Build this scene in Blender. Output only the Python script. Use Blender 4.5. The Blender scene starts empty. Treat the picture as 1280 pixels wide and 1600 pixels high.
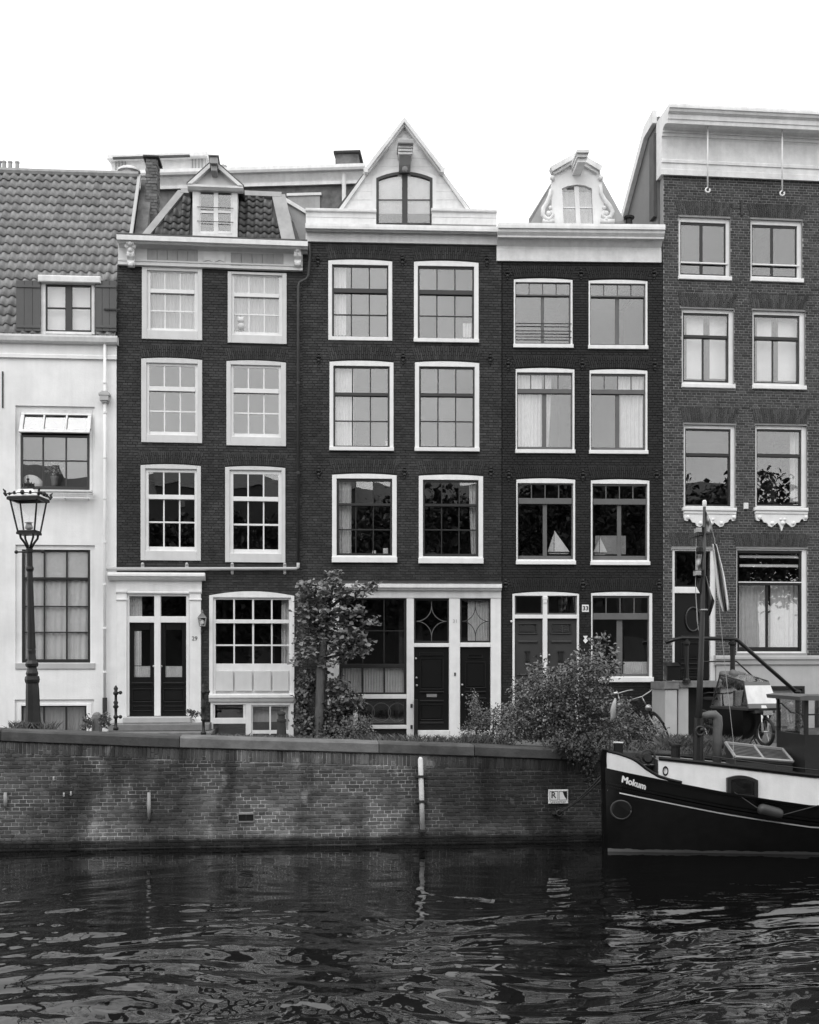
import bpy, bmesh, math, random
import numpy as np
from mathutils import Vector, Matrix

random.seed(7)
rng = np.random.default_rng(11)
SC = bpy.context.scene
COL = SC.collection
R = math.radians

# ------------------------------------------------------------------ camera
F, U0, V0 = 1800.0, 640.0, 1030.0          # focal length, principal column and horizon row, in photograph pixels
EYE = 3.13                                 # eye height above the canal
cam_d = bpy.data.cameras.new('camera')
cam = bpy.data.objects.new('camera', cam_d)
COL.objects.link(cam)
cam.location = (0, 0, EYE)
cam.rotation_euler = (R(90), 0, 0)
cam_d.sensor_fit = 'HORIZONTAL'
cam_d.sensor_width = 36
cam_d.lens = F / 1280 * 36
cam_d.shift_y = (V0 - 800) / 1280
cam_d.shift_x = 0.0
cam_d.clip_end = 2000
SC.camera = cam

# ------------------------------------------------------------------ sky, sun, exposure
SUN_EL, SUN_AZ = 52, 205                    # behind the camera, a little to the left
world = bpy.data.worlds.new('World')
SC.world = world
world.use_nodes = True
wn, wl = world.node_tree.nodes, world.node_tree.links
wn.clear()
sky = wn.new('ShaderNodeTexSky')
sky.sky_type = 'NISHITA'
sky.sun_disc = False
sky.sun_elevation = R(SUN_EL)
sky.sun_rotation = R(SUN_AZ)
sky.dust_density = 4.0
bw = wn.new('ShaderNodeRGBToBW')
mix = wn.new('ShaderNodeMix')
mix.data_type = 'FLOAT'
mix.inputs[0].default_value = 0.8           # a closed layer of cloud: mostly even, a little of the sky's own gradient
mix.inputs[3].default_value = 17.5
bg = wn.new('ShaderNodeBackground')
bg.inputs['Strength'].default_value = 0.11
wo = wn.new('ShaderNodeOutputWorld')
wl.new(sky.outputs[0], bw.inputs[0])
wl.new(bw.outputs[0], mix.inputs[2])
tcw = wn.new('ShaderNodeTexCoord')
ncl = wn.new('ShaderNodeTexNoise')               # soft unevenness of the cloud layer, the same all round
ncl.inputs['Scale'].default_value = 5.0
ncl.inputs['Detail'].default_value = 6
mcl = wn.new('ShaderNodeMapRange')
mcl.inputs[1].default_value, mcl.inputs[2].default_value = .3, .7
mcl.inputs[3].default_value, mcl.inputs[4].default_value = .80, 1.16
mul_ = wn.new('ShaderNodeMath')
mul_.operation = 'MULTIPLY'
wl.new(tcw.outputs['Generated'], ncl.inputs['Vector'])
wl.new(ncl.outputs[0], mcl.inputs[0])
wl.new(mix.outputs[0], mul_.inputs[0])
wl.new(mcl.outputs[0], mul_.inputs[1])
wl.new(mul_.outputs[0], bg.inputs['Color'])
wl.new(bg.outputs[0], wo.inputs[0])
sun_d = bpy.data.lights.new('sun', 'SUN')
sun_d.energy = 1.1
sun_d.angle = R(45)
sun_d.color = (1, 1, 1)
sun = bpy.data.objects.new('sun', sun_d)
COL.objects.link(sun)
sun.rotation_euler = (R(90 - SUN_EL), 0, R(180 - SUN_AZ))
vs = SC.view_settings
vs.view_transform = 'Standard'
vs.look = 'None'
vs.exposure = 0.0
vs.gamma = 1.0
try:
    vs.use_curve_mapping = False
except Exception:
    pass
SC.render.engine = 'CYCLES'
SC.cycles.max_bounces = 8
SC.cycles.transparent_max_bounces = 16
SC.cycles.caustics_reflective = False
SC.cycles.caustics_refractive = False

# ------------------------------------------------------------------ materials (the photograph is black and white: greys only)
MATS = {}

def mat(name, lo, hi=None, rough=.7, scale=3.0, bump=0.0, bscale=40.0, island=0.0, spec=.4, metal=0.0,
        streak=0.0, stretch=(1, 1, 1), objrand=0.0, dark=0.0, dscale=.6, dist=.01, detail=6):
    """grey paint, stone or metal: tone runs lo..hi with a noise; optional per-piece tone, rain streaks, large stains, relief"""
    if name in MATS:
        return MATS[name]
    hi = lo * 1.15 if hi is None else hi
    m = bpy.data.materials.new(name)
    m.use_nodes = True
    n, l = m.node_tree.nodes, m.node_tree.links
    b = n['Principled BSDF']
    b.inputs['Roughness'].default_value = rough
    b.inputs['Metallic'].default_value = metal
    b.inputs['Specular IOR Level'].default_value = spec
    tc = n.new('ShaderNodeTexCoord')
    mp = n.new('ShaderNodeMapping')
    mp.inputs['Scale'].default_value = stretch
    l.new(tc.outputs['Object'], mp.inputs[0])
    nz = n.new('ShaderNodeTexNoise')
    nz.inputs['Scale'].default_value = scale
    nz.inputs['Detail'].default_value = detail
    nz.inputs['Roughness'].default_value = .65
    l.new(mp.outputs[0], nz.inputs['Vector'])
    mr = n.new('ShaderNodeMapRange')
    mr.inputs[1].default_value = .28
    mr.inputs[2].default_value = .72
    mr.inputs[3].default_value = lo
    mr.inputs[4].default_value = hi
    l.new(nz.outputs[0], mr.inputs[0])
    val = mr.outputs[0]

    def mul(a, src, p, q, i0=0.0, i1=1.0):
        r = n.new('ShaderNodeMapRange')
        r.inputs[1].default_value, r.inputs[2].default_value = i0, i1
        r.inputs[3].default_value, r.inputs[4].default_value = p, q
        l.new(src, r.inputs[0])
        k = n.new('ShaderNodeMath')
        k.operation = 'MULTIPLY'
        l.new(a, k.inputs[0])
        l.new(r.outputs[0], k.inputs[1])
        return k.outputs[0]
    if island:
        g = n.new('ShaderNodeNewGeometry')
        val = mul(val, g.outputs['Random Per Island'], 1 - island, 1 + island)
    if objrand:
        oi = n.new('ShaderNodeObjectInfo')
        val = mul(val, oi.outputs['Random'], 1 - objrand, 1 + objrand)
    if dark:
        nd = n.new('ShaderNodeTexNoise')
        nd.inputs['Scale'].default_value = dscale
        nd.inputs['Detail'].default_value = 5
        if objrand:
            gp = n.new('ShaderNodeNewGeometry')
            l.new(gp.outputs['Position'], nd.inputs['Vector'])
        else:
            l.new(tc.outputs['Object'], nd.inputs['Vector'])
        val = mul(val, nd.outputs[0], 1 - dark, 1 + dark * .6, .35, .65)
    if streak:
        ms = n.new('ShaderNodeMapping')
        ms.inputs['Scale'].default_value = (9, 9, .7)
        l.new(tc.outputs['Object'], ms.inputs[0])
        ns = n.new('ShaderNodeTexNoise')
        ns.inputs['Scale'].default_value = 1.0
        ns.inputs['Detail'].default_value = 4
        l.new(ms.outputs[0], ns.inputs['Vector'])
        val = mul(val, ns.outputs[0], 1 - streak * .55, 1.0, .3, .62)
    cb = n.new('ShaderNodeCombineColor')
    for i in range(3):
        l.new(val, cb.inputs[i])
    l.new(cb.outputs[0], b.inputs['Base Color'])
    if bump:
        nb = n.new('ShaderNodeTexNoise')
        nb.inputs['Scale'].default_value = bscale
        nb.inputs['Detail'].default_value = 5
        l.new(mp.outputs[0], nb.inputs['Vector'])
        bp = n.new('ShaderNodeBump')
        bp.inputs['Strength'].default_value = bump
        bp.inputs['Distance'].default_value = dist
        l.new(nb.outputs[0], bp.inputs['Height'])
        l.new(bp.outputs[0], b.inputs['Normal'])
    MATS[name] = m
    return m

def glass_mat(name, fac, tint=1.0, wob=.25, wscale=3.0, graze=.9):
    m = bpy.data.materials.new(name)
    m.use_nodes = True
    n, l = m.node_tree.nodes, m.node_tree.links
    n.clear()
    o = n.new('ShaderNodeOutputMaterial')
    mx = n.new('ShaderNodeMixShader')
    tr = n.new('ShaderNodeBsdfTransparent')
    tr.inputs[0].default_value = (tint, tint, tint, 1)
    gl = n.new('ShaderNodeBsdfGlossy')
    gl.inputs['Color'].default_value = (1, 1, 1, 1)
    gl.inputs['Roughness'].default_value = 0.0
    fr = n.new('ShaderNodeLayerWeight')
    fr.inputs['Blend'].default_value = .5
    pw = n.new('ShaderNodeMath')
    pw.operation = 'POWER'
    pw.inputs[1].default_value = 5.0
    l.new(fr.outputs['Facing'], pw.inputs[0])
    mr = n.new('ShaderNodeMapRange')
    mr.inputs[3].default_value = fac
    mr.inputs[4].default_value = graze
    tc = n.new('ShaderNodeTexCoord')
    nz = n.new('ShaderNodeTexNoise')
    nz.inputs['Scale'].default_value = wscale
    nz.inputs['Detail'].default_value = 1
    bp = n.new('ShaderNodeBump')
    bp.inputs['Strength'].default_value = wob
    bp.inputs['Distance'].default_value = .006
    l.new(tc.outputs['Object'], nz.inputs['Vector'])
    l.new(nz.outputs[0], bp.inputs['Height'])
    l.new(bp.outputs[0], gl.inputs['Normal'])
    l.new(pw.outputs[0], mr.inputs[0])
    l.new(mr.outputs[0], mx.inputs[0])
    l.new(tr.outputs[0], mx.inputs[1])
    l.new(gl.outputs[0], mx.inputs[2])
    l.new(mx.outputs[0], o.inputs[0])
    MATS[name] = m
    return m

M_GLASS = glass_mat('window_glass', .125, .995, .16, 2.2)
M_GLASS_THIN = glass_mat('lantern_glass', .02, .998, .1, 3.0, .25)
M_WHITE = mat('white_paint', .72, .83, .5, 4.5, .2, 50, streak=.12)
M_CREAM = mat('cream_paint', .56, .66, .55, 2.5, .12, 60, streak=.10)
M_OFFW = mat('weathered_white_paint', .64, .80, .65, 5.5, .35, 40, streak=.17, dark=.06, dscale=1.6)
M_PLASTER = mat('white_plaster', .74, .87, .85, 1.6, .35, 30, dark=.10, dscale=.9, streak=.10)
M_PLINTH = mat('grey_plaster', .40, .48, .85, 2, .25, 40, streak=.08)
M_GREYW = mat('grey_paint_light', .30, .38, .55, 3, .1, 50, streak=.1)
M_TAUPE = mat('taupe_board', .27, .34, .6, 3, .15, 40, stretch=(6, 1, 1))
M_GREYM = mat('grey_paint_mid', .10, .13, .5, 3, .1, 50)
M_GREYD = mat('grey_paint_dark', .034, .046, .45, 3, .1, 50)
M_SASHD = mat('dark_sash_paint', .022, .03, .35, 3, .1, 60)
M_BLACK = mat('black_gloss_paint', .005, .008, .3, 3, .05, 30, spec=.45)
M_BLACKM = mat('black_iron', .007, .014, .45, 8, .3, 60)
M_IRON = mat('old_iron', .02, .04, .6, 8, .4, 60)
M_SHUT = mat('shutter_paint', .075, .10, .6, 3, .15, 50, stretch=(1, 1, .3))
M_B2 = mat('brick_dark_a', .026, .044, .75, 5, .5, 70, island=.36, dark=.34, dscale=1.1, streak=.3)
M_B3 = mat('brick_dark_b', .027, .045, .75, 5, .5, 70, island=.36, dark=.34, dscale=.9, streak=.3)
M_B4 = mat('brick_dark_c', .009, .016, .7, 5, .5, 70, island=.40, dark=.4, dscale=.9, streak=.4)
M_B5 = mat('brick_mid', .036, .062, .8, 5, .5, 70, island=.42, dark=.28, dscale=.7)
M_B5O = mat('brick_mid_single', .036, .062, .8, 5, .5, 70, objrand=.42, dark=.28, dscale=.7)
M_MO2 = mat('mortar_dark_a', .024, .034, .9, 6, .3, 60)
M_MO3 = mat('mortar_dark_b', .022, .030, .9, 6, .3, 60)
M_MO4 = mat('mortar_dark_c', .008, .013, .9, 6, .3, 60)
M_MO5 = mat('mortar_pale', .22, .32, .9, 6, .3, 60)
M_TILE = mat('grey_pantile', .155, .27, .6, 7, .3, 50, objrand=.22)
M_TILED = mat('dark_pantile', .055, .11, .5, 7, .3, 50, objrand=.28)
M_LEAD = mat('lead_sheet', .26, .36, .6, 3, .2, 20, streak=.2)
M_ROOFD = mat('dark_roofing', .05, .08, .7, 4, .2, 30)
M_CHIM = mat('chimney_brick', .07, .19, .85, 4, .6, 30, island=.3)
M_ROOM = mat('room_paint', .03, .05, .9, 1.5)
M_CURT = mat('curtain_cloth', .50, .66, .9, 6, .1, 60)
M_NET = mat('net_curtain', .27, .40, .9, 8, .1, 60, stretch=(5, 1, .3))
M_BLIND = mat('blind_cloth', .66, .76, .9, 3, .05, 60)
M_STONE = mat('step_stone', .14, .24, .8, 4, .5, 40, streak=.2)
M_COPE = mat('coping_stone', .06, .12, .85, 5, .7, 30, dark=.3, dscale=.9, objrand=.16)
M_COPEL = mat('coping_stone_pale', .12, .21, .85, 5, .7, 30, dark=.25, dscale=1.2)
M_COPED = mat('coping_stone_dark', .045, .085, .85, 5, .7, 30, dark=.3, dscale=.9)
M_STREET = mat('street_clinker', .09, .15, .85, 9, .6, 30)
M_SOIL = mat('soil', .05, .08, .95, 8, .6, 30)
M_CHROME = mat('chrome', .45, .6, .2, 8, .0, metal=1.0)
M_STEEL = mat('dull_steel', .28, .42, .3, 8, .1, 50, metal=.8)
M_RUB = mat('rubber', .012, .02, .7, 8, .2, 60)
M_BRASS = mat('pale_metal', .35, .5, .35, 8, .1, 50, metal=.7)

# ------------------------------------------------------------------ mesh builder
class MB:
    def __init__(self):
        self.v, self.f = [], []

    def add(self, vs_, fs_):
        o = len(self.v)
        self.v.extend(vs_)
        self.f.extend([tuple(i + o for i in f) for f in fs_])
        return self

    def box(self, x0, x1, y0, y1, z0, z1):
        if x0 > x1: x0, x1 = x1, x0
        if y0 > y1: y0, y1 = y1, y0
        if z0 > z1: z0, z1 = z1, z0
        return self.add([(x0, y0, z0), (x1, y0, z0), (x1, y1, z0), (x0, y1, z0), (x0, y0, z1), (x1, y0, z1), (x1, y1, z1), (x0, y1, z1)],
                        [(0, 3, 2, 1), (4, 5, 6, 7), (0, 1, 5, 4), (1, 2, 6, 5), (2, 3, 7, 6), (3, 0, 4, 7)])

    def cbox(self, x0, x1, y0, y1, z0, z1, b=.006):
        """box with its front (low y) and vertical front edges chamfered"""
        if x0 > x1: x0, x1 = x1, x0
        if y0 > y1: y0, y1 = y1, y0
        if z0 > z1: z0, z1 = z1, z0
        b = min(b, (x1 - x0) * .4, (z1 - z0) * .4, (y1 - y0) * .4)
        return self.add([(x0 + b, y0, z0 + b), (x1 - b, y0, z0 + b), (x1 - b, y0, z1 - b), (x0 + b, y0, z1 - b),
                         (x0, y0 + b, z0), (x1, y0 + b, z0), (x1, y0 + b, z1), (x0, y0 + b, z1),
                         (x0, y1, z0), (x1, y1, z0), (x1, y1, z1), (x0, y1, z1)],
                        [(0, 1, 2, 3), (0, 4, 5, 1), (1, 5, 6, 2), (2, 6, 7, 3), (3, 7, 4, 0),
                         (4, 8, 9, 5), (5, 9, 10, 6), (6, 10, 11, 7), (7, 11, 8, 4), (8, 11, 10, 9)])

    def prism(self, poly, axis, a0, a1):
        """polygon extruded along an axis; poly coordinates are the two other axes in x,y,z order"""
        n = len(poly)
        def p(q, a):
            return {'x': (a, q[0], q[1]), 'y': (q[0], a, q[1]), 'z': (q[0], q[1], a)}[axis]
        vs_ = [p(q, a0) for q in poly] + [p(q, a1) for q in poly]
        fs_ = [tuple(range(n)), tuple(range(2 * n - 1, n - 1, -1))]
        fs_ += [(i, i + n, (i + 1) % n + n, (i + 1) % n) for i in range(n)]
        return self.add(vs_, fs_)

    def tube(self, pts, r, n=8, caps=True):
        pts = [Vector(p) for p in pts]
        rs = r if isinstance(r, (list, tuple)) else [r] * len(pts)
        vs_, fs_ = [], []
        up = None
        for i, p in enumerate(pts):
            t = (pts[min(i + 1, len(pts) - 1)] - pts[max(i - 1, 0)])
            t = t.normalized() if t.length > 1e-9 else Vector((0, 0, 1))
            if up is None:
                up = Vector((0, 0, 1)) if abs(t.z) < .9 else Vector((1, 0, 0))
            a = t.cross(up)
            a = a.normalized() if a.length > 1e-6 else t.orthogonal().normalized()
            up = a.cross(t).normalized()
            for k in range(n):
                w = 2 * math.pi * k / n
                q = p + (a * math.cos(w) + up * math.sin(w)) * rs[i]
                vs_.append(tuple(q))
        for i in range(len(pts) - 1):
            for k in range(n):
                k2 = (k + 1) % n
                fs_.append((i * n + k, i * n + k2, (i + 1) * n + k2, (i + 1) * n + k))
        if caps:
            fs_.append(tuple(range(n - 1, -1, -1)))
            e = (len(pts) - 1) * n
            fs_.append(tuple(range(e, e + n)))
        return self.add(vs_, fs_)

    def lathe(self, prof, c=(0, 0, 0), n=14):
        """profile [(r, z)] turned about the vertical through c"""
        vs_, fs_ = [], []
        for r, z in prof:
            for k in range(n):
                w = 2 * math.pi * (k + .5) / n
                vs_.append((c[0] + r * math.cos(w), c[1] + r * math.sin(w), c[2] + z))
        for i in range(len(prof) - 1):
            for k in range(n):
                k2 = (k + 1) % n
                fs_.append((i * n + k, i * n + k2, (i + 1) * n + k2, (i + 1) * n + k))
        fs_.append(tuple(range(n - 1, -1, -1)))
        e = (len(prof) - 1) * n
        fs_.append(tuple(range(e, e + n)))
        return self.add(vs_, fs_)

    def ball(self, c, r, n=8, sq=(1, 1, 1)):
        prof = [(math.sin(math.pi * i / n) * r * sq[0] + 1e-4, -math.cos(math.pi * i / n) * r * sq[2]) for i in range(n + 1)]
        return self.lathe(prof, c, n + 2)

    def ring(self, c, R_, r, axis='y', n=20, m=6, a0=0, a1=2 * math.pi):
        pts = []
        for i in range(n + 1):
            w = a0 + (a1 - a0) * i / n
            cs, sn = math.cos(w) * R_, math.sin(w) * R_
            pts.append({'y': (c[0] + cs, c[1], c[2] + sn), 'x': (c[0], c[1] + cs, c[2] + sn), 'z': (c[0] + cs, c[1] + sn, c[2])}[axis])
        return self.tube(pts, r, m)

    def quad(self, a, b, c, d):
        return self.add([tuple(a), tuple(b), tuple(c), tuple(d)], [(0, 1, 2, 3)])

    def slab(self, a, b, c, d, th):
        """a four-cornered board given thickness against its normal"""
        a, b, c, d = map(Vector, (a, b, c, d))
        nn = (b - a).cross(d - a).normalized() * th
        p = [a, b, c, d, a - nn, b - nn, c - nn, d - nn]
        return self.add([tuple(q) for q in p], [(0, 1, 2, 3), (7, 6, 5, 4), (0, 4, 5, 1), (1, 5, 6, 2), (2, 6, 7, 3), (3, 7, 4, 0)])

    def map(self, fn):
        self.v = [tuple(fn(*p)) for p in self.v]
        return self

    def merge(self, other):
        return self.add(other.v, other.f)

    def mesh(self, name, m, smooth=False):
        me = bpy.data.meshes.new(name)
        me.from_pydata(self.v, [], self.f)
        me.materials.append(m)
        if smooth:
            me.polygons.foreach_set('use_smooth', [True] * len(me.polygons))
        me.update()
        return me

def ob(name, me, parent=None):
    o = bpy.data.objects.new(name, me)
    COL.objects.link(o)
    if parent is not None:
        o.parent = parent
    return o

def build(mb, name, m, parent=None, smooth=False, kind=None, label=None):
    o = ob(name, mb.mesh(name, m, smooth), parent)
    if kind: o['kind'] = kind
    if label: o['label'] = label
    return o

def tag(o, label=None, cat=None, group=None, kind=None):
    if label: o['label'] = label
    if cat: o['category'] = cat
    if group: o['group'] = group
    if kind: o['kind'] = kind
    return o

def thing(name, label, cat, loc=(0, 0, 0), rz=0.0, group=None):
    o = bpy.data.objects.new(name, None)
    COL.objects.link(o)
    o.location = loc
    o.rotation_euler = (0, 0, rz)
    o.empty_display_size = .2
    return tag(o, label, cat, group)

def autosmooth(o, ang=40):
    for p in o.data.polygons:
        p.use_smooth = True
    try:
        o.data.set_sharp_from_angle(angle=R(ang))
    except Exception:
        pass
    return o

def at(u, v, d):
    """the point of the place that the photograph shows at pixel u, v, at distance d"""
    return Vector(((u - U0) / F * d, d, EYE + (V0 - v) / F * d))

def uz(u, d):
    return (u - U0) / F * d

def lerp(a, b, t):
    return a + (b - a) * t

def interp(x, tab):
    if x <= tab[0][0]:
        (x0, y0), (x1, y1) = tab[0], tab[1]
    elif x >= tab[-1][0]:
        (x0, y0), (x1, y1) = tab[-2], tab[-1]
    else:
        for (x0, y0), (x1, y1) in zip(tab, tab[1:]):
            if x0 <= x <= x1:
                break
    return y0 + (y1 - y0) * (x - x0) / (x1 - x0)

# ------------------------------------------------------------------ a vertical frontage plane with its own local frame
class Front:
    """x runs along the frontage, y into it, z up (z is height above the canal)"""
    def __init__(self, uL, DL, k):
        self.k, self.uL, self.DL = k, uL, DL
        self.XL = (uL - U0) / F * DL
        self.s = math.sqrt(1 + k * k)
        self.ang = math.atan(k)
        self.root = None

    def depth(self, u, off=0.0):
        t = (u - U0) / F
        return (self.DL - self.k * self.XL + off * self.s) / (1 - self.k * t)

    def loc(self, u, v, off=0.0):
        d = self.depth(u, off)
        X = (u - U0) / F * d
        return ((X - self.XL) + (d - self.DL) * self.k) / self.s, EYE + (V0 - v) / F * d

    def x(self, u, off=0.0):
        return self.loc(u, V0, off)[0]

    def z(self, v, u, off=0.0):
        return self.loc(u, v, off)[1]

    def rect(self, r, off=0.0):
        u0, v0, u1, v1 = r
        uc = (u0 + u1) / 2
        return self.x(u0, off), self.x(u1, off), self.z(v1, uc, off), self.z(v0, uc, off)

    def world(self, x, y, z):
        c, s = math.cos(self.ang), math.sin(self.ang)
        return Vector((self.XL + x * c - y * s, self.DL + x * s + y * c, z))

    def box(self, mb, r, y0, y1, b=None):
        x0, x1, z0, z1 = self.rect(r, y0)
        return mb.box(x0, x1, y0, y1, z0, z1) if b is None else mb.cbox(x0, x1, y0, y1, z0, z1, b)

    def place(self, mb, name, m, label, cat, group=None, smooth=False, kind=None):
        """a top-level mesh thing built in frontage coordinates, origin moved to its base"""
        a = np.array(mb.v)
        c = (float(a[:, 0].mean()), float(a[:, 1].mean()), float(a[:, 2].min()))
        mb.map(lambda x, y, z: (x - c[0], y - c[1], z - c[2]))
        o = build(mb, name, m, None, smooth)
        o.location = self.world(*c)
        o.rotation_euler = (0, 0, self.ang)
        return tag(o, label, cat, group, kind)

    def empty(self, name, label, cat, x, y, z, group=None):
        return thing(name, label, cat, self.world(x, y, z), self.ang, group)

def cells(x0, x1, z0, z1, holes, y0, y1):
    """a wall with rectangular openings: front, back and every edge"""
    xs = sorted({x0, x1, *[min(max(h[i], x0), x1) for h in holes for i in (0, 1)]})
    zs = sorted({z0, z1, *[min(max(h[i], z0), z1) for h in holes for i in (2, 3)]})
    mb = MB()
    nx, nz = len(xs) - 1, len(zs) - 1
    sol = [[not any(h[0] < (xs[i] + xs[i + 1]) / 2 < h[1] and h[2] < (zs[j] + zs[j + 1]) / 2 < h[3] for h in holes) for j in range(nz)] for i in range(nx)]
    for i in range(nx):
        for j in range(nz):
            if not sol[i][j]:
                continue
            a, b, c, d = xs[i], xs[i + 1], zs[j], zs[j + 1]
            mb.quad((a, y0, c), (b, y0, c), (b, y0, d), (a, y0, d))
            mb.quad((b, y1, c), (a, y1, c), (a, y1, d), (b, y1, d))
            if i == 0 or not sol[i - 1][j]: mb.quad((a, y1, c), (a, y0, c), (a, y0, d), (a, y1, d))
            if i == nx - 1 or not sol[i + 1][j]: mb.quad((b, y0, c), (b, y1, c), (b, y1, d), (b, y0, d))
            if j == 0 or not sol[i][j - 1]: mb.quad((a, y1, c), (b, y1, c), (b, y0, c), (a, y0, c))
            if j == nz - 1 or not sol[i][j + 1]: mb.quad((a, y0, d), (b, y0, d), (b, y1, d), (a, y1, d))
    return mb

def courses(x0, x1, z0, z1, holes, ch, ls, gap, top=None, bond=True):
    """bricks in courses cut round the openings: list of (xa, xb, za, zb)"""
    out = []
    n = int((z1 - z0) / ch)
    for j in range(n + 1):
        za, zb = z0 + j * ch + gap / 2, z0 + (j + 1) * ch - gap / 2
        if zb > z1:
            zb = z1
        if zb - za < ch * .3:
            continue
        L = ls if (j % 2 or not bond) else ls / 2
        sh = (0, .25, 0, .75)[j % 4] * ls + ((j * 37) % 11) * .002
        spans = [(x0, x1)]
        for h in holes:
            if h[2] < zb - .004 and h[3] > za + .004:
                ns = []
                for a, b in spans:
                    if h[1] <= a or h[0] >= b:
                        ns.append((a, b))
                    else:
                        if h[0] > a: ns.append((a, h[0]))
                        if h[1] < b: ns.append((h[1], b))
                spans = ns
        for a, b in spans:
            k = math.floor((a - x0 - sh) / L)
            while x0 + sh + k * L < b:
                p = max(a, x0 + sh + k * L + gap / 2)
                q = min(b, x0 + sh + (k + 1) * L - gap / 2)
                k += 1
                if q - p < .02:
                    continue
                if top is not None and top((p + q) / 2) < zb:
                    continue
                out.append((p, q, za, zb))
    return out

def brick_mb(lst, y, th=.03, jit=.003):
    mb = MB()
    for p, q, a, b in lst:
        j = random.uniform(-jit, jit)
        t = random.uniform(-.0012, .0012)
        c = .004
        yf = y + j
        mb.add([(p + c, yf, a + c + t), (q - c, yf, a + c - t), (q - c, yf, b - c - t), (p + c, yf, b - c + t),
                (p, yf + .006, a), (q, yf + .006, a), (q, yf + .006, b), (p, yf + .006, b),
                (p, y + th, a), (q, y + th, a), (q, y + th, b), (p, y + th, b)],
               [(0, 1, 2, 3), (0, 4, 5, 1), (1, 5, 6, 2), (2, 6, 7, 3), (3, 7, 4, 0),
                (4, 8, 9, 5), (5, 9, 10, 6), (6, 10, 11, 7), (7, 11, 8, 4)])
    return mb

# ------------------------------------------------------------------ houses: shared builders
class House(Front):
    def begin(self, name, label, cat, zb):
        self.zb = zb
        self.root = thing(name, label, cat, self.world(0, 0, zb), self.ang)
        self.holes = []
        self.no_brick = []
        return self

    def part(self, mb, name, m, parent=None, smooth=False, kind=None, label=None):
        o = build(mb, name, m, parent or self.root, smooth, kind, label)
        if parent is None:
            o.location = (0, 0, -self.zb)
        return o

    def hole(self, r, grow=-.006):
        x0, x1, z0, z1 = self.rect(r)
        self.holes.append((x0 - grow, x1 + grow, z0 - grow, z1 + grow))
        self.no_brick.append((x0, x1, z0, z1))

    def nobrick(self, r):
        self.no_brick.append(self.rect(r))

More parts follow.
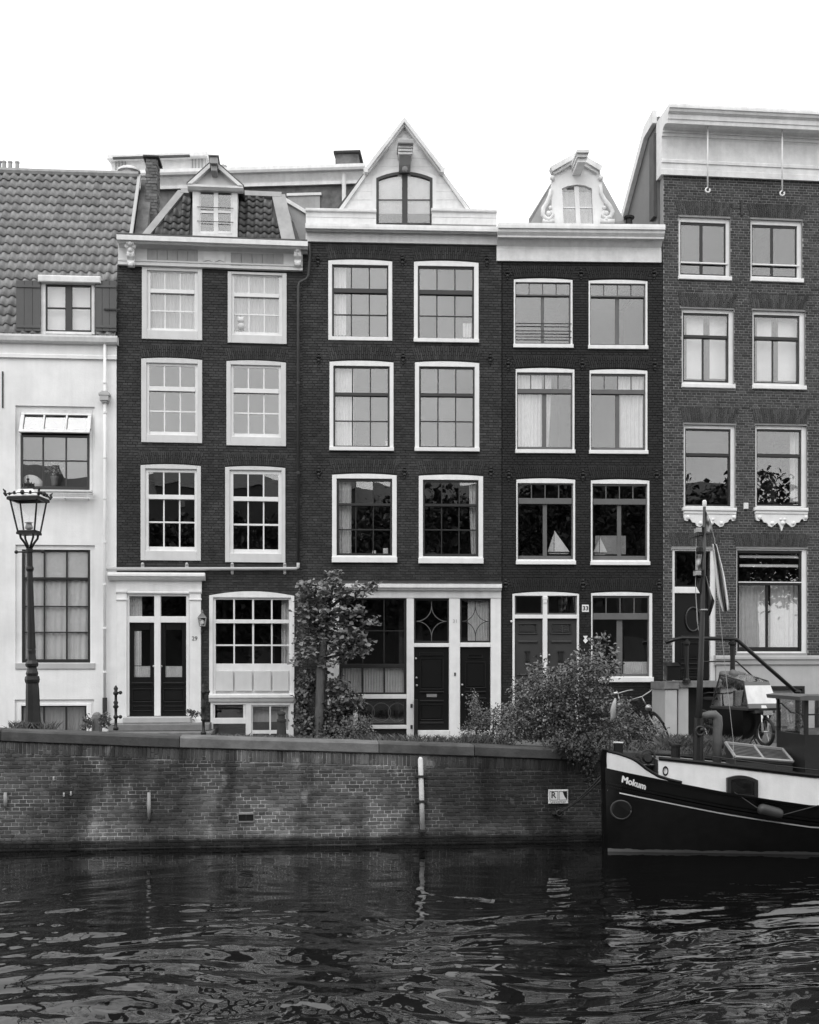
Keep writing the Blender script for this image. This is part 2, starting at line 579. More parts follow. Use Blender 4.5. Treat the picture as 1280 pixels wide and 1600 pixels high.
def window(H, O, FI, gu, rows, fm, sm, bt=2.2, y0=-.012, yd=.11, sy=.045, rail=None, arch=0, mull=None, sill=None,
           sillm=None, glass=None, name='window', head=None):
    """O outer frame, FI frame opening, gu glass columns range, rows [(v0, v1, n or [u edges])]; mull = thick uprights [(u0,u1)]"""
    glass = glass or M_GLASS
    H.hole(O)
    ox0, ox1, oz0, oz1 = H.rect(O)
    uc = (O[0] + O[2]) / 2
    fx0, fx1, fz0, fz1 = H.rect(FI)
    fb = MB()
    fb.cbox(ox0, fx0, y0, yd, oz0, oz1)
    fb.cbox(fx1, ox1, y0, yd, oz0, oz1)
    fb.cbox(fx0, fx1, y0 + .002, yd, oz0, fz0)
    if arch:
        n = 10
        hgt = arch / F * H.depth(uc)
        top = [(lerp(ox0, ox1, i / n), oz1 + hgt * (1 - (2 * i / n - 1) ** 2)) for i in range(n + 1)]
        fb.prism([(ox0, oz1 - .001)] + [(ox1, oz1 - .001)] + top[::-1], 'y', y0 + .004, yd)
    fb.cbox(fx0, fx1, y0 + .002, yd, fz1, oz1)
    fr = H.part(fb, name, fm)
    sb = MB()
    g0, g1 = H.x(gu[0]), H.x(gu[1])
    zz = [(H.z(r[1], uc), H.z(r[0], uc)) for r in rows]
    th = bt / F * H.depth(uc)
    back = [0.0] * len(rows)
    if rail is not None:
        for i in range(len(rows)):
            back[i] = 0.0 if i <= rail else .035
    ys = y0 + sy
    b_up, b_dn = ys, ys + .04
    e = .003
    sb.cbox(fx0 - e, g0, ys + .004, ys + .075, fz0 - e, fz1 + e, .004)
    sb.cbox(g1, fx1 + e, ys + .004, ys + .075, fz0 - e, fz1 + e, .004)
    sb.cbox(g0, g1, ys + .006, ys + .045, zz[0][1], fz1 + e, .004)
    sb.cbox(g0, g1, ys + .006 + back[-1], ys + .045 + back[-1], fz0 - e, zz[-1][0], .004)
    panes = []
    for i, r in enumerate(rows):
        yb = ys + .008 + back[i]
        za, zb = zz[i]
        if i + 1 < len(rows):
            heavy = rail == i
            sb.cbox(g0, g1, (ys - .006 if heavy else yb + .001), yb + (.075 if heavy else .028), zz[i + 1][1], za, .004)
        if isinstance(r[2], int):
            n = r[2]
            w = (g1 - g0 - th * (n - 1)) / n
            edges = [(g0 + k * (w + th), g0 + k * (w + th) + w) for k in range(n)]
        else:
            us = r[2]
            edges = [(H.x(us[k]), H.x(us[k + 1])) for k in range(0, len(us), 2)]
        for k, (a, b) in enumerate(edges):
            if k:
                sb.cbox(edges[k - 1][1], a, yb, yb + .03, za, zb, .004)
            panes.append((a, b, za, zb, yb + .012))
        if edges[0][0] > g0 + .004: sb.cbox(g0, edges[0][0], yb, yb + .03, za, zb, .004)
        if edges[-1][1] < g1 - .004: sb.cbox(edges[-1][1], g1, yb, yb + .03, za, zb, .004)
    H.part(sb, 'sash', sm, fr)
    for a, b, za, zb, y in panes:
        t = random.uniform(-.003, .003)
        s2 = random.uniform(-.003, .003)
        p = MB().add([(a - .004, y + t, za - .004), (b + .004, y - t, za - .004), (b + .004, y - t + s2, zb + .004), (a - .004, y + t + s2, zb + .004),
                      (a - .004, y + t + .004, za - .004), (b + .004, y - t + .004, za - .004), (b + .004, y - t + s2 + .004, zb + .004), (a - .004, y + t + s2 + .004, zb + .004)],
                     [(0, 1, 2, 3), (7, 6, 5, 4), (0, 4, 5, 1), (1, 5, 6, 2), (2, 6, 7, 3), (3, 7, 4, 0)])
        H.part(p, 'pane', glass, fr)
    if sill:
        s = MB()
        H.box(s, sill, y0 - .05, y0 - .002, .008)
        H.part(s, 'sill', sillm or fm, fr)
    return fr

def curtain(H, u0, v0, u1, v1, off, label, group, m=None, fold=.10, amp=.022, gather=0.0, name='curtain', cat='curtain'):
    """cloth hung in folds behind the glass; gather pulls the lower end towards the left (<0) or the right (>0)"""
    x0, x1, z0, z1 = H.rect((u0, v0, u1, v1), off)
    n = max(16, int((x1 - x0) / fold * 8))
    ph = random.random() * 6
    nz = 6
    vs_, fs_ = [], []
    for side in (0, 1):
        for j in range(nz + 1):
            t = j / nz
            for i in range(n + 1):
                s = i / n
                g = gather * (1 - t) ** 1.5
                xx = lerp(x0, x1, s)
                if g > 0: xx = lerp(xx, lerp(x1 - (x1 - x0) * (1 - g), x1, s), 1)
                if g < 0: xx = lerp(xx, lerp(x0, x0 + (x1 - x0) * (1 + g), s), 1)
                yy = off + amp * math.sin(2 * math.pi * (x1 - x0) * s / fold + ph + .5 * math.sin(3 * s + t * 1.3)) * (1.0 - .35 * t) + .01 * math.sin(7 * s + ph)
                vs_.append((xx, yy + side * .003, lerp(z0, z1, t)))
    m1 = (n + 1) * (nz + 1)
    for j in range(nz):
        for i in range(n):
            a = j * (n + 1) + i
            fs_.append((a, a + 1, a + n + 2, a + n + 1))
            fs_.append((a + m1 + n + 1, a + m1 + n + 2, a + m1 + 1, a + m1))
    mb = MB().add(vs_, fs_)
    return H.place(mb, name, m or M_CURT, label, cat, group, smooth=True)

def brick_arch(H, u0, v0, u1, v1, n, splay, m, y=0.0, crown=0):
    """upright bricks fanned over an opening: u0..u1 at its foot (v1), wider by splay at its head (v0)"""
    mb = MB()
    uc = (u0 + u1) / 2
    for i in range(n):
        def e(s):
            a = H.x(lerp(u0, u1, s))
            b = H.x(lerp(u0 - splay, u1 + splay, s))
            c = crown * (1 - (2 * s - 1) ** 2)
            return (a, H.z(v1 - c, uc)), (b, H.z(v0 - c * .6, uc))
        g = .15 / n
        (ax, az), (bx, bz) = e((i + g * n * .9) / n)
        (cx, cz), (dx, dz) = e((i + 1 - g * n * .9) / n)
        jj = y - .008 + random.uniform(-.003, .002)
        for s0, s1 in (((0.0, .62), (.66, 1.0)) if i % 2 else ((0.0, .34), (.38, 1.0))):
            q = [(lerp(ax, bx, s0), lerp(az, bz, s0)), (lerp(cx, dx, s0), lerp(cz, dz, s0)), (lerp(cx, dx, s1), lerp(cz, dz, s1)), (lerp(ax, bx, s1), lerp(az, bz, s1))]
            mb.prism(q, 'y', jj, y + .03)
    o = H.part(mb, 'brick_arch', m, kind='stuff')
    H.no_brick.append((H.x(u0), H.x(u1), H.z(v1, uc), H.z(v0 + 1.5, uc)))
    return o

def brick_wall(H, x0, x1, z0, z1, mort, mbr, ch, ls, gap, singles=0, single_m=None, th=.25):
    w = cells(x0, x1, z0, z1, H.holes, .010, th)
    wall = H.part(w, 'wall', mort)
    lst = courses(x0 + .002, x1 - .002, z0, z1, H.no_brick, ch, ls, gap)
    if singles:
        full = [b for b in lst if abs((b[1] - b[0]) - (ls - gap)) < .004]
        random.shuffle(full)
        pick = sorted(full[:singles])
        ps = set(pick)
        lst = [b for b in lst if b not in ps]
        me = brick_mb([(-(ls - gap) / 2, (ls - gap) / 2, 0, ch - gap)], 0.0, .03, 0).mesh('brick', single_m)
        for p, q, a, b in pick:
            o = ob('brick', me, wall)
            o.location = ((p + q) / 2, random.uniform(-.003, .003), a)
            o.rotation_euler = (random.uniform(-.01, .01), random.uniform(-.012, .012), random.uniform(-.012, .012))
    o = H.part(brick_mb(lst, 0.0), 'brickwork', mbr, wall, kind='stuff')
    return wall

def interior(H, x0, x1, z0, z1, floors, y0=.26, y1=3.2, m=None):
    mb = MB()
    mb.box(x0, x0 + .05, y0, y1, z0, z1).box(x1 - .05, x1, y0, y1, z0, z1).box(x0 + .05, x1 - .05, y1, y1 + .05, z0, z1)
    for z in [z0] + floors + [z1]:
        mb.box(x0 + .051, x1 - .051, y0 + .001, y1 - .001, z - .08, z + .08)
    xm = lerp(x0, x1, .5)
    mb.box(xm - .04, xm + .04, y0 + .5, y1 - .002, z0 + .081, z1 - .081)
    return H.part(mb, 'interior', m or M_ROOM)

ANCHOR_ME = None
def anchor(H, u, v, m=None):
    """cast-iron wall tie: three knobbly lobes on a stem"""
    global ANCHOR_ME
    if ANCHOR_ME is None:
        a = MB()
        a.ball((0, -.02, .10), .032, 6, (1, 1, .8)).ball((0, -.022, .035), .045, 6, (1, 1, .62)).ball((0, -.02, -.05), .036, 6, (1, 1, 1.0)).ball((0, -.015, -.11), .02, 6, (1, 1, 1.1))
        a.tube([(-.05, -.02, .045), (-.066, -.03, .0), (-.04, -.02, -.025)], .010, 5).tube([(.05, -.02, .045), (.066, -.03, .0), (.04, -.02, -.025)], .010, 5)
        ANCHOR_ME = a.mesh('wall_anchor', M_IRON)
    x, z = H.loc(u, v)
    o = ob('wall_anchor', ANCHOR_ME, H.root)
    o.location = (x, 0, z - H.zb)
    return o

def door(H, r, m, y=.10, panels=(), knobs=(), slots=(), name='door', glazed=None):
    x0, x1, z0, z1 = H.rect(r)
    mb = MB()
    if glazed:
        ga, gb, gc, gd = H.rect(glazed)
        mb.cbox(x0, ga, y, y + .05, z0, z1).cbox(gb, x1, y, y + .05, z0, z1).cbox(ga, gb, y, y + .05, z0, gc).cbox(ga, gb, y, y + .05, gd, z1)
    else:
        mb.cbox(x0, x1, y, y + .05, z0, z1)
    d = H.part(mb, name, m)
    if glazed:
        H.part(MB().box(ga, gb, y + .018, y + .024, gc, gd), 'pane', M_GLASS, d)
    for pr in panels:
        a, b, c, e = H.rect(pr)
        pm = MB()
        t = .022
        if e - c < .09:
            pm.cbox(a, b, y - .034, y + .001, c, e, .016)
        else:
            pm.cbox(a, a + t, y - .022, y + .001, c, e, .010).cbox(b - t, b, y - .022, y + .001, c, e, .010)
            pm.cbox(a + t, b - t, y - .026, y + .001, c, c + t, .012).cbox(a + t, b - t, y - .026, y + .001, e - t, e, .012)
            if e - c > .14 and b - a > .14:
                pm.cbox(a + t * 2.2, b - t * 2.2, y - .014, y + .001, c + t * 2.2, e - t * 2.2, .012)
        H.part(pm, 'panel', m, d)
    for (u, v) in knobs:
        x, z = H.loc(u, v)
        H.part(MB().ball((x, y - .045, z), .026, 6).tube([(x, y - .03, z), (x, y + .002, z)], .012, 6), 'knob', M_BRASS, d, smooth=True)
    for s in slots:
        a, b, c, e = H.rect(s)
        H.part(MB().cbox(a, b, y - .012, y + .001, c, e, .005), 'letter_slot', M_BRASS, d)
    return d

def text(s, name, size, m, loc, rot, parent=None, bold=0.0, ext=.002, align='CENTER', shear=0.0):
    cu = bpy.data.curves.new(name, 'FONT')
    cu.body = s
    cu.size = size
    cu.extrude = ext
    cu.shear = shear
    cu.align_x = align
    cu.align_y = 'CENTER'
    cu.resolution_u = 3
    cu.materials.append(m)
    tmp = bpy.data.objects.new(name, cu)
    COL.objects.link(tmp)
    bpy.context.view_layer.update()
    me = bpy.data.meshes.new_from_object(tmp.evaluated_get(bpy.context.evaluated_depsgraph_get()))
    bpy.data.objects.remove(tmp)
    if bold:                                   # heavier strokes: the same letters again, shifted a little and a hair prouder
        src = [tuple(v.co) for v in me.vertices]
        fs_ = [tuple(p.vertices) for p in me.polygons]
        mb = MB()
        for i, (dx, dy) in enumerate(((0, 0), (-bold, 0), (bold, 0), (0, bold * .7), (0, -bold * .7))):
            mb.add([(x + dx, y + dy, z + .0003 * i) for x, y, z in src], fs_)
        me = mb.mesh(name, m)
    o = ob(name, me, parent)
    o.location = loc
    o.rotation_euler = rot
    return o

# ------------------------------------------------------------------ ground, quay, canal
K = .1
Q = Front(-300, 19.5 - .1 * 0, K)            # the quay face; its distance is 19.5 where the photograph's middle column meets it
_t = (-300 - U0) / F
Q.DL = 19.5 / (1 - K * _t)
Q.XL = _t * Q.DL
# height of the top of the quay along its face (x in quay coordinates)
COPE_TAB = [(Q.x(u), EYE - h) for u, h in ((-300, .98), (0, 1.151), (280, 1.285), (590, 1.405), (740, 1.47), (920, 1.562), (1040, 1.606), (1240, 1.658), (1700, 1.72))]
cope = lambda x: interp(x, COPE_TAB)
QX0, QX1 = Q.x(-300), Q.x(1650)

HOUSE_BASE = [(-300, 1.38), (0, 1.47), (250, 1.60), (640, 1.78), (1000, 1.80), (1500, 1.85)]

def street_z(u, d):
    """street height under the sight line of column u at distance d"""
    dq = Q.depth(u) + .4
    a = cope(Q.x(u)) - .03
    dh = 25.2 + (u - 640) / 1800 * 2.0
    b = EYE - interp(u, HOUSE_BASE)
    return lerp(a, b, max(0, min(1.0, (d - dq) / (dh - dq))))

def ground_at(u, d):
    p = at(u, V0, d)
    p.z = street_z(u, d)
    return p

def build_ground():
    mb = MB()
    us = list(range(-500, 1900, 60))
    n = 6
    for u in us:
        d0 = Q.depth(u) + .30
        d1 = 27.5
        for j in range(n + 1):
            d = lerp(d0, d1, j / n)
            p = at(u, V0, d)
            mb.v.append((p.x, p.y, street_z(u, d)))
    for i in range(len(us) - 1):
        for j in range(n):
            a = i * (n + 1) + j
            mb.f.append((a, a + n + 1, a + n + 2, a + 1))
    tag(build(mb, 'street', M_STREET), kind='structure')
    # open ground behind the row, out to the horizon
    g = MB().box(-700, 700, 27.4, 900, .2, .9)
    tag(build(g, 'ground', M_SOIL), kind='structure')
    # the near bank the photograph is taken from
    b = MB().box(-60, 60, -70, .9, -1, 1.55)
    tag(build(b, 'near_bank', M_STREET), kind='structure')
    # canal bed
    bed = MB().box(-60, 60, .9, 24, -3, -2.4)
    tag(build(bed, 'canal_bed', M_SOIL), kind='structure')

build_ground()

# --- water: a displaced surface, finer towards the picture
def water_material():
    m = bpy.data.materials.new('canal_water')
    m.use_nodes = True
    n, l = m.node_tree.nodes, m.node_tree.links
    b = n['Principled BSDF']
    b.inputs['Base Color'].default_value = (.004, .004, .004, 1)
    b.inputs['Roughness'].default_value = .012
    b.inputs['IOR'].default_value = 1.72
    tc = n.new('ShaderNodeTexCoord')
    mp = n.new('ShaderNodeMapping')
    mp.inputs['Scale'].default_value = (1.0, 1.7, 1)
    l.new(tc.outputs['Object'], mp.inputs[0])
    nz = n.new('ShaderNodeTexNoise')
    nz.inputs['Scale'].default_value = 6.0
    nz.inputs['Detail'].default_value = 2.0
    nz.inputs['Distortion'].default_value = .6
    l.new(mp.outputs[0], nz.inputs['Vector'])
    bp = n.new('ShaderNodeBump')
    bp.inputs['Strength'].default_value = .035
    bp.inputs['Distance'].default_value = .03
    l.new(nz.outputs[0], bp.inputs['Height'])
    l.new(bp.outputs[0], b.inputs['Normal'])
    MATS['canal_water'] = m
    return m

def build_water():
    xs = np.concatenate([np.linspace(-60, -8.4, 12), np.arange(-8.2, 9.6, .030), np.linspace(9.8, 60, 12)])
    ys = np.concatenate([np.linspace(.9, 8.6, 20), np.arange(8.8, 20.6, .030), np.array([22.0, 24.0])])
    X, Y = np.meshgrid(xs, ys)
    Z = np.zeros_like(X)
    r2 = np.random.default_rng(5)
    wx = X + .35 * np.sin(.7 * Y + .4 * X) + .2 * np.sin(1.7 * X + 1.1)
    wy = Y + .30 * np.sin(.8 * X + .5) + .14 * np.sin(1.9 * X - 1.3 * Y)
    fine = np.zeros_like(X)
    for i in range(40):
        lam = .24 * (1.9 / .24) ** (i / 39.0)
        th = r2.normal(math.pi / 2 + .16, .36)
        k = 2 * math.pi / lam
        ph = r2.uniform(0, 6.28)
        Z += (.0185 / k) * np.sin(k * (np.cos(th) * wx + np.sin(th) * wy) + ph)
    for i in range(22):
        lam = .10 * (.26 / .10) ** (i / 21.0)
        th = r2.uniform(0, math.pi)
        k = 2 * math.pi / lam
        fine += (.018 / k) * np.sin(k * (np.cos(th) * wx + np.sin(th) * wy) + r2.uniform(0, 6.28))
    # patches of ruffled water between smooth ones
    g1 = np.sin(.62 * X + 1.3 * np.sin(.5 * Y + 1) + .6) * np.cos(.9 * Y - .35 * X + .5) + .4 * np.sin(1.5 * X + 2.1 * Y)
    patch = np.clip(.5 + .9 * g1, 0, 1)
    near = np.clip((18.7 - Y) / 7.4, .13, 1.2)
    Z = (Z * (.72 + .5 * patch) + fine * patch) * near
    ny, nx = X.shape
    co = np.stack([X, Y, Z], -1).reshape(-1, 3)
    idx = np.arange(nx * ny).reshape(ny, nx)
    q = np.stack([idx[:-1, :-1], idx[:-1, 1:], idx[1:, 1:], idx[1:, :-1]], -1).reshape(-1, 4)
    me = bpy.data.meshes.new('canal_water')
    me.vertices.add(len(co))
    me.vertices.foreach_set('co', co.ravel())
    me.loops.add(q.size)
    me.loops.foreach_set('vertex_index', q.ravel().astype(np.int32))
    me.polygons.add(len(q))
    me.polygons.foreach_set('loop_start', np.arange(0, q.size, 4, dtype=np.int32))
    me.polygons.foreach_set('loop_total', np.full(len(q), 4, dtype=np.int32))
    me.polygons.foreach_set('use_smooth', np.ones(len(q), dtype=bool))
    me.update()
    me.materials.append(water_material())
    tag(ob('canal_water', me), kind='structure')

build_water()

# --- quay wall
def quay_material():
    """wet, stained clinker: pale lime run-off, dark wet patches with a shape of their own, algae at the waterline"""
    out = []
    for nm, lo, hi, obr, isl in (('quay_brick', .064, .125, 0.0, .42), ('quay_brick_single', .064, .125, .42, 0.0), ('quay_mortar', .40, .52, 0.0, 0.0)):
        m = mat(nm, lo, hi, .85, 6, .7, 50, island=isl, objrand=obr, dist=.012)
        n, l = m.node_tree.nodes, m.node_tree.links
        b = n['Principled BSDF']
        cb = b.inputs['Base Color'].links[0].from_node
        val = cb.inputs[0].links[0].from_socket
        g = n.new('ShaderNodeNewGeometry')
        sp = n.new('ShaderNodeSeparateXYZ')
        l.new(g.outputs['Position'], sp.inputs[0])
        def noise(scale, vec=(1, 1, 1), off=(0, 0, 0), det=5):
            mp = n.new('ShaderNodeMapping')
            mp.inputs['Scale'].default_value = vec
            mp.inputs['Location'].default_value = off
            l.new(g.outputs['Position'], mp.inputs[0])
            z = n.new('ShaderNodeTexNoise')
            z.inputs['Scale'].default_value = scale
            z.inputs['Detail'].default_value = det
            l.new(mp.outputs[0], z.inputs['Vector'])
            return z.outputs[0]
        def mr(src, a, b_, c, d):
            r = n.new('ShaderNodeMapRange')
            for i, q in enumerate((a, b_, c, d)):
                r.inputs[i + 1].default_value = q
            r.interpolation_type = 'SMOOTHSTEP'
            l.new(src, r.inputs[0])
            return r.outputs[0]
        def op(o_, a, b_):
            k = n.new('ShaderNodeMath')
            k.operation = o_
            for i, q in enumerate((a, b_)):
                if isinstance(q, (int, float)): k.inputs[i].default_value = q
                else: l.new(q, k.inputs[i])
            return k.outputs[0]
        # dark seep streaks
        st = mr(noise(1.0, (1.3, 1.3, .30), (3.1, 0, 0)), .50, .64, 1.0, .38)
        # soot and moss in large patches, more of it towards +x
        gx = op('MULTIPLY', mr(op('ADD', sp.outputs[0], op('MULTIPLY', noise(1.4), 2.0)), .2, 2.0, 1.28, .40), mr(op('ADD', sp.outputs[0], op('MULTIPLY', noise(1.1), 3.0)), -4.6, -2.6, .66, 1.0))
        big = mr(noise(.9, (1, 1, 1.2), (7, 2, 0)), .38, .64, 1.15, .70)
        # wet band at the foot
        zz = op('ADD', sp.outputs[2], op('MULTIPLY', op('SUBTRACT', noise(5.0), .5), .12))
        wet = mr(zz, .09, .20, .13, 1.0)
        val2 = op('MULTIPLY', op('MULTIPLY', val, st), op('MULTIPLY', op('MULTIPLY', gx, big), wet))
        if nm == 'quay_mortar':      # joints lost under dirt in places
            val2 = op('MULTIPLY', val2, mr(noise(1.7, (1, 1, 1.6), (5, 1, 3)), .40, .60, 1.15, .42))
        # lime bloom low on the wall and in spots
        low = mr(zz, .55, .15, 0.0, .055)
        spot = mr(noise(3.2, (1, 1, .7), (1, 4, 2)), .62, .74, 0.0, .13)
        lime = op('MULTIPLY', op('ADD', op('MULTIPLY', low, mr(noise(2.2), .42, .62, 0.0, 1.0)), spot), wet)
        val3 = op('ADD', val2, lime)
        for i in range(3):
            l.new(val3, cb.inputs[i])
        out.append(m)
    return out

def build_quay():
    qb, qs, qm = quay_material()
    zb = -1.2
    root = thing('quay_wall', 'long weathered brick quay wall with stone coping rising from the canal', 'quay wall', Q.world(0, 0, 0), Q.ang)
    x0, x1 = QX0, QX1
    # mortar core with its sloping top
    n = 40
    top = [(lerp(x0, x1, i / n), cope(lerp(x0, x1, i / n)) - .19) for i in range(n + 1)]
    core = MB().prism([(x0, zb), (x1, zb)] + top[::-1], 'y', .012, .5)
    wall = build(core, 'wall', qm, root)
    ch, ls, gap = .0625, .235, .0135
    # drain opening: photograph (373..396, 1272..1284)
    hr = Q.rect((373, 1273, 396, 1283))
    sold = lambda x: cope(x) - .19 - .19
    cc = [b for b in courses(x0, x1, 0.02, 2.3, [hr], ch, ls, gap)]
    cc = [(b[0], b[1], b[2], min(b[3], sold((b[0] + b[1]) / 2) - .008)) for b in cc]
    cc = [b for b in cc if b[3] - b[2] > .014]
    vis = [b for b in cc if Q.x(4) < b[0] and b[1] < Q.x(940) and abs((b[1] - b[0]) - (ls - gap)) < .004 and abs(b[3] - b[2] - (ch - gap)) < .002]
    vis.sort(key=lambda b: -b[3])
    pick = vis[:280]
    ps = set(pick)
    me = brick_mb([(-(ls - gap) / 2, (ls - gap) / 2, 0, ch - gap)], 0.0, .03, 0).mesh('brick', qs)
    for p, q, a, b in pick:
        o = ob('brick', me, wall)
        o.location = ((p + q) / 2, random.uniform(-.004, .004), a)
        o.rotation_euler = (random.uniform(-.015, .015), random.uniform(-.012, .012), random.uniform(-.012, .012))
    rest = brick_mb([b for b in cc if b not in ps], 0.0, .03, .004)
    build(rest, 'brickwork', qb, wall, kind='stuff')
    # upright course under the coping
    sm = MB()
    w = .0645
    k = 0
    x = x0
    while x < x1:
        zt = cope(x + w / 2) - .195
        zb2 = zt - .185
        sl = (cope(x + w) - cope(x)) 
        j = random.uniform(-.004, .004)
        a, b = x + .005, x + w - .005
        if random.random() < .22:
            zm = zt - random.choice((.06, .09, .12))
            sm.add(brick_mb([(a, b, zb2, zm - .005)], j).v, brick_mb([(a, b, zb2, zm - .005)], j).f)
            sm.merge(brick_mb([(a, b, zm + .005, zt)], j))
        else:
            sm.merge(brick_mb([(a, b, zb2, zt)], j))
        x += w
    build(sm, 'soldier_course', qb, wall, kind='stuff')
    # coping stones with open joints
    us = [-300, 2, 281, 592, 741, 1060, 1380, 1650]
    for a, b in zip(us, us[1:]):
        xa, xb = Q.x(a) + .006, Q.x(b) - .006
        m = 7
        mb = MB()
        prof = lambda x, dz: [(-.035 + .018, cope(x) - .19 + dz), (-.035, cope(x) - .172 + dz), (-.035, cope(x) - .03 + dz), (-.010, cope(x) + dz), (.44, cope(x) + .004 + dz), (.44, cope(x) - .19 + dz)]
        dz = random.uniform(-.006, .006)
        rows_ = []
        for i in range(m + 1):
            xx = lerp(xa, xb, i / m)
            rows_.append([(xx, y + random.uniform(-.002, .002), z + random.uniform(-.003, .003)) for y, z in prof(xx, dz)])
        np_ = len(rows_[0])
        vs_ = [p for r_ in rows_ for p in r_]
        fs_ = [tuple(range(np_)), tuple(range(m * np_ + np_ - 1, m * np_ - 1, -1))]
        for i in range(m):
            for k in range(np_):
                k2 = (k + 1) % np_
                fs_.append((i * np_ + k, (i + 1) * np_ + k, (i + 1) * np_ + k2, i * np_ + k2))
        mb.add(vs_, fs_)
        build(mb, 'coping_stone', M_COPEL if a == 281 else (M_COPE if a in (592,) else M_COPED), root)
    # drain with its frame and one upright bar
    hx0, hx1, hz0, hz1 = hr
    dm = MB().box(hx0 - .02, hx0, -.006, .05, hz0 - .02, hz1 + .02).box(hx1, hx1 + .02, -.006, .05, hz0 - .02, hz1 + .02).box(hx0, hx1, -.006, .05, hz1, hz1 + .02).box(hx0, hx1, -.02, .05, hz0 - .02, hz0)
    dr = build(dm, 'drain', M_STONE, root)
    build(MB().box(hx0 + .001, hx1 - .001, .0095, .0115, hz0 + .001, hz1 - .001), 'drain_mouth', M_BLACKM, dr)
    build(MB().box(lerp(hx0, hx1, .5) - .008, lerp(hx0, hx1, .5) + .008, -.004, .009, hz0, hz1), 'bar', M_IRON, dr)
    # lime-crusted tie bars and pipe stubs: photograph (233,1240..1280) and (9,1238..1262)
    for u, va, vb in ((233, 1238, 1281), (9, 1238, 1263)):
        x, za = Q.loc(u, va)
        zc = Q.z(vb, u)
        t = MB().tube([(x, -.03, za), (x + .004, -.035, lerp(za, zc, .5)), (x, -.03, zc)], [.028, .034, .022], 8)
        build(t, 'tie_bar', M_TAUPE, root, smooth=True)
    for u, v in ((100, 1241), (111, 1239), (84, 1216)):
        x, z = Q.loc(u, v)
        build(MB().lathe([(.006, -.05), (.02, -.03), (.014, .0), (.018, .015), (.004, .03)], (x, -.006, z), 6), 'lime_crust', M_PLINTH, root, smooth=True)
    # low stone plinth at the waterline
    return root

build_quay()

# ------------------------------------------------------------------ the row of houses
def chain_left(uL, uR, DR, k):
    return DR * (1 - k * (uR - U0) / F) / (1 - k * (uL - U0) / F)

D23 = 25.2
H3 = House(472, D23, .05)
H4 = House(785, H3.depth(785), .03)
H5 = House(1037, H4.depth(1037), .10)
H2 = House(183, chain_left(183, 472, D23, .10), .10)
H1 = House(-150, chain_left(-150, 183, H2.DL, .08), .08)

def profile_board(H, u0, u1, prof, name, m, parent=None, ends=0.0):
    """a moulding: prof [(v, y)] read from top to bottom at the middle, run along the front from u0 to u1"""
    mb = MB()
    uc = (u0 + u1) / 2
    pts = [(y, H.z(v, uc, y)) for v, y in prof]
    x0, x1 = H.x(u0, min(p[0] for p in pts)), H.x(u1, min(p[0] for p in pts))
    back = max(.02, max(p[0] for p in pts))
    poly = pts + [(back + .05, pts[-1][1]), (back + .05, pts[0][1])]
    mb.prism(poly, 'x', x0, x1)
    return H.part(mb, name, m, parent)

def S(H, mb, pts, y0, y1):
    """polygon of photograph points at the front plane y0, made y0..y1 deep"""
    return mb.prism([H.loc(u, v, y0) for u, v in pts], 'y', y0, y1)

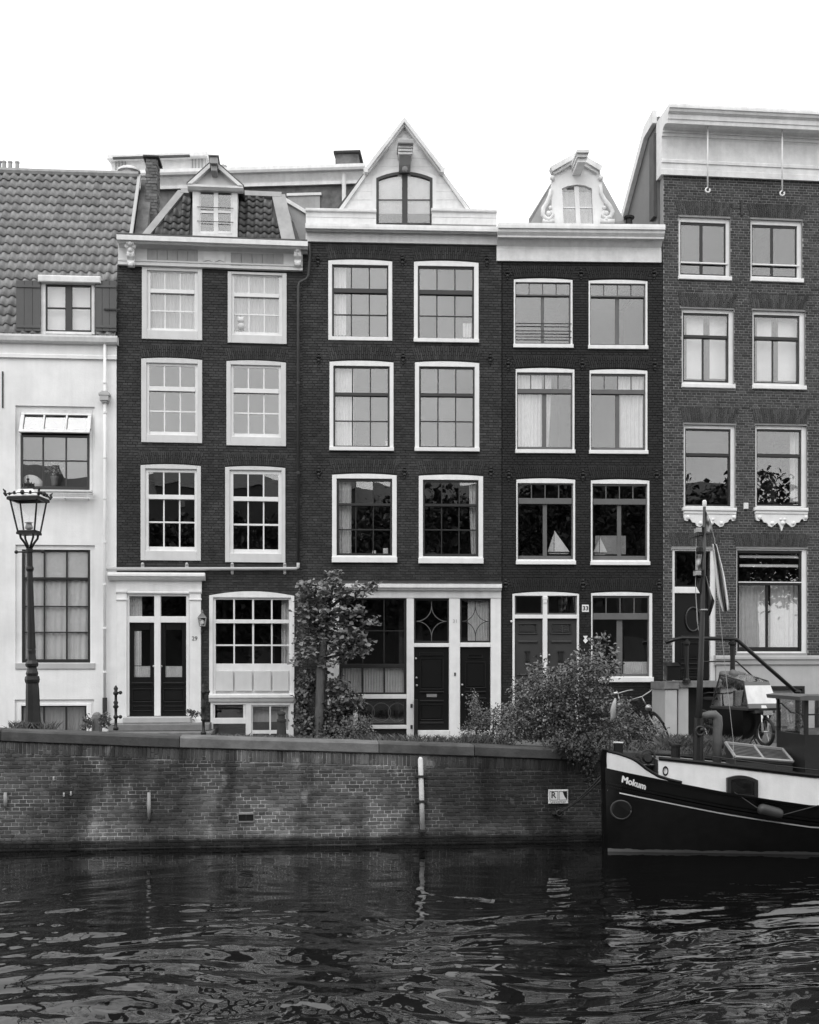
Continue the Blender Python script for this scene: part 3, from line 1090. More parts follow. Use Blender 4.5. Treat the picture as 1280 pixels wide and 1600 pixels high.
# ================================================== house 1: white plastered house, far left
def build_house1():
    H = H1.begin('house', 'white plastered house with a long grey pantile roof behind the street lamp', 'house', EYE - 1.75)
    x0, x1 = 0.0, H.x(182)
    zt = H.z(532, 90)
    RW = .10
    # window A: the outward tilted awning sash over a dark lower light
    H.hole((27, 640, 145, 772)); H.hole((27, 858, 145, 1036)); H.hole((27, 1099, 143, 1160))
    inner = list(H.holes)
    niche = [(23.5, 634, 148.5, 780), (23.5, 851, 148.5, 1046), (22.5, 1092.5, 147.5, 1165)]
    H.holes = []
    for r in niche:
        H.hole(r)
    H.part(cells(x0, x1, EYE - 1.9, zt, H.holes, 0, .045), 'wall', M_PLASTER)
    H.part(cells(x0, x1, EYE - 1.9, zt, inner, .046, .3), 'niche_wall', M_PLASTER)
    fr = MB()
    for r in ((27, 640, 32, 772), (140, 640, 145, 772), (32, 640, 140, 646), (32, 765, 140, 772)):
        H.box(fr, r, .042, .13, .006)
    f = H.part(fr, 'window', M_OFFW)
    sb = MB()
    for r in ((32.2, 680, 36, 764.8), (136, 680, 139.8, 764.8), (36, 680, 136, 683), (36, 760, 136, 764.8), (36, 719, 136, 721), (66, 683, 68.5, 719), (102, 683, 104.5, 719), (66, 721, 68.5, 760), (102, 721, 104.5, 760)):
        H.box(sb, r, .05, .09, .004)
    H.part(sb, 'sash', M_GREYD, f)
    for a, b in ((36, 66), (68.5, 102), (104.5, 136)):
        for c, d in ((683, 719), (721, 760)):
            pb = MB(); H.box(pb, (a - .2, c - .2, b + .2, d + .2), .066, .070); H.part(pb, 'pane', M_GLASS, f)
    # awning sash pushed outward at its foot
    tx0, tx1 = H.x(33), H.x(143)
    zt_, zb_ = H.z(647, 88), H.z(677, 88, -.18)
    def pt(x, s): return (x, lerp(.03, -.19, s), lerp(zt_, zb_, s))
    aw = MB()
    for a, b in ((0, .05), (.32, .345), (.64, .665), (.95, 1)):
        xa, xb = lerp(tx0, tx1, a), lerp(tx0, tx1, b)
        aw.slab(pt(xa, 0), pt(xb, 0), pt(xb, 1), pt(xa, 1), .035)
    for a, b in ((0, .08), (.86, 1.0)):
        p = [pt(tx0, a), pt(tx1, a), pt(tx1, b), pt(tx0, b)]
        aw.slab(*[(q[0], q[1] - .003, q[2] + .002) for q in p], .038)
    asb = H.part(aw, 'awning_sash', M_OFFW, f)
    for a, b in ((.05, .32), (.345, .64), (.665, .95)):
        xa, xb = lerp(tx0, tx1, a), lerp(tx0, tx1, b)
        pb = MB().slab(pt(xa, .06), pt(xb, .06), pt(xb, .88), pt(xa, .88), .004).map(lambda x, y, z: (x, y + .012, z))
        H.part(pb, 'pane', M_GLASS, f)
    for xs_ in (tx0 + .02, tx1 - .02):
        H.part(MB().tube([(xs_, .03, zt_ - .3), pt(xs_, .95)], .009, 5), 'stay', M_IRON, f)
    bl = MB().box(H.x(35), H.x(139), .035, .05, H.z(650, 88), H.z(646.2, 88))
    H.part(bl, 'head_rail', M_BLACKM, f)
    # shelf under it on brackets
    sh = MB(); H.box(sh, (24, 765, 143, 768), -.22, -.036, .006)
    s_ = H.part(sh, 'sill', M_OFFW, f)
    rl = MB(); H.box(rl, (24, 776, 141, 778), -.20, -.18)
    H.part(rl, 'rail', M_OFFW, f)
    for u in (26, 103, 139):
        x = H.x(u); z = H.z(768, u)
        H.part(MB().tube([(x, -.20, z - .01), (x, -.17, z - .14), (x, .0, z - .18)], .014, 5), 'bracket', M_OFFW, f)
    # window B, dark frame
    fr = MB()
    for r in ((27, 858, 34, 1036), (141, 858, 145, 1036), (33.8, 856.5, 141.2, 858.5)):
        H.box(fr, r, .05, .2)
    f = H.part(fr, 'window', M_PLASTER)
    sb = MB()
    rows = ((861, 902), (906, 946.5), (948.5, 987), (989, 1030))
    uu = ((38.5, 68), (70.5, 103), (105.5, 137))
    H.box(sb, (34, 858, 38.5, 1036), .07, .14, .006); H.box(sb, (137, 858, 141, 1036), .07, .14, .006)
    H.box(sb, (38.5, 858, 137, 861), .07, .14, .006); H.box(sb, (38.5, 1030, 137, 1036), .07, .14, .006)
    H.box(sb, (38.5, 902, 137, 906), .06, .14, .006)
    H.box(sb, (38.5, 946.5, 137, 948.5), .08, .11, .004); H.box(sb, (38.5, 987, 137, 989), .08, .11, .004)
    for c, d in rows:
        for a in (68, 103):
            H.box(sb, (a, c, a + 2.5, d), .08, .11, .004)
    H.part(sb, 'sash', M_SASHD, f)
    for c, d in rows:
        for a, b in uu:
            pb = MB(); H.box(pb, (a - .2, c - .2, b + .2, d + .2), .092, .096); H.part(pb, 'pane', M_GLASS, f)
    sl = MB(); H.box(sl, (23.6, 1036, 148.4, 1045.5), -.03, .16, .01)
    H.part(sl, 'sill', M_PLINTH, f)
    curtain(H, 36, 905, 139, 1032, .145, 'pale curtain drawn across the tall ground-floor window behind the lamp post', 'curtains behind the windows', M_BLIND, fold=.13, amp=.014)
    curtain(H, 36, 862, 139, 906, .122, 'white roller blind at the head of the tall window behind the lamp post', 'blinds behind the windows', M_BLIND, fold=3, amp=.004, name='roller_blind', cat='blind')
    # basement window with boarded lights
    fr = MB()
    for r in ((27, 1099, 33, 1150), (135, 1099, 143, 1150), (33, 1099, 135, 1103)):
        H.box(fr, r, .02, .16, .006)
    f = H.part(fr, 'window', M_PLASTER)
    sb = MB()
    for r in ((33, 1103, 35.5, 1150), (67, 1105, 69.5, 1150), (102, 1105, 104.5, 1150), (132.5, 1103, 135, 1150), (35.5, 1103, 132.5, 1105)):
        H.box(sb, r, .06, .12, .004)
    H.part(sb, 'sash', M_SASHD, f)
    for a, b in ((35.5, 67), (69.5, 102), (104.5, 132.5)):
        pb = MB(); H.box(pb, (a, 1105, b, 1150), .09, .094); H.part(pb, 'pane', M_GLASS, f)
    curtain(H, 34, 1104, 134, 1150, .20, 'grey net curtain in the basement window at the foot of the lamp', 'curtains behind the windows', M_TAUPE, fold=.08, amp=.012)
    interior(H, x0 + .02, x1 - .02, EYE - 1.9, zt - .02, [EYE - .35, H.z(800, 90)], .31, 3.0)
    # painted band and moulded gutter under the roof
    profile_board(H, -150, 183, [(521, -.20), (524, -.20), (531, -.17), (534, -.12), (534.5, -.10)], 'gutter', M_OFFW)
    profile_board(H, -150, 182, [(534.5, -.03), (552, -.03), (553, -.055), (558, -.055), (559, -.002)], 'frieze', M_PLASTER)
    # roof: pantiles on a deck
    zE, zR = H.z(524, 60, -.05), H.z(272, 60, 3.1)
    yE, yR = -.05, 3.1
    xr0, xr1 = -.2, H.x(182, -.05)
    def rp(x, s, up=0.0):
        return (x, lerp(yE, yR, s) - up * .82, lerp(zE, zR, s) + up * .57)
    xrt = H.x(225, 3.1)                     # right edge at the ridge seen against the chimney gable
    deck = MB().slab(rp(xr0, 0, -.05), rp(xr1, 0, -.05), rp(xr1, 1, -.05), rp(xr0, 1, -.05), .1)
    roof = H.part(deck, 'roof', M_ROOFD)
    back = MB().slab((xr1, yR, zR - .03), (xr0, yR, zR - .03), (xr0, yR + 3, zE), (xr1, yR + 3, zE), -.1)
    H.part(back, 'rear_roof', M_ROOFD)
    # S-shaped pantile
    nr, tw = 19, .197
    slope_len = math.hypot(yR - yE, zR - zE)
    tl = slope_len / nr
    ang = math.atan2(zR - zE, yR - yE)
    pan = pantile(tw, tl)
    me = pan.mesh('roof_tile', M_TILE, True)
    nc = int((xr1 - xr0) / tw)
    dorm = H.rect((22, 432, 184, 524), 0)
    for j in range(nr):
        for i in range(nc):
            x = xr1 - .02 - (nc - i) * tw + tw / 2
            s = j / nr
            # leave the dormer and its shutters out
            px, py, pz = rp(x, s, .0)
            if dorm[0] + .02 < x < dorm[1] + .3 and j < 4.5 and H.x(64) < x < H.x(151):
                continue
            o = ob('roof_tile', me, roof)
            o.location = (x + random.uniform(-.004, .004), py, pz)
            o.rotation_euler = (ang + random.uniform(-.012, .012), 0, random.uniform(-.012, .012))
    rt = MB().tube([rp(xr0, 1.0, .06), rp(lerp(xr0, xr1, .5), 1.0, .045), rp(xr1, 1.0, .06)], .09, 8)
    H.part(rt, 'ridge', M_TILE, roof)
    # dormer with side-hung shutters
    y0 = -.02
    dm = MB()
    # cheeks reach back to the slope
    for u in (66, 149):
        x = H.x(u)
        dm.prism([(y0 + .05, H.z(520, 107)), (y0 + .05, H.z(441, 107)), (1.25, H.z(441, 107)), (.05, H.z(520, 107))], 'x', x - .03, x + .03)
    dr = H.part(dm, 'dormer', M_OFFW)
    hd = MB(); H.box(hd, (59, 430, 157, 441), y0 - .14, 1.3, .02)
    H.part(hd, 'dormer_roof', M_OFFW, dr)
    f = MB()
    for r in ((63, 441, 71, 522), (143, 441, 148, 522), (71, 441, 143, 444), (71, 518, 143, 522)):
        H.box(f, r, y0 - .03, y0 + .1, .006)
    H.part(f, 'frame', M_OFFW, dr)
    sb = MB()
    for r in ((71, 444, 73.5, 518), (102, 444, 112.5, 518), (141, 444, 143, 518)):
        H.box(sb, r, y0 + .01, y0 + .07, .005)
    for a, b in ((73.5, 102), (112.5, 141)):
        for c, d in ((444, 446.5), (480, 482), (515.5, 518)):
            H.box(sb, (a, c, b, d), y0 + .012, y0 + .07, .005)
    H.part(sb, 'sash', M_GREYD, dr)
    for a, b in ((73.5, 102), (112.5, 141)):
        for c, d in ((446.5, 480), (482, 515.5)):
            pb = MB(); H.box(pb, (a, c, b, d), y0 + .04, y0 + .044); H.part(pb, 'pane', M_GLASS, dr)
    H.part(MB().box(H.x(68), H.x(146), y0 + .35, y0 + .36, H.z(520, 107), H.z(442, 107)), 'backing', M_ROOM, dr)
    curtain(H, 72, 445, 142, 517, y0 + .14, 'white blind filling the dormer window between two grey shutters', 'blinds behind the windows', M_BLIND, fold=4, amp=.003, name='roller_blind', cat='blind')
    for a, b in ((25, 63.5), (148.5, 182)):
        sm = MB()
        n = 3
        for i in range(n):
            H.box(sm, (lerp(a, b, i / n) + .15, 438, lerp(a, b, (i + 1) / n) - .15, 517), y0 - .085, y0 - .05, .004)
        st = H.part(sm, 'shutter', M_SHUT, dr)
        for v in (445, 508):
            bt = MB(); H.box(bt, (a + .5, v, b - .5, v + 4), y0 - .105, y0 - .083, .004); H.part(bt, 'batten', M_SHUT, st)
    hk = MB(); H.box(hk, (162, 482, 188, 484), y0 - .12, y0 - .10); H.part(hk, 'shutter_hook', M_IRON, dr)
    # rainwater pipe
    x = H.x(165)
    pm = MB().tube([(x, -.09, H.z(536, 165)), (x, -.09, H.z(1090, 165))], .033, 10)
    dp = H.part(pm, 'downpipe', M_PLASTER, smooth=True)
    for v in (600, 646, 716, 780, 848, 914, 982, 1050):
        z = H.z(v, 165)
        H.part(MB().lathe([(.04, -.022), (.044, -.018), (.044, .018), (.04, .022)], (x, -.09, z), 10), 'pipe_collar', M_PLASTER, dp)
    z0, z1 = H.z(631, 166), H.z(613, 166)
    hp = MB().box(x - .09, x + .09, -.19, -.01, z0 + .04, z1 - .03).box(x - .115, x + .115, -.20, -.008, z1 - .10, z1 - .055).box(x - .06, x + .06, -.16, -.012, z0, z0 + .04).box(x - .06, x + .06, -.16, -.012, z1 - .03, z1)
    H.part(hp, 'hopper', M_PLINTH, dp)
    H.part(MB().tube([(x, -.09, H.z(1090, 165)), (x, -.09, H.z(1130, 165))], .05, 10), 'pipe_shoe', M_IRON, dp)
    # iron wall strap on the far left
    st = MB(); H.box(st, (3, 580, 5, 637), -.025, .0); H.part(st, 'wall_strap', M_IRON)
    # party chimney on the right gable
    gx0, gx1 = H.x(184, .9), H.x(184, .9) + .62
    xg = xr1
    gb = MB()
    gb.prism([(yE + .35, zE), (yR + .25, zR + .05), (yR + .25, zR - 2.2), (yE + 1.3, zE)], 'x', xg + .02, xg + .3)
    ch = H.part(gb, 'gable_end', M_CHIM)
    H.part(MB().slab(rp(xg - .02, .09, .08), rp(xg + .05, .09, .08), rp(xg + .05, 1, .08), rp(xg - .02, 1, .08), .06), 'verge_board', M_PLINTH)
    cx0, cx1 = H.x(228, 3.0), H.x(246, 3.0)
    cz = H.z(246, 237, 3.0)
    ck = courses(cx0, cx1, zR - 2.7, cz - .06, [], .075, .24, .012)
    cm = brick_mb(ck, 2.9, .03, .01)
    cside = courses(2.9, 3.45, zR - 2.7, cz - .06, [], .075, .24, .012)
    cs = brick_mb(cside, 0, .03, .01)
    cs.map(lambda x, y, z: (cx1 - y, x, z))
    cm.merge(cs)
    stack = H.part(MB().box(cx0 + .012, cx1 - .012, 2.912, 3.45, zR - 2.7, cz - .065), 'chimney', M_CHIM)
    H.part(cm, 'brickwork', M_CHIM, stack, kind='stuff')
    cap = MB().cbox(cx0 - .05, cx1 + .06, 2.84, 3.5, cz - .055, cz, .015)
    H.part(cap, 'chimney_cap', M_IRON, stack)

def pantile(tw, tl, th=.020):
    """S-section pantile lying along +y (up the slope), its centre line at x = 0"""
    n = 10
    mb = MB()
    ring = []
    L = tl * 1.22
    for y, lift in ((-.02, .046), (L, .002)):
        for t_ in (th, 0.0):
            for i in range(n + 1):
                s = i / n
                x = (s - .5) * tw * 1.06
                z = .030 * math.sin(2 * math.pi * s + .4) + lift + t_
                ring.append((x, y, z))
    mb.v = ring
    k = n + 1
    for i in range(n):
        mb.f.append((i, i + 1, 2 * k + i + 1, 2 * k + i))           # top
        mb.f.append((i, k + i, k + i + 1, i + 1))                    # butt end
        mb.f.append((k + i, 3 * k + i, 3 * k + i + 1, k + i + 1))    # underside
    mb.f.append((0, 2 * k, 3 * k, k)); mb.f.append((n, k + n, 3 * k + n, 2 * k + n))
    return mb

# ================================================== house 2: dark brick, white sashes, tiled mansard
def build_house2():
    H = H2.begin('house', 'dark brick house with white small-paned sash windows and tiled mansard roof', 'house', EYE - 1.95)
    x0, x1 = 0.0, H.x(473)
    wins = [
        ((222, 419, 316, 531), (230, 424, 309, 517), (235, 304), [(426, 452, 3), (458, 484, 3), (486.5, 512, 3)], 0, 2.2),
        ((356, 426, 448, 537), (362, 430, 441, 524), (366, 436), [(432, 458, 3), (464, 489.5, 3), (492, 518, 3)], 0, 2.2),
        ((221, 562, 316, 692), (229, 568, 309, 680), (233, 305), [(572, 604, 3), (611, 641, 3), (643.5, 674, 3)], 0, 2.2),
        ((354, 566, 447, 697), (361, 571, 439, 683), (365, 435.5), [(575, 607, 3), (614, 644, 3), (646.5, 677, 3)], 0, 2.2),
        ((220, 728, 314, 876), (227, 733, 308, 861), (232, 304), [(738, 773, 3), (780, 814.5, 3), (817, 854, 3)], 0, 2.2),
        ((352, 731, 446, 879), (359, 735, 440, 865), (364.5, 435), [(741, 776, 3), (783, 818, 3), (821, 858, 3)], 0, 2.2)]
    for i, (O, FI, gu, rows, rl, bt) in enumerate(wins):
        window(H, O, FI, gu, rows, M_CREAM, M_WHITE, bt, rail=0, arch=0 if i < 2 else 2.2, y0=-.035)
        if i >= 2:
            brick_arch(H, O[0] + 1, O[1] - 21, O[2] - 1, O[1] - 2.6, 30, 5, M_B2, crown=2)
    # ground floor: one tall window over a blind panel and a basement pair
    window(H, (327, 931, 460, 1092), (333, 934, 455, 1084), (337, 451.5), [(937, 968, [337, 364.5, 367, 394, 397, 423.5, 426, 451.5]), (974, 1007, [337, 364.5, 367, 394, 397, 423.5, 426, 451.5]),
           (1009.5, 1037, [337, 364.5, 367, 394, 397, 423.5, 426, 451.5])], M_WHITE, M_WHITE, 2.5, rail=0, arch=7, y0=-.03)
    for a, b in ((337, 364.5), (367, 394), (397, 423.5), (426, 451.5)):
        pm = MB()
        H.box(pm, (a, 1048, b, 1080), -.012, .03, .01)
        H.part(pm, 'apron_panel', M_CREAM)
    # sill between the two floors
    profile_board(H, 326, 460.5, [(1086, -.12), (1090, -.12), (1092, -.09), (1095, -.07), (1097, -.05)], 'sill', M_WHITE)
    H.hole((329, 1097, 459, 1160))
    fb = MB()
    for r in ((329, 1097, 333, 1160), (384, 1097, 393, 1160), (453, 1097, 459, 1160), (333, 1097, 384, 1101), (393, 1097, 453, 1102), (333, 1122, 384, 1131)):
        H.box(fb, r, -.02, .12, .006)
    f = H.part(fb, 'basement_window', M_WHITE)
    sb = MB()
    for r in ((393.2, 1102, 395, 1160), (421, 1104, 423.5, 1141), (421, 1146.5, 423.5, 1160), (451, 1102, 452.8, 1160), (395, 1102, 451, 1104), (395, 1141, 451, 1146.5), (333.2, 1101, 336, 1122), (380, 1101, 383.8, 1122)):
        H.box(sb, r, .01, .06, .004)
    H.part(sb, 'sash', M_WHITE, f)
    for r in ((395, 1104, 421, 1141), (423.5, 1104, 451, 1141), (395, 1146.5, 421, 1160), (423.5, 1146.5, 451, 1160), (336, 1101, 380, 1122), (333, 1131, 384, 1160)):
        pb = MB(); H.box(pb, r, .034, .038); H.part(pb, 'pane', M_GLASS, f)
    curtain(H, 438, 1102, 452, 1150, .12, 'white curtain drawn to the right side of the low basement window', 'curtains behind the windows', fold=.07, amp=.015)
    curtain(H, 395, 1103, 438, 1128, .16, 'short half-lowered blind in the low basement window behind the iron bollard', 'blinds behind the windows', M_NET, fold=3, amp=.004, name='roller_blind', cat='blind')
    curtain(H, 440, 936, 453, 1040, .18, 'white curtain at the right of the big white ground-floor window', 'curtains behind the windows', fold=.075, amp=.015)
    curtain(H, 231, 425, 308, 516, .14, 'net curtain across the left top-floor window under the bracketed eaves', 'curtains behind the windows', M_NET, fold=.09, amp=.014)
    curtain(H, 363, 431, 440, 521, .14, 'net curtain across the right top-floor window beside the bent rain pipe', 'curtains behind the windows', M_NET, fold=.09, amp=.014)
    # door case: paired black doors under a white entablature
    H.hole((198, 928, 296, 1119))
    fr = MB()
    for r in ((198, 928, 202, 1119), (291, 928, 296, 1119), (241, 928, 251, 1119), (202, 928, 241, 931.5), (251, 928, 291, 931.5), (202, 963, 241, 973), (251, 963, 291, 973)):
        H.box(fr, r, .0, .16, .008)
    dc = H.part(fr, 'door_frame', M_WHITE)
    for a, b in ((202, 241), (251, 291)):
        pb = MB(); H.box(pb, (a, 931.5, b, 963), .06, .064); H.part(pb, 'fanlight', M_GLASS, dc)
    for a, b in ((182, 198), (296, 314)):
        pil = MB()
        H.box(pil, (a, 925, b, 1132), -.05, .02, .008)
        H.box(pil, (a - 1, 935, b + 1, 938), -.075, -.049, .006)
        H.box(pil, (a - 1, 922, b + 1, 926), -.08, .018, .006)
        H.box(pil, (a - 1.5, 1122, b + 1.5, 1134), -.07, .019, .008)
        H.part(pil, 'pilaster', M_WHITE, dc)
    profile_board(H, 181, 315, [(907, -.03), (913, -.03), (913.2, -.045), (924, -.045), (925, -.06), (927, -.06), (928, -.01)], 'frieze', M_WHITE, dc)
    profile_board(H, 168, 320, [(894.5, -.20), (897, -.21), (900, -.21), (901, -.18), (904, -.15), (907, -.08)], 'cornice', M_WHITE, dc)
    for (a, b) in ((202, 241), (251, 291)):
        gl = (a + 7, 984, b - 7, 1058)
        door(H, (a - .5, 973.5, b + .5, 1118.5), M_BLACK, .07, panels=[(a + 3, 1066, b - 3, 1070), (a + 3, 1076, b - 3, 1098), (a + 3, 1103, b - 3, 1112)],
             knobs=[((b - 1, 1041) if a < 240 else (a + 1, 1041))], glazed=gl)
    # lace in the door lights
    def lace(u0, v0, u1, v1, lab):
        curtain(H, u0, v0, u1, v1, .105, lab, 'lace panels in the black doors', M_CURT, fold=.05, amp=.004, name='lace_panel', cat='lace curtain')
    lace(207, 986, 221, 1040, 'tall lace strip in the glass of the left black door')
    lace(208, 1041, 236, 1060, 'low lace panel at the foot of the left black door glass')
    lace(258, 1041, 286, 1060, 'low lace panel at the foot of the right black door glass')
    curtain(H, 202, 932, 222, 963, .13, 'pleated curtain in the left fanlight over the black doors', 'curtains behind the windows', fold=.05, amp=.012)
    t = text('29', 'house_number', .125, M_BLACKM, (*H.loc(304.5, 998), 0), (R(90), 0, 0), dc, ext=.002)
    xx, zz = H.loc(304.5, 998)
    t.location = (xx, -.053, zz)
    zt = H.z(418, 320)
    brick_wall(H, x0, x1, EYE - 2.1, zt, M_MO2, M_B2, .058, .215, .009)
    interior(H, x0 + .02, x1 - .02, EYE - 2.1, zt - .02, [EYE - .95, H.z(905, 320), H.z(712, 320), H.z(548, 320)])
    # eaves
    profile_board(H, 184, 473, [(385, -.05), (409, -.05), (409.3, -.075), (411.5, -.075), (411.7, -.055), (413.5, -.055), (414, -.10), (417.5, -.10), (420, -.03), (420.3, -.002)], 'frieze', M_CREAM)
    for a, c, b, d in ((230, 390, 309, 411.5), (361, 396, 443, 417)):
        n = 5
        mb = MB()
        H.box(mb, (a, c, b, d - 2.5), -.052, -.040)
        fp = H.part(mb, 'frieze_panel', M_TAUPE)
        for i in range(n):
            mb = MB()
            H.box(mb, (lerp(a, b, i / n) + .25, c + .2, lerp(a, b, (i + 1) / n) - .25, d - 2.7), -.066 + random.uniform(-.003, .003), -.0525, .006)
            H.part(mb, 'board', M_TAUPE, fp)
    mb = MB()
    S(H, mb, [(317, 396), (325, 393), (334, 397), (343, 393), (352, 398), (351, 409), (343, 406), (334, 410), (326, 406), (318, 408)], -.072, -.045)
    H.part(mb, 'carved_panel', M_CREAM)
    profile_board(H, 182, 481, [(370.5, -.36), (373, -.37), (379, -.37), (380, -.31), (384, -.27), (385.2, -.12), (391, -.06)], 'eaves_cornice', M_OFFW)
    profile_board(H, 182, 480.5, [(368.8, -.365), (370.5, -.375)], 'gutter', M_ROOFD)
    for u in (206, 465):
        x, z = H.loc(u, 402)
        dz = 1.0
        cm = MB()
        side = [(-.06, z + .24), (-.30, z + .24), (-.31, z + .19), (-.24, z + .13), (-.21, z + .06), (-.235, z - .0), (-.20, z - .06), (-.14, z - .10), (-.155, z - .16), (-.13, z - .21), (-.07, z - .245)]
        cm.prism([(y, zz_) for y, zz_ in side], 'x', x - .075, x + .075)
        cm.ball((x - .07, -.22, z + .16), .055, 6).ball((x + .07, -.22, z + .16), .055, 6).ball((x, -.29, z + .2), .05, 6)
        cm.ball((x - .045, -.19, z - .02), .045, 6).ball((x + .045, -.19, z - .02), .045, 6).ball((x, -.15, z - .2), .055, 6).ball((x, -.23, z + .08), .05, 6)
        H.part(cm, 'console', M_OFFW)
    # mansard
    yE, yT = .02, .75
    zE, zT = H.z(372, 330, yE), H.z(303, 340, yT)
    xa, xb = H.x(225, yE), H.x(470, yE)
    xc, xd = H.x(283, yT), H.x(440, yT)
    rb = MB().slab((xa, yE, zE), (xb, yE, zE), (xd, yT, zT), (xc, yT, zT), .08)
    roof = H.part(rb, 'mansard_roof', M_ROOFD)
    # hips going back, flat top
    rk = MB().quad((xb, yE, zE), (xb, 4, zE), (xd, 4, zT), (xd, yT, zT)).quad((xa, 4, zE), (xa, yE, zE), (xc, yT, zT), (xc, 4, zT)).quad((xc, yT, zT), (xd, yT, zT), (xd, 4, zT), (xc, 4, zT)).quad((xa, 4, zE), (xc, 4, zT), (xd, 4, zT), (xb, 4, zE))
    H.part(rk, 'roof_back', M_LEAD)
    def rp(x, s, up=0):
        return (x, lerp(yE, yT, s) - up * .93, lerp(zE, zT, s) + up * .37)
    L = math.hypot(yT - yE, zT - zE)
    ang = math.atan2(zT - zE, yT - yE)
    nr, tw = 7, .178
    me = pantile(tw, L / nr).mesh('roof_tile', M_TILED, True)
    for j in range(nr):
        s = j / nr
        xl, xr = lerp(xa, xc, s), lerp(xb, xd, s)
        n = int((xr - xl) / tw) + 1
        k0 = math.floor(xl / tw)
        for i in range(k0, k0 + n + 2):
            x = i * tw
            xl2, xr2 = lerp(xa, xc, s + 1.2 / nr), lerp(xb, xd, s + 1.2 / nr)
            if x < xl2 + .15 or x > xr2 - .33:
                continue
            if H.x(301) - .06 < x < H.x(371) + .06:
                continue
            o = ob('roof_tile', me, roof)
            p = rp(x, s, .0)
            o.location = (x, p[1], p[2])
            o.rotation_euler = (ang + random.uniform(-.015, .015), 0, random.uniform(-.015, .015))
    # lead hips, boards and ridge
    def board(p0, p1, w, nm, m):
        (s0, a0), (s1, a1) = p0, p1
        q = MB().slab(rp(a0, s0, .075), rp(a0 + w, s0, .075), rp(a1 + w, s1, .075), rp(a1, s1, .075), .07)
        return H.part(q, nm, m, roof)
    board((-.01, xa - .03), (1.0, xc - .06), .17, 'hip_board', M_LEAD)
    board((-.01, xb - .42), (1.0, xd - .22), .30, 'hip_board', M_LEAD)
    top = MB().slab(rp(xc, .94, .08), rp(xd, .94, .08), rp(xd, 1.04, .09), rp(xc, 1.04, .09), .08)
    H.part(top, 'ridge_flashing', M_LEAD, roof)
    # dormer
    y0 = -.10
    dxl, dxr = H.x(301, y0), H.x(371, y0)
    zb_, zt_ = H.z(372, 336, y0), H.z(293, 336, y0)
    db = MB()
    db.box(dxl, H.x(311, y0), y0, y0 + .1, zb_, zt_).box(H.x(363, y0), dxr, y0, y0 + .1, zb_, zt_).box(H.x(311, y0), H.x(363, y0), y0, y0 + .1, H.z(296, 336, y0), zt_).box(H.x(311, y0), H.x(363, y0), y0, y0 + .1, zb_, H.z(365, 336, y0))
    db.box(dxl + .003, dxl + .05, y0 + .1, 1.3, zb_ + .02, zt_).box(dxr - .05, dxr - .003, y0 + .1, 1.3, zb_ + .02, zt_)
    dm = H.part(db, 'dormer', M_OFFW)
    sb = MB()
    for r in ((311, 296, 313.5, 365), (334, 296, 341, 365), (360.5, 296, 363, 365)):
        H.box(sb, r, y0 + .02, y0 + .07, .005)
    for a, b in ((313.5, 334), (341, 360.5)):
        for c, d in ((296, 299.5), (328.5, 333), (361, 365)):
            H.box(sb, (a, c, b, d), y0 + .022, y0 + .07, .005)
    H.part(sb, 'sash', M_WHITE, dm)
    for a, b in ((313.5, 334), (341, 360.5)):
        for c, d in ((299.5, 328.5), (333, 361)):
            pb = MB(); H.box(pb, (a, c, b, d), y0 + .045, y0 + .049); H.part(pb, 'pane', M_GLASS, dm)
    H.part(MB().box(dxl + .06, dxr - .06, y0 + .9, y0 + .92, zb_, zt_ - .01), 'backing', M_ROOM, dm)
    for v in (325, 347):
        z = H.z(v, 336, y0)
        H.part(MB().tube([(H.x(308, y0), y0 - .03, z), (H.x(365, y0), y0 - .03, z)], .008, 6), 'guard_rail', M_IRON, dm)
    # pediment
    zc, za = H.z(293, 336, y0 - .1), H.z(251, 333, y0 - .1)
    pl, pr, pc = H.x(293, y0 - .1), H.x(380, y0 - .1), H.x(334, y0 - .1)
    pd = MB().prism([(pl + .06, zc + .02), (pr - .06, zc + .02), (pc, za - .09)], 'y', y0 - .02, y0 + .1)
    H.part(pd, 'pediment', M_CREAM, dm)
    pb_ = MB().prism([(y0 - .13, zc), (y0 - .13, zc + .045), (y0 + .05, zc + .05), (y0 + .05, zc - .05), (y0 - .07, zc - .05)], 'x', pl, pr)
    H.part(pb_, 'pediment_sill', M_OFFW, dm)
    for (a, b) in ((pl, pc), (pr, pc)):
        t = .075
        rq = MB().prism([(a, zc + .047), (b, za), (b, za - t * 1.25), (a + (t * 1.35 if a < b else -t * 1.35), zc + .047)], 'y', y0 - .15, y0 + .06)
        H.part(rq, 'raking_cornice', M_OFFW, dm)
        rr = MB().slab((a, y0 - .14, zc + .05), (b, y0 - .14, za + .002), (b, 1.4, za + .002), (a, 1.4, zc + .05), .025 if a > b else -.025)
        H.part(rr, 'dormer_roof', M_ROOFD, dm)
    # hoist beam
    bx = H.x(334, -.5)
    hb = MB().cbox(bx - .085, bx + .085, -.52, -.02, H.z(262, 334, -.3), H.z(253, 334, -.3) + .02, .01)
    hb.cbox(bx - .06, bx + .06, -.44, -.02, H.z(271, 334, -.3), H.z(262, 334, -.3) - .001, .01).cbox(bx - .11, bx + .11, -.56, -.02, H.z(253, 334, -.3) + .021, H.z(253, 334, -.3) + .05, .01)
    H.part(hb, 'hoist_beam', M_TAUPE, dm)
    # rainwater pipe: swan neck, fall, level run over the doors
    z1 = H.z(383, 482)
    pts = [(H.x(483), -.14, H.z(384, 483)), (H.x(484), -.12, H.z(400, 484)), (H.x(482), -.10, H.z(432, 482)), (H.x(479), -.10, H.z(438, 479)), (H.x(468), -.09, H.z(443, 468)), (H.x(466), -.09, H.z(450, 466)), (H.x(466), -.09, H.z(880, 466))]
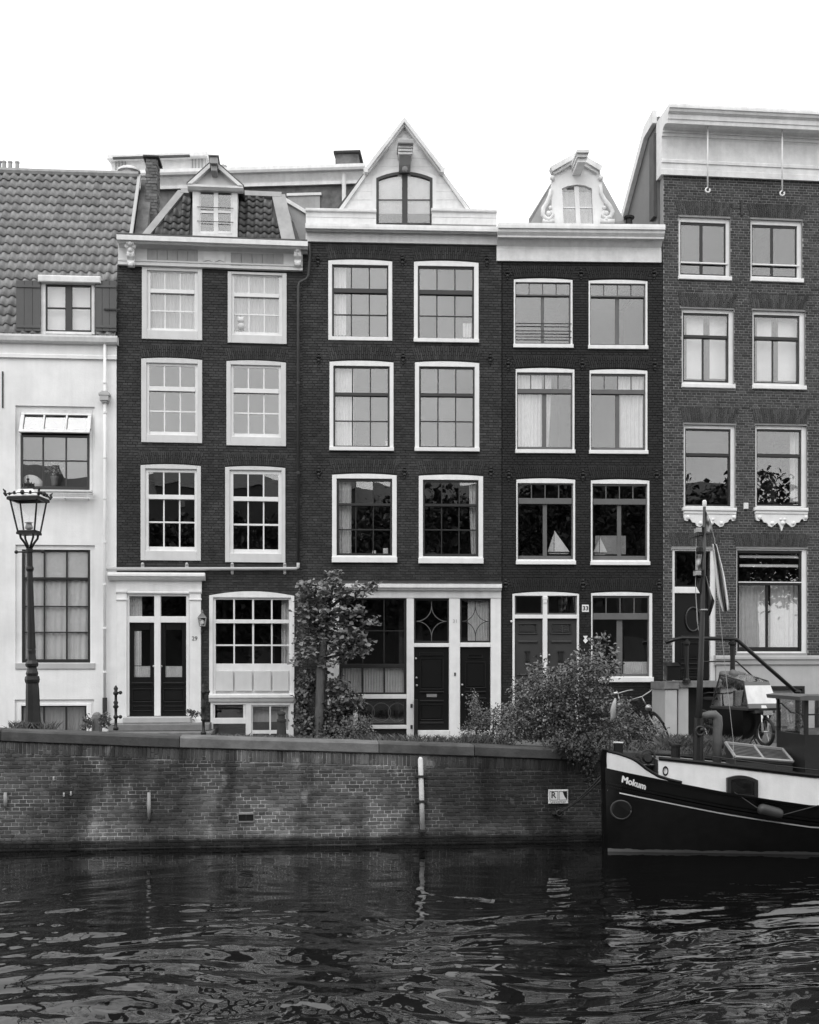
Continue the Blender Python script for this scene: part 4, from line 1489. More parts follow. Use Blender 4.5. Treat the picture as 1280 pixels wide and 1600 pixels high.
    dp = H.part(MB().tube(pts, .032, 8), 'downpipe', M_GREYD, smooth=True)
    pts = [(H.x(466), -.09, H.z(880, 466)), (H.x(466), -.09, H.z(887, 466)), (H.x(463), -.09, H.z(889, 463)), (H.x(168), -.09, H.z(889.5, 168))]
    run = H.part(MB().tube(pts, .036, 8), 'level_pipe', M_PLINTH, dp, smooth=True)
    for u in (223, 292, 363, 445):
        x = H.x(u); z = H.z(889, u)
        br = MB().box(x - .035, x + .035, -.02, .004, z + .03, z + .10).ball((x, -.012, z + .105), .036, 6, (1, 1, 1))
        if u > 320:
            br.ball((x, -.012, z - .095), .034, 6).box(x - .03, x + .03, -.018, .004, z - .1, z - .03)
        H.part(br, 'pipe_bracket', M_PLINTH, dp)
    for v in (600, 740):
        H.part(MB().lathe([(.036, -.03), (.04, -.025), (.04, .025), (.036, .03)], (H.x(466), -.09, H.z(v, 466)), 8), 'pipe_collar', M_GREYD, dp)
    # lead cheek of the neighbour's roof seen over the right hip
    q = MB()
    y = 1.0
    S(H, q, [(446, 312), (480, 334), (480, 372), (470, 378)], y, y + .08)
    H.part(q, 'roof_cheek', M_LEAD)
    q = MB()
    S(H, q, [(444, 307), (479, 328), (479, 334), (445, 314)], y - .06, y + .05)
    H.part(q, 'cheek_capping', M_OFFW)

# ================================================== house 3: dark brick, pointed white gable
def build_house3():
    H = H3.begin('house', 'tall dark brick house with a pointed white gable and loft door', 'house', EYE - 2.0)
    x0, x1 = 0.0, H.x(784)
    W = [((513, 408, 613, 532), (519, 414, 607, 526), (522, 604.5), [(417, 450, 3), (457, 489.5, 3), (491.5, 524, 3)]),
         ((647, 410, 748, 534.5), (653, 416, 741, 529), (656, 738.5), [(419.5, 452.5, 3), (459.5, 491.5, 3), (493.5, 527, 3)]),
         ((515, 566, 615, 704), (521, 572, 609, 698.5), (524, 606), [(575, 613, 3), (618, 656, 3), (658, 695.5, 3)]),
         ((648.5, 567, 749, 705), (655, 573, 742, 699.5), (658, 739.5), [(576, 614, 3), (619, 656.5, 3), (658.5, 696.5, 3)]),
         ((519, 742.5, 620, 879), (526, 748, 613, 868), (529.5, 610), [(752, 786, 3), (790, 826, 3), (828, 864, 3)]),
         ((654.5, 744, 755, 880.5), (661, 750, 748, 869.5), (664, 744.5), [(753.5, 787, 3), (791, 826.5, 3), (828.5, 865, 3)])]
    for i, (O, FI, gu, rows) in enumerate(W):
        window(H, O, FI, gu, rows, M_WHITE, M_GREYD if i < 4 else M_SASHD, 1.9 if i < 4 else 1.6, rail=0, arch=2.2, y0=-.012,
               sill=(O[0] - .5, O[3] - (9 if i > 3 else 6), O[2] + .8, O[3]) if i else None)
        brick_arch(H, O[0] + 1, O[1] - 23, O[2] - 1, O[1] - 2.8, 32, 6, M_B3, crown=2.2)
    curtain(H, 521, 417, 541, 524, .17, 'pale curtain strip at the left of the left top-floor window beneath the pointed gable', 'curtains behind the windows', fold=.07)
    curtain(H, 523, 574, 553, 697, .17, 'broad white curtain at the left of the second-floor window beneath the pointed gable', 'curtains behind the windows', fold=.075)
    curtain(H, 528, 752, 549, 866, .17, 'pale curtain at the left of the left first-floor window above the small tree', 'curtains behind the windows', fold=.07)
    curtain(H, 733, 758, 747, 868, .17, 'narrow pale curtain at the right edge of the right first-floor window above the twin doors', 'curtains behind the windows', fold=.06, gather=.25)
    curtain(H, 723, 505, 738, 527, .17, 'little white drape in the lower right corner of the right top-floor window', 'curtains behind the windows', fold=.06, gather=.0)
    # shop front
    H.hole((512, 922, 783, 1160))
    posts = MB()
    pts = MB()
    fr = MB()
    for r in ((512, 934, 530, 1160), (635.5, 934, 647, 1160), (702, 934, 719, 1157), (767, 934, 783, 1160)):
        H.box(fr, r, -.03, .10, .008)
    for r in ((530, 1085, 635.5, 1092), (530, 1133, 635.5, 1139), (647, 1005, 702, 1011), (719, 1004, 767, 1011), (552, 1092, 559, 1133)):
        H.box(fr, r, -.018, .10, .006)
    sf = H.part(fr, 'shop_front', M_WHITE)
    profile_board(H, 488, 784.5, [(911, -.17), (914, -.18), (918, -.18), (919, -.14), (922, -.12), (923, -.05), (934, -.045), (935, -.02)], 'cornice', M_OFFW, sf)
    profile_board(H, 488, 784.8, [(908.5, -.19), (911, -.19)], 'lead_capping', M_ROOFD, sf)
    # big shop window
    sb = MB()
    for r in ((530, 934, 534, 1085), (631.5, 934, 635.5, 1085), (534, 934, 631.5, 937), (534, 1082, 631.5, 1085), (534, 1037.5, 631.5, 1043.5)):
        H.box(sb, r, .02, .08, .005)
    for a in (566, 599.5):
        H.box(sb, (a, 1043.5, a + 2.2, 1082), .03, .07, .004)
        H.box(sb, (a, 937, a + 1.6, 1037.5), .035, .06, .003)
    H.box(sb, (534, 985, 631.5, 986.5), .03, .06, .003)
    H.part(sb, 'shop_sash', M_SASHD, sf)
    for a, b in ((534, 566), (567.6, 599.5), (601.1, 631.5)):
        for c, d in ((937, 985), (986.5, 1037.5), (1043.5, 1082)):
            pb = MB(); H.box(pb, (a, c, b, d), .046, .050); H.part(pb, 'pane', M_GLASS, sf)
    for a, b in ((531, 565), (568, 599), (602, 631)):
        curtain(H, a, 1044, b, 1084, .13, {531: 'short cafe curtain in the left pane of the shop window behind the small tree', 568: 'short cafe curtain in the middle low pane of the shop window', 602: 'short cafe curtain in the right low pane of the shop window beside the white post'}[a], 'cafe curtains in the shop window', M_CURT, fold=.06, amp=.014)
    # cellar light with leaded circles
    sb = MB()
    for r in ((559, 1092.5, 562, 1133), (631, 1092.5, 635, 1133), (562, 1092.5, 631, 1096), (562, 1129.5, 631, 1133)):
        H.box(sb, r, .02, .07, .004)
    cl = H.part(sb, 'cellar_sash', M_SASHD, sf)
    pb = MB(); H.box(pb, (562, 1096, 631, 1129.5), .046, .050); H.part(pb, 'pane', M_GLASS, sf)
    for u in (571, 596, 621):
        x, z = H.loc(u, 1113, .03)
        H.part(MB().ring((x, .038, z), .205 if u == 596 else .20, .007, 'y', 24, 5), 'lead_circle', M_GREYM, cl)
    pb = MB(); H.box(pb, (530, 1139, 635.5, 1160), .05, .09); H.part(pb, 'cellar_board', M_BLACKM, sf)
    # two doors with leaded stars over them
    for (a, b, dv) in ((647, 702, 1141.5), (719, 767, 1141.5)):
        tv = 1004.5
        sb = MB()
        for r in ((a, 935, a + 2.5, tv), (b - 2.5, 935, b, tv), (a + 2.5, 935, b - 2.5, 938), (a + 2.5, tv - 3, b - 2.5, tv)):
            H.box(sb, r, .03, .08, .004)
        ts = H.part(sb, 'fanlight_sash', M_SASHD, sf)
        pb = MB(); H.box(pb, (a + 2.5, 938, b - 2.5, tv - 3), .055, .059); H.part(pb, 'fanlight', M_GLASS, sf)
        uc, vc = (a + b) / 2, 971
        cx, cz = H.loc(uc, vc, .05)
        hw, hh = (b - a) / 2 / F * 25.3 * .86, 24 / F * 25.3
        st = MB()
        for sx in (-1, 1):
            for sz in (-1, 1):
                pts_ = []
                for i in range(9):
                    w = math.pi / 2 * i / 8
                    pts_.append((cx + sx * hw * (1 - math.sin(w)), .048, cz + sz * hh * (1 - math.cos(w))))
                st.tube(pts_, .009, 5)
        for sz in (-1, 1):
            st.tube([(cx, .048, cz + sz * hh), (cx, .048, cz + sz * 31 / F * 25.3)], .008, 5)
        H.part(st, 'leaded_star', M_GREYM if a < 700 else M_SASHD, sf)
        if a < 700:
            door(H, (a + .5, 1011, b - .5, dv), M_BLACK, .06, panels=[(656, 1019, 694, 1025), (656, 1080, 694, 1083.5), (656, 1094, 694, 1097), (656, 1028, 694, 1078), (656, 1100, 694, 1126), (656, 1128, 694, 1131)],
                 knobs=[(651, 1059), (651.5, 1071), (650, 1029)], slots=[(667, 1084.5, 683, 1089.5)])
        else:
            door(H, (a + .5, 1011, b - .5, dv), M_BLACK, .06, panels=[(731, 1022, 755, 1029), (727, 1080, 760, 1083), (727, 1090, 760, 1093), (727, 1034, 760, 1076), (727, 1096, 760, 1130)], knobs=[(722.5, 1070), (722.5, 1086)])
    for r in ((651, 1141.5, 702, 1157), (719, 1141.5, 767, 1157)):
        th = MB(); H.box(th, r, -.08, .1, .01); H.part(th, 'threshold', M_OFFW, sf)
    cp = MB(); H.box(cp, (648, 1093, 653, 1152), -.14, -.035, .01); H.part(cp, 'cable_pipe', M_BLACKM, sf)
    curtain(H, 731, 938, 764, 1001, .16, 'pleated white curtain behind the leaded star over the right shop door', 'curtains behind the windows', fold=.06, amp=.012)
    t = text('31', 'house_number', .11, M_GREYW, (0, 0, 0), (R(90), 0, 0), sf)
    xx, zz = H.loc(711, 971); t.location = (xx, -.034, zz)
    bell = MB(); H.box(bell, (710, 1051, 712.5, 1056), -.045, -.029, .003); H.part(bell, 'door_bell', M_IRON, sf)
    for v in (1104, 1137):
        hg = MB(); H.box(hg, (641.5, v - 4, 645, v + 2), -.045, -.029, .003); H.part(hg, 'hinge', M_IRON, sf)
    for v, us in ((407, (497, 629, 761)), (560, (498, 630, 766)), (738, (498, 632, 767))):
        for u in us:
            anchor(H, u, v)
    zt = H.z(377, 630)
    brick_wall(H, x0, x1, EYE - 2.2, zt, M_MO3, M_B3, .058, .215, .009)
    interior(H, x0 + .02, x1 - .02, EYE - 2.2, zt - .02, [H.z(897, 630), H.z(722, 630), H.z(549, 630)])
    # cornice and parapet boards
    profile_board(H, 477, 779.5, [(351, -.26), (355, -.27), (359, -.27), (360.5, -.20), (363, -.18), (364, -.07), (371, -.06), (379.5, -.06), (381, -.01)], 'cornice', M_OFFW)
    y0 = -.02
    for a, b in ((478, 588), (675, 776.5)):
        for i, (c, d) in enumerate(((330, 339.8), (340.2, 350.5))):
            mb = MB()
            H.box(mb, (a, c, b, d), y0 + random.uniform(-.003, .003), y0 + .10, .004)
            H.part(mb, 'parapet_board', M_OFFW)
        mb = MB(); H.box(mb, (a - .6, 325.5, b + .4, 330), y0 - .05, y0 + .16, .01)
        H.part(mb, 'parapet_capping', M_OFFW)
    # gable of boards behind the parapet
    yg = .12
    gable = H.part(S(H, MB(), [(632, 196), (729, 334), (690, 334), (690, 276), (574, 276), (574, 334), (535, 334)], yg + .062, yg + .08), 'gable', M_OFFW)
    edge = lambda v, s: 632 + s * (v - 184) * .703
    nb = 12
    vs_ = [lerp(196, 351, i / nb) for i in range(nb + 1)]
    for v0_, v1_ in zip(vs_, vs_[1:]):
        g = MB()
        yy = yg + random.uniform(-.004, .004)
        aL, aR, bL, bR = edge(v0_, -1), edge(v0_, 1), edge(v1_ - .25, -1), edge(v1_ - .25, 1)
        if v1_ <= 269:
            S(H, g, [(aL, v0_), (aR, v0_), (bR, v1_ - .25), (bL, v1_ - .25)], yy, yg + .06)
            H.part(g, 'plank', M_OFFW, gable)
        else:
            S(H, g, [(aL, v0_), (588, v0_), (588, v1_ - .25), (bL, v1_ - .25)], yy, yg + .06)
            H.part(g, 'plank', M_OFFW, gable)
            g = MB()
            S(H, g, [(676, v0_), (aR, v0_), (bR, v1_ - .25), (676, v1_ - .25)], yy, yg + .06)
            H.part(g, 'plank', M_OFFW, gable)
            if v0_ < 275:
                g = MB()
                S(H, g, [(588, v0_), (676, v0_), (676, 272), (588, 272)], yg + .002, yg + .058)
                H.part(g, 'plank', M_OFFW, gable)
    # arched loft opening
    def arch_pts(u0, u1, vb, vt, rise, n=10):
        pts_ = [(u0, vb)]
        for i in range(n + 1):
            s = i / n
            pts_.append((lerp(u0, u1, s), vt - rise * (1 - (2 * s - 1) ** 2)))
        return pts_ + [(u1, vb)]
    outer = arch_pts(588, 676, 350.8, 278, 10)
    inner = arch_pts(592, 672, 350.8, 281, 8.5)
    fm = MB()
    o2 = [H.loc(u, v, yg - .01) for u, v in outer]
    i2 = [H.loc(u, v, yg - .01) for u, v in inner]
    for k in range(len(o2) - 1):
        fm.prism([o2[k], o2[k + 1], i2[k + 1], i2[k]], 'y', yg - .012, yg + .14)
    ld = H.part(fm, 'loft_door', M_GREYD)
    white = arch_pts(582, 682, 350.8, 275, 13)
    w2 = [H.loc(u, v, yg - .01) for u, v in white]
    wm = MB()
    for k in range(len(o2) - 1):
        wm.prism([w2[k], w2[k + 1], o2[k + 1], o2[k]], 'y', yg - .006, yg + .12)
    H.part(wm, 'architrave', M_WHITE, ld)
    def arch_v(u): 
        s = (u - 592) / 80
        return 281 - 8.5 * (1 - (2 * s - 1) ** 2)
    lm = MB()
    S(H, lm, [(628.5, arch_v(628.5)), (637, arch_v(637)), (637, 350.5), (628.5, 350.5)], yg, yg + .08)
    for a, b in ((592, 628.5), (637, 672)):
        S(H, lm, [(a, 311.3), (b, 311.3), (b, 313), (a, 313)], yg + .03, yg + .05)
        S(H, lm, [(a, 348), (b, 348), (b, 350.6), (a, 350.6)], yg + .02, yg + .06)
    H.part(lm, 'leaf_frame', M_GREYD, ld)
    for a, b in ((592.2, 628.5), (637, 671.8)):
        n = 5
        topv = [(lerp(a, b, i / n), arch_v(lerp(a, b, i / n))) for i in range(n + 1)]
        pm = MB(); S(H, pm, [(a, 311.3)] + topv + [(b, 311.3)], yg + .036, yg + .040); H.part(pm, 'pane', M_GLASS, ld)
        pm = MB(); S(H, pm, [(a, 313), (b, 313), (b, 348), (a, 348)], yg + .036, yg + .040); H.part(pm, 'pane', M_GLASS, ld)
    curtain(H, 594, 280, 601, 309, yg + .12, 'thin white drape at the left side of the arched loft door', 'curtains behind the windows', fold=.05, amp=.012)
    curtain(H, 664, 280, 671, 309, yg + .12, 'thin white drape at the right side of the arched loft door', 'curtains behind the windows', fold=.05, amp=.012)
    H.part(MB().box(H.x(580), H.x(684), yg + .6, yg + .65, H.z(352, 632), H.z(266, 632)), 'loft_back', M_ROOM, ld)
    # raking edge boards, heavier at the top with moulded ends
    for s in (-1, 1):
        e = lambda v, o: (632 + s * ((v - 184) * .703 + o), v)
        rb = MB(); S(H, rb, [e(184, 0), e(330, 2.5), e(330, -4), e(190, -3.5)], yg - .05, yg + .1)
        H.part(rb, 'verge_board', M_OFFW, gable)
        rc = MB()
        S(H, rc, [(632, 182.5), (632 + s * 63, 264), (632 + s * 58.5, 267), (632, 190)], yg - .19, yg + .08)
        S(H, rc, [(632, 190), (632 + s * 58.5, 267), (632 + s * 55, 268.5), (632, 196)], yg - .13, yg + .07)
        S(H, rc, [(632 + s * 57, 262), (632 + s * 64, 262), (632 + s * 62, 268.5), (632 + s * 56.5, 268.5)], yg - .20, yg + .06)
        H.part(rc, 'raking_cornice', M_OFFW, gable)
    S(H, (mi := MB()), [(632, 208), (640, 219), (624, 219)], yg - .03, yg + .01)
    H.part(mi, 'apex_panel', M_CREAM, gable)
    # hoist housing
    hx = H.x(633.5, -.3)
    z0_, z1_ = H.z(262, 633, -.2), H.z(220, 633, -.35)
    hb = MB().cbox(hx - .17, hx + .17, -.46, .12, z1_ - .10, z1_, .015)
    hb.prism([(-.40, z1_ - .11), (.12, z1_ - .11), (.12, z0_ + .02), (.02, z0_ + .02), (-.12, z0_ + .10), (-.26, z1_ - .30)], 'x', hx - .125, hx + .125)
    hb.ball((hx, -.05, z0_ + .04), .07, 6)
    hp = H.part(hb, 'hoist_beam', M_GREYW, gable)
    for dz_ in (.14, .20, .26):
        H.part(MB().cbox(hx - .15, hx + .15, -.43 + dz_ * .35, .0, z1_ - dz_ - .02, z1_ - dz_ + .02, .008), 'moulding', M_OFFW, hp)
    # pitched roof behind the gable
    zA, zB = H.z(190, 632, yg + .1), H.z(335, 632, yg + .1)
    xA = H.x(632, yg + .1)
    xl, xr = H.x(edge(335, -1), yg + .1), H.x(edge(335, 1), yg + .1)
    rf = MB().slab((xl, yg + .06, zB), (xA, yg + .06, zA - .06), (xA, 7, zA - .06), (xl, 7, zB), -.05)
    H.part(rf, 'roof_slope', M_ROOFD)
    rf = MB().slab((xr, yg + .06, zB), (xr, 7, zB), (xA, 7, zA - .06), (xA, yg + .06, zA - .06), -.05)
    rf.quad((xl, 7, zB), (xr, 7, zB), (xA, 7, zA - .06), (xA, 7, zA - .06))
    H.part(rf, 'roof_slope', M_ROOFD)
    # flat either side behind the parapet
    H.part(MB().box(x0, x1, .15, 7, zt, zt + .05), 'flat_roof', M_LEAD)

# ================================================== house 4: darkest brick, neck gable dormer
def build_house4():
    H = H4.begin('house', 'darkest brick house with grey casements and a small carved neck gable', 'house', EYE - 2.0)
    x0, x1 = 0.0, H.x(1036.5)
    W = [((803, 437, 895, 543), (805.5, 441, 892, 537), 441.5, 459, 461.5, 534), ((920, 439, 1012, 545), (922.5, 443, 1009, 539), 444, 461, 463.5, 536),
         ((806, 577, 898, 708), (808, 582, 895, 702), 585, 607, 614, 697), ((921.5, 579, 1012, 709), (923.5, 584, 1009, 703), 587, 608, 615, 698),
         ((807, 749.5, 899, 882), (809, 755, 896, 874), 757, 778, 787, 868), ((923.5, 751, 1015, 883), (926, 756, 1012, 875), 759, 779, 788, 868)]
    for i, (O, FI, a, b, c, d) in enumerate(W):
        u0, u1 = FI[0] + 1.5, FI[2] - 1.5
        um = (u0 + u1) / 2
        q = (u1 - u0 - 4.5) / 4
        te = []
        x = u0
        for k in range(4):
            te += [x, x + q]
            x += q + 1.5
        mw = 3.2 if i != 0 else 2.5
        window(H, O, FI, (u0, u1), [(a, b, te), (c, d, [u0, um - mw, um + mw, u1])], M_WHITE, M_GREYM, 1.5, rail=0, arch=2.0, y0=.0,
               sill=(O[0] - .5, O[3] - 6, O[2] + 1.5, O[3]))
        brick_arch(H, O[0] + 1, O[1] - 21, O[2] - 1, O[1] - 2.6, 29, 6, M_B4, crown=2)
    # guard rails outside the top left window
    for v in (506, 517.5, 527):
        z = H.z(v, 849)
        H.part(MB().tube([(H.x(805), -.02, z), (H.x(893), -.02, z)], .011, 6), 'guard_rail', M_GREYD)
    curtain(H, 808, 586, 847, 700, .17, 'gathered pale curtain in the left second-floor window of the darkest house', 'curtains behind the windows', fold=.08)
    curtain(H, 852, 586, 862, 698, .18, 'thin curtain edge near the middle of the left second-floor window of the darkest house', 'curtains behind the windows', fold=.05, gather=-.5)
    curtain(H, 966, 588, 1008, 700, .17, 'gathered pale curtain in the right second-floor window of the darkest house', 'curtains behind the windows', fold=.09)
    # doors
    H.hole((801, 928, 905, 1135))
    fr = MB()
    for r in ((801, 928, 804.5, 1135), (902, 928, 905, 1135), (848.5, 928, 855.5, 1135), (804.5, 928, 848.5, 931), (855.5, 928, 902, 931), (804.5, 960.5, 848.5, 966.5), (855.5, 960.5, 902, 966.5)):
        H.box(fr, r, -.012, .12, .006)
    ar = MB()
    df = H.part(fr, 'door_frame', M_WHITE)
    n = 8
    xa, xb = H.x(801), H.x(905)
    zt0 = H.z(928, 853)
    hd = MB().prism([(xa, zt0), (xb, zt0)] + [(lerp(xb, xa, i / n), zt0 + .045 * (1 - (2 * i / n - 1) ** 2)) for i in range(n + 1)], 'y', -.01, .1)
    H.part(hd, 'door_head', M_WHITE, df)
    cap = MB(); H.box(cap, (848, 932, 856, 937), -.035, -.0125, .004); H.box(cap, (849, 937, 855, 942), -.03, -.0126, .004)
    H.part(cap, 'capital', M_WHITE, df)
    for a, b in ((804.5, 848.5), (855.5, 902)):
        sb = MB()
        for r in ((a, 931, a + 2, 960.5), (b - 2.5, 931, b, 960.5), (a + 2, 931, b - 2.5, 932.5), (a + 2, 958, b - 2.5, 960.5)):
            H.box(sb, r, .03, .07, .003)
        H.part(sb, 'fanlight_sash', M_GREYM, df)
        pb = MB(); H.box(pb, (a + 2, 932.5, b - 2.5, 958), .05, .054); H.part(pb, 'fanlight', M_GLASS, df)
        dr = door(H, (a + .3, 966.8, b - .3, 1130), M_GREYD, .06, panels=[(a + 5, 974, b - 8, 991), (a + 6, 1001, b - 8, 1004.5), (a + 4, 1053, b - 6, 1056), (a + 5, 1064, b - 6, 1090), (a + 4, 1094, b - 6, 1097)],
                  knobs=[(845.5, 1025.5) if a < 850 else (858.5, 1023.5)], slots=[(a + 16, 1056.8, b - 17, 1060)])
        gl = MB(); H.box(gl, (a + 7, 976, b - 10, 989), .040, .046, .003); H.part(gl, 'pane', M_GLASS, dr)
        kn = MB(); H.box(kn, (a + 16, 1017, b - 20, 1019), .02, .06); H.box(kn, (a + 18, 1019, b - 22, 1032), .03, .06); H.box(kn, (a + 17, 1032, b - 21, 1034), .02, .06)
        H.part(kn, 'knocker', M_BLACKM, dr)
        H.part((lambda q: (H.box(q, (a + 17, 1036, b - 21, 1039), .045, .061, .003), q)[1])(MB()), 'name_plate', M_BRASS, dr)
    # ground-floor window
    O, FI = (924, 927, 1019.5, 1066), (926, 931, 1015, 1057)
    window(H, O, FI, (927.5, 1013.5), [(934, 958, [927.5, 947.2, 948.8, 969.2, 970.8, 991.2, 992.8, 1013.5]), (968, 1053, [927.5, 965, 974, 1013.5])], M_WHITE, M_GREYM, 1.6, rail=0, arch=2, y0=.0,
           sill=(923.5, 1058, 1022, 1066))
    brick_arch(H, O[0] + 1, O[1] - 21, O[2] - 1, O[1] - 2.6, 30, 6, M_B4, crown=2)
    brick_arch(H, 802, 905, 904, 925.4, 32, 6, M_B4, crown=2)
    curtain(H, 974, 1034, 1012, 1053, .16, 'short white net across the foot of the ground-floor casement by the bicycles', 'cafe curtains in the shop window', M_CURT, fold=.05, amp=.008)
    for v, us in ((428, (793, 908, 1022)), (570, (794, 910, 1023)), (743, (795, 911, 1026)), (914, (790, 911, 1030))):
        for u in us:
            anchor(H, u, v)
    zt = H.z(407, 900)
    brick_wall(H, x0, x1, EYE - 2.2, zt, M_MO4, M_B4, .058, .215, .009)
    interior(H, x0 + .02, x1 - .02, EYE - 2.2, zt - .02, [H.z(903, 900), H.z(727, 900), H.z(560, 900)])
    # enamel plate and little shield
    x0_, x1_, z0_, z1_ = H.rect((909.5, 945, 920, 956.5))
    pl = MB().cbox(x0_, x1_, -.02, .0, z0_, z1_, .006)
    p = H.part(pl, 'number_plate', M_WHITE)
    t = text('33', 'house_number', .135, M_BLACKM, ((x0_ + x1_) / 2, -.022, (z0_ + z1_) / 2), (R(90), 0, 0), p, bold=.004)
    sh = MB()
    S(H, sh, [(911.5, 993.5), (918.5, 993.5), (916.5, 998), (919, 1001), (915, 1005.5), (911.5, 1001), (913.8, 998)], -.02, .0)
    H.part(sh, 'monument_shield', M_WHITE)
    lp = MB().ball((*H.loc(799, 971)[:1], -.03, H.loc(799, 971)[1]), .026, 6)
    H.part(lp, 'bell_push', M_WHITE)
    # cornice
    prof = [(349, -.40), (353, -.41), (357, -.41), (358.5, -.37), (363, -.36), (369, -.30), (371.5, -.30), (373, -.18), (379, -.12), (386, -.05), (390.5, -.045), (391, -.065), (408.5, -.065), (409.5, -.02)]
    profile_board(H, 779, 1040, prof, 'cornice', M_OFFW)
    for s, u in ((-1, 779.5), (1, 1039.5)):
        pass
    H.part(MB().box(x0, x1, .05, 5, H.z(352, 900), H.z(352, 900) + .05), 'flat_roof', M_LEAD)
    # neck gable dormer
    y0 = .18
    up = lambda pts: [H.loc(u, v, y0) for u, v in pts]
    g = MB()
    g.prism(up([(862, 350), (862, 282), (868, 268), (903, 248), (938, 268), (941, 284), (946, 350), (927.5, 350), (925, 294), (914, 289.5), (902, 288), (888, 290), (878.5, 294), (881, 350)]), 'y', y0, y0 + .12)
    ng = H.part(g, 'neck_gable', M_WHITE)
    rc = MB()
    for pts_ in ([(859, 264), (901, 241), (901, 249), (862, 271)], [(901, 241), (940, 263), (936, 270), (901, 249)]):
        rc.prism(up(pts_), 'y', y0 - .14, y0 + .10)
    for pts_ in ([(863, 271), (901, 249), (901, 254), (866, 274)], [(901, 249), (935, 270), (933, 273), (901, 254)]):
        rc.prism(up(pts_), 'y', y0 - .08, y0 + .09)
    H.part(rc, 'raking_cornice', M_OFFW, ng)
    # hoist beam reaching out
    bx0 = H.x(896, y0)
    b = MB()
    zA, zB = H.z(276, 902, y0), H.z(236, 905, -.55)
    def bm(w, top, bot, y_f):
        b.prism([(y_f, top), (y_f, bot), (y0 + .05, bot - .0), (y0 + .05, top)], 'x', H.x(901, y0) - w, H.x(901, y0) + w)
    zt_ = H.z(234, 903, -.6)
    bm(.135, zt_, zt_ - .06, -.62); bm(.115, zt_ - .061, zt_ - .13, -.56); bm(.09, zt_ - .131, zt_ - .22, -.50)
    H.part(b, 'hoist_beam', M_OFFW, ng)
    sb = MB()
    for pts_ in ([(898, 290), (905, 290), (908, 350), (901, 350)], [(880, 322), (899, 322), (899.2, 324), (880.1, 324)], [(906, 322), (926.5, 322), (926.6, 324), (906.2, 324)]):
        sb.prism(up(pts_), 'y', y0 + .04, y0 + .09)
    H.part(sb, 'sash', M_WHITE, ng)
    for pts_ in ([(878.5, 294), (888, 290), (898, 288.4), (899, 322), (880, 322)], [(905, 288.2), (914, 289.5), (925, 294), (926.4, 322), (906.5, 322)], [(880, 324), (899, 324), (901, 350), (881, 350)], [(906.5, 324), (926.5, 324), (927.5, 350), (908, 350)]):
        pm = MB().prism(up(pts_), 'y', y0 + .06, y0 + .064)
        H.part(pm, 'pane', M_GLASS, ng)
    curtain(H, 879, 300, 927, 350, y0 + .2, 'pale curtain in the little arched window of the carved neck gable', 'curtains behind the windows', M_CURT, fold=.14, amp=.02)
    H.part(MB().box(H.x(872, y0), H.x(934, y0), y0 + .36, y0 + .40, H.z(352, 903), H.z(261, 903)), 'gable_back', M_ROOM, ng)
    # carved scrolls either side
    for s, uc in ((-1, 0), (1, 0)):
        cm = MB()
        base = lambda u, v: H.loc(u, v, y0)
        if s < 0:
            path = [(861, 296), (859, 306), (855, 316), (849, 326), (848, 336), (853, 342), (860, 342), (864, 336), (861, 331), (856, 333)]
        else:
            path = [(938, 290), (939, 302), (944, 312), (952, 322), (957, 331), (954, 339), (947, 341), (941, 337), (943, 331), (948, 332)]
        cm.tube([(base(u, v)[0], y0 - .02, base(u, v)[1]) for u, v in path], [.035, .045, .05, .055, .055, .05, .045, .04, .035, .03], 7)
        for (du, dv, r) in ((0, 0, .06), (-s * 3, -9, .045), (s * 2, -16, .035), (0, 9, .05)):
            u, v = (857 if s < 0 else 947) + du, 334 + dv
            xx, zz = base(u, v)
            cm.ball((xx, y0 - .02, zz), r, 6)
        cm.prism(up([(848 if s < 0 else 938, 350), (848 if s < 0 else 938, 343), (866 if s < 0 else 960, 343), (866 if s < 0 else 960, 350)]), 'y', y0 - .05, y0 + .06)
        xx, zz = base(863 if s < 0 else 938.5, 279)
        cm.ball((xx, y0 - .03, zz), .06, 6)
        H.part(cm, 'scroll', M_OFFW, ng, smooth=True)
    # hipped roof planes behind
    zb_ = H.z(351, 900, .3)
    rf = MB()
    P = lambda u, v, y: (*[H.loc(u, v, y)[0]], y, H.loc(u, v, y)[1])
    rf.slab(P(826, 342, .5), P(826, 351, .5), P(868, 351, .5), P(868, 274, .9), -.05)
    H.part(rf, 'roof_slope', M_LEAD)
    rf = MB()
    rf.slab(P(936, 274, .9), P(936, 351, .5), P(978, 351, .5), P(976, 347, .5), -.05)
    H.part(rf, 'roof_slope', M_LEAD)
    # flue beside it
    x, z = H.loc(983, 351, .4)
    fl = MB().lathe([(.075, 0), (.075, .12), (.115, .13), (.125, .17), (.10, .175), (.10, .19), (.06, .20)], (x, .4, z), 12)
    H.part(fl, 'flue', M_BLACKM)

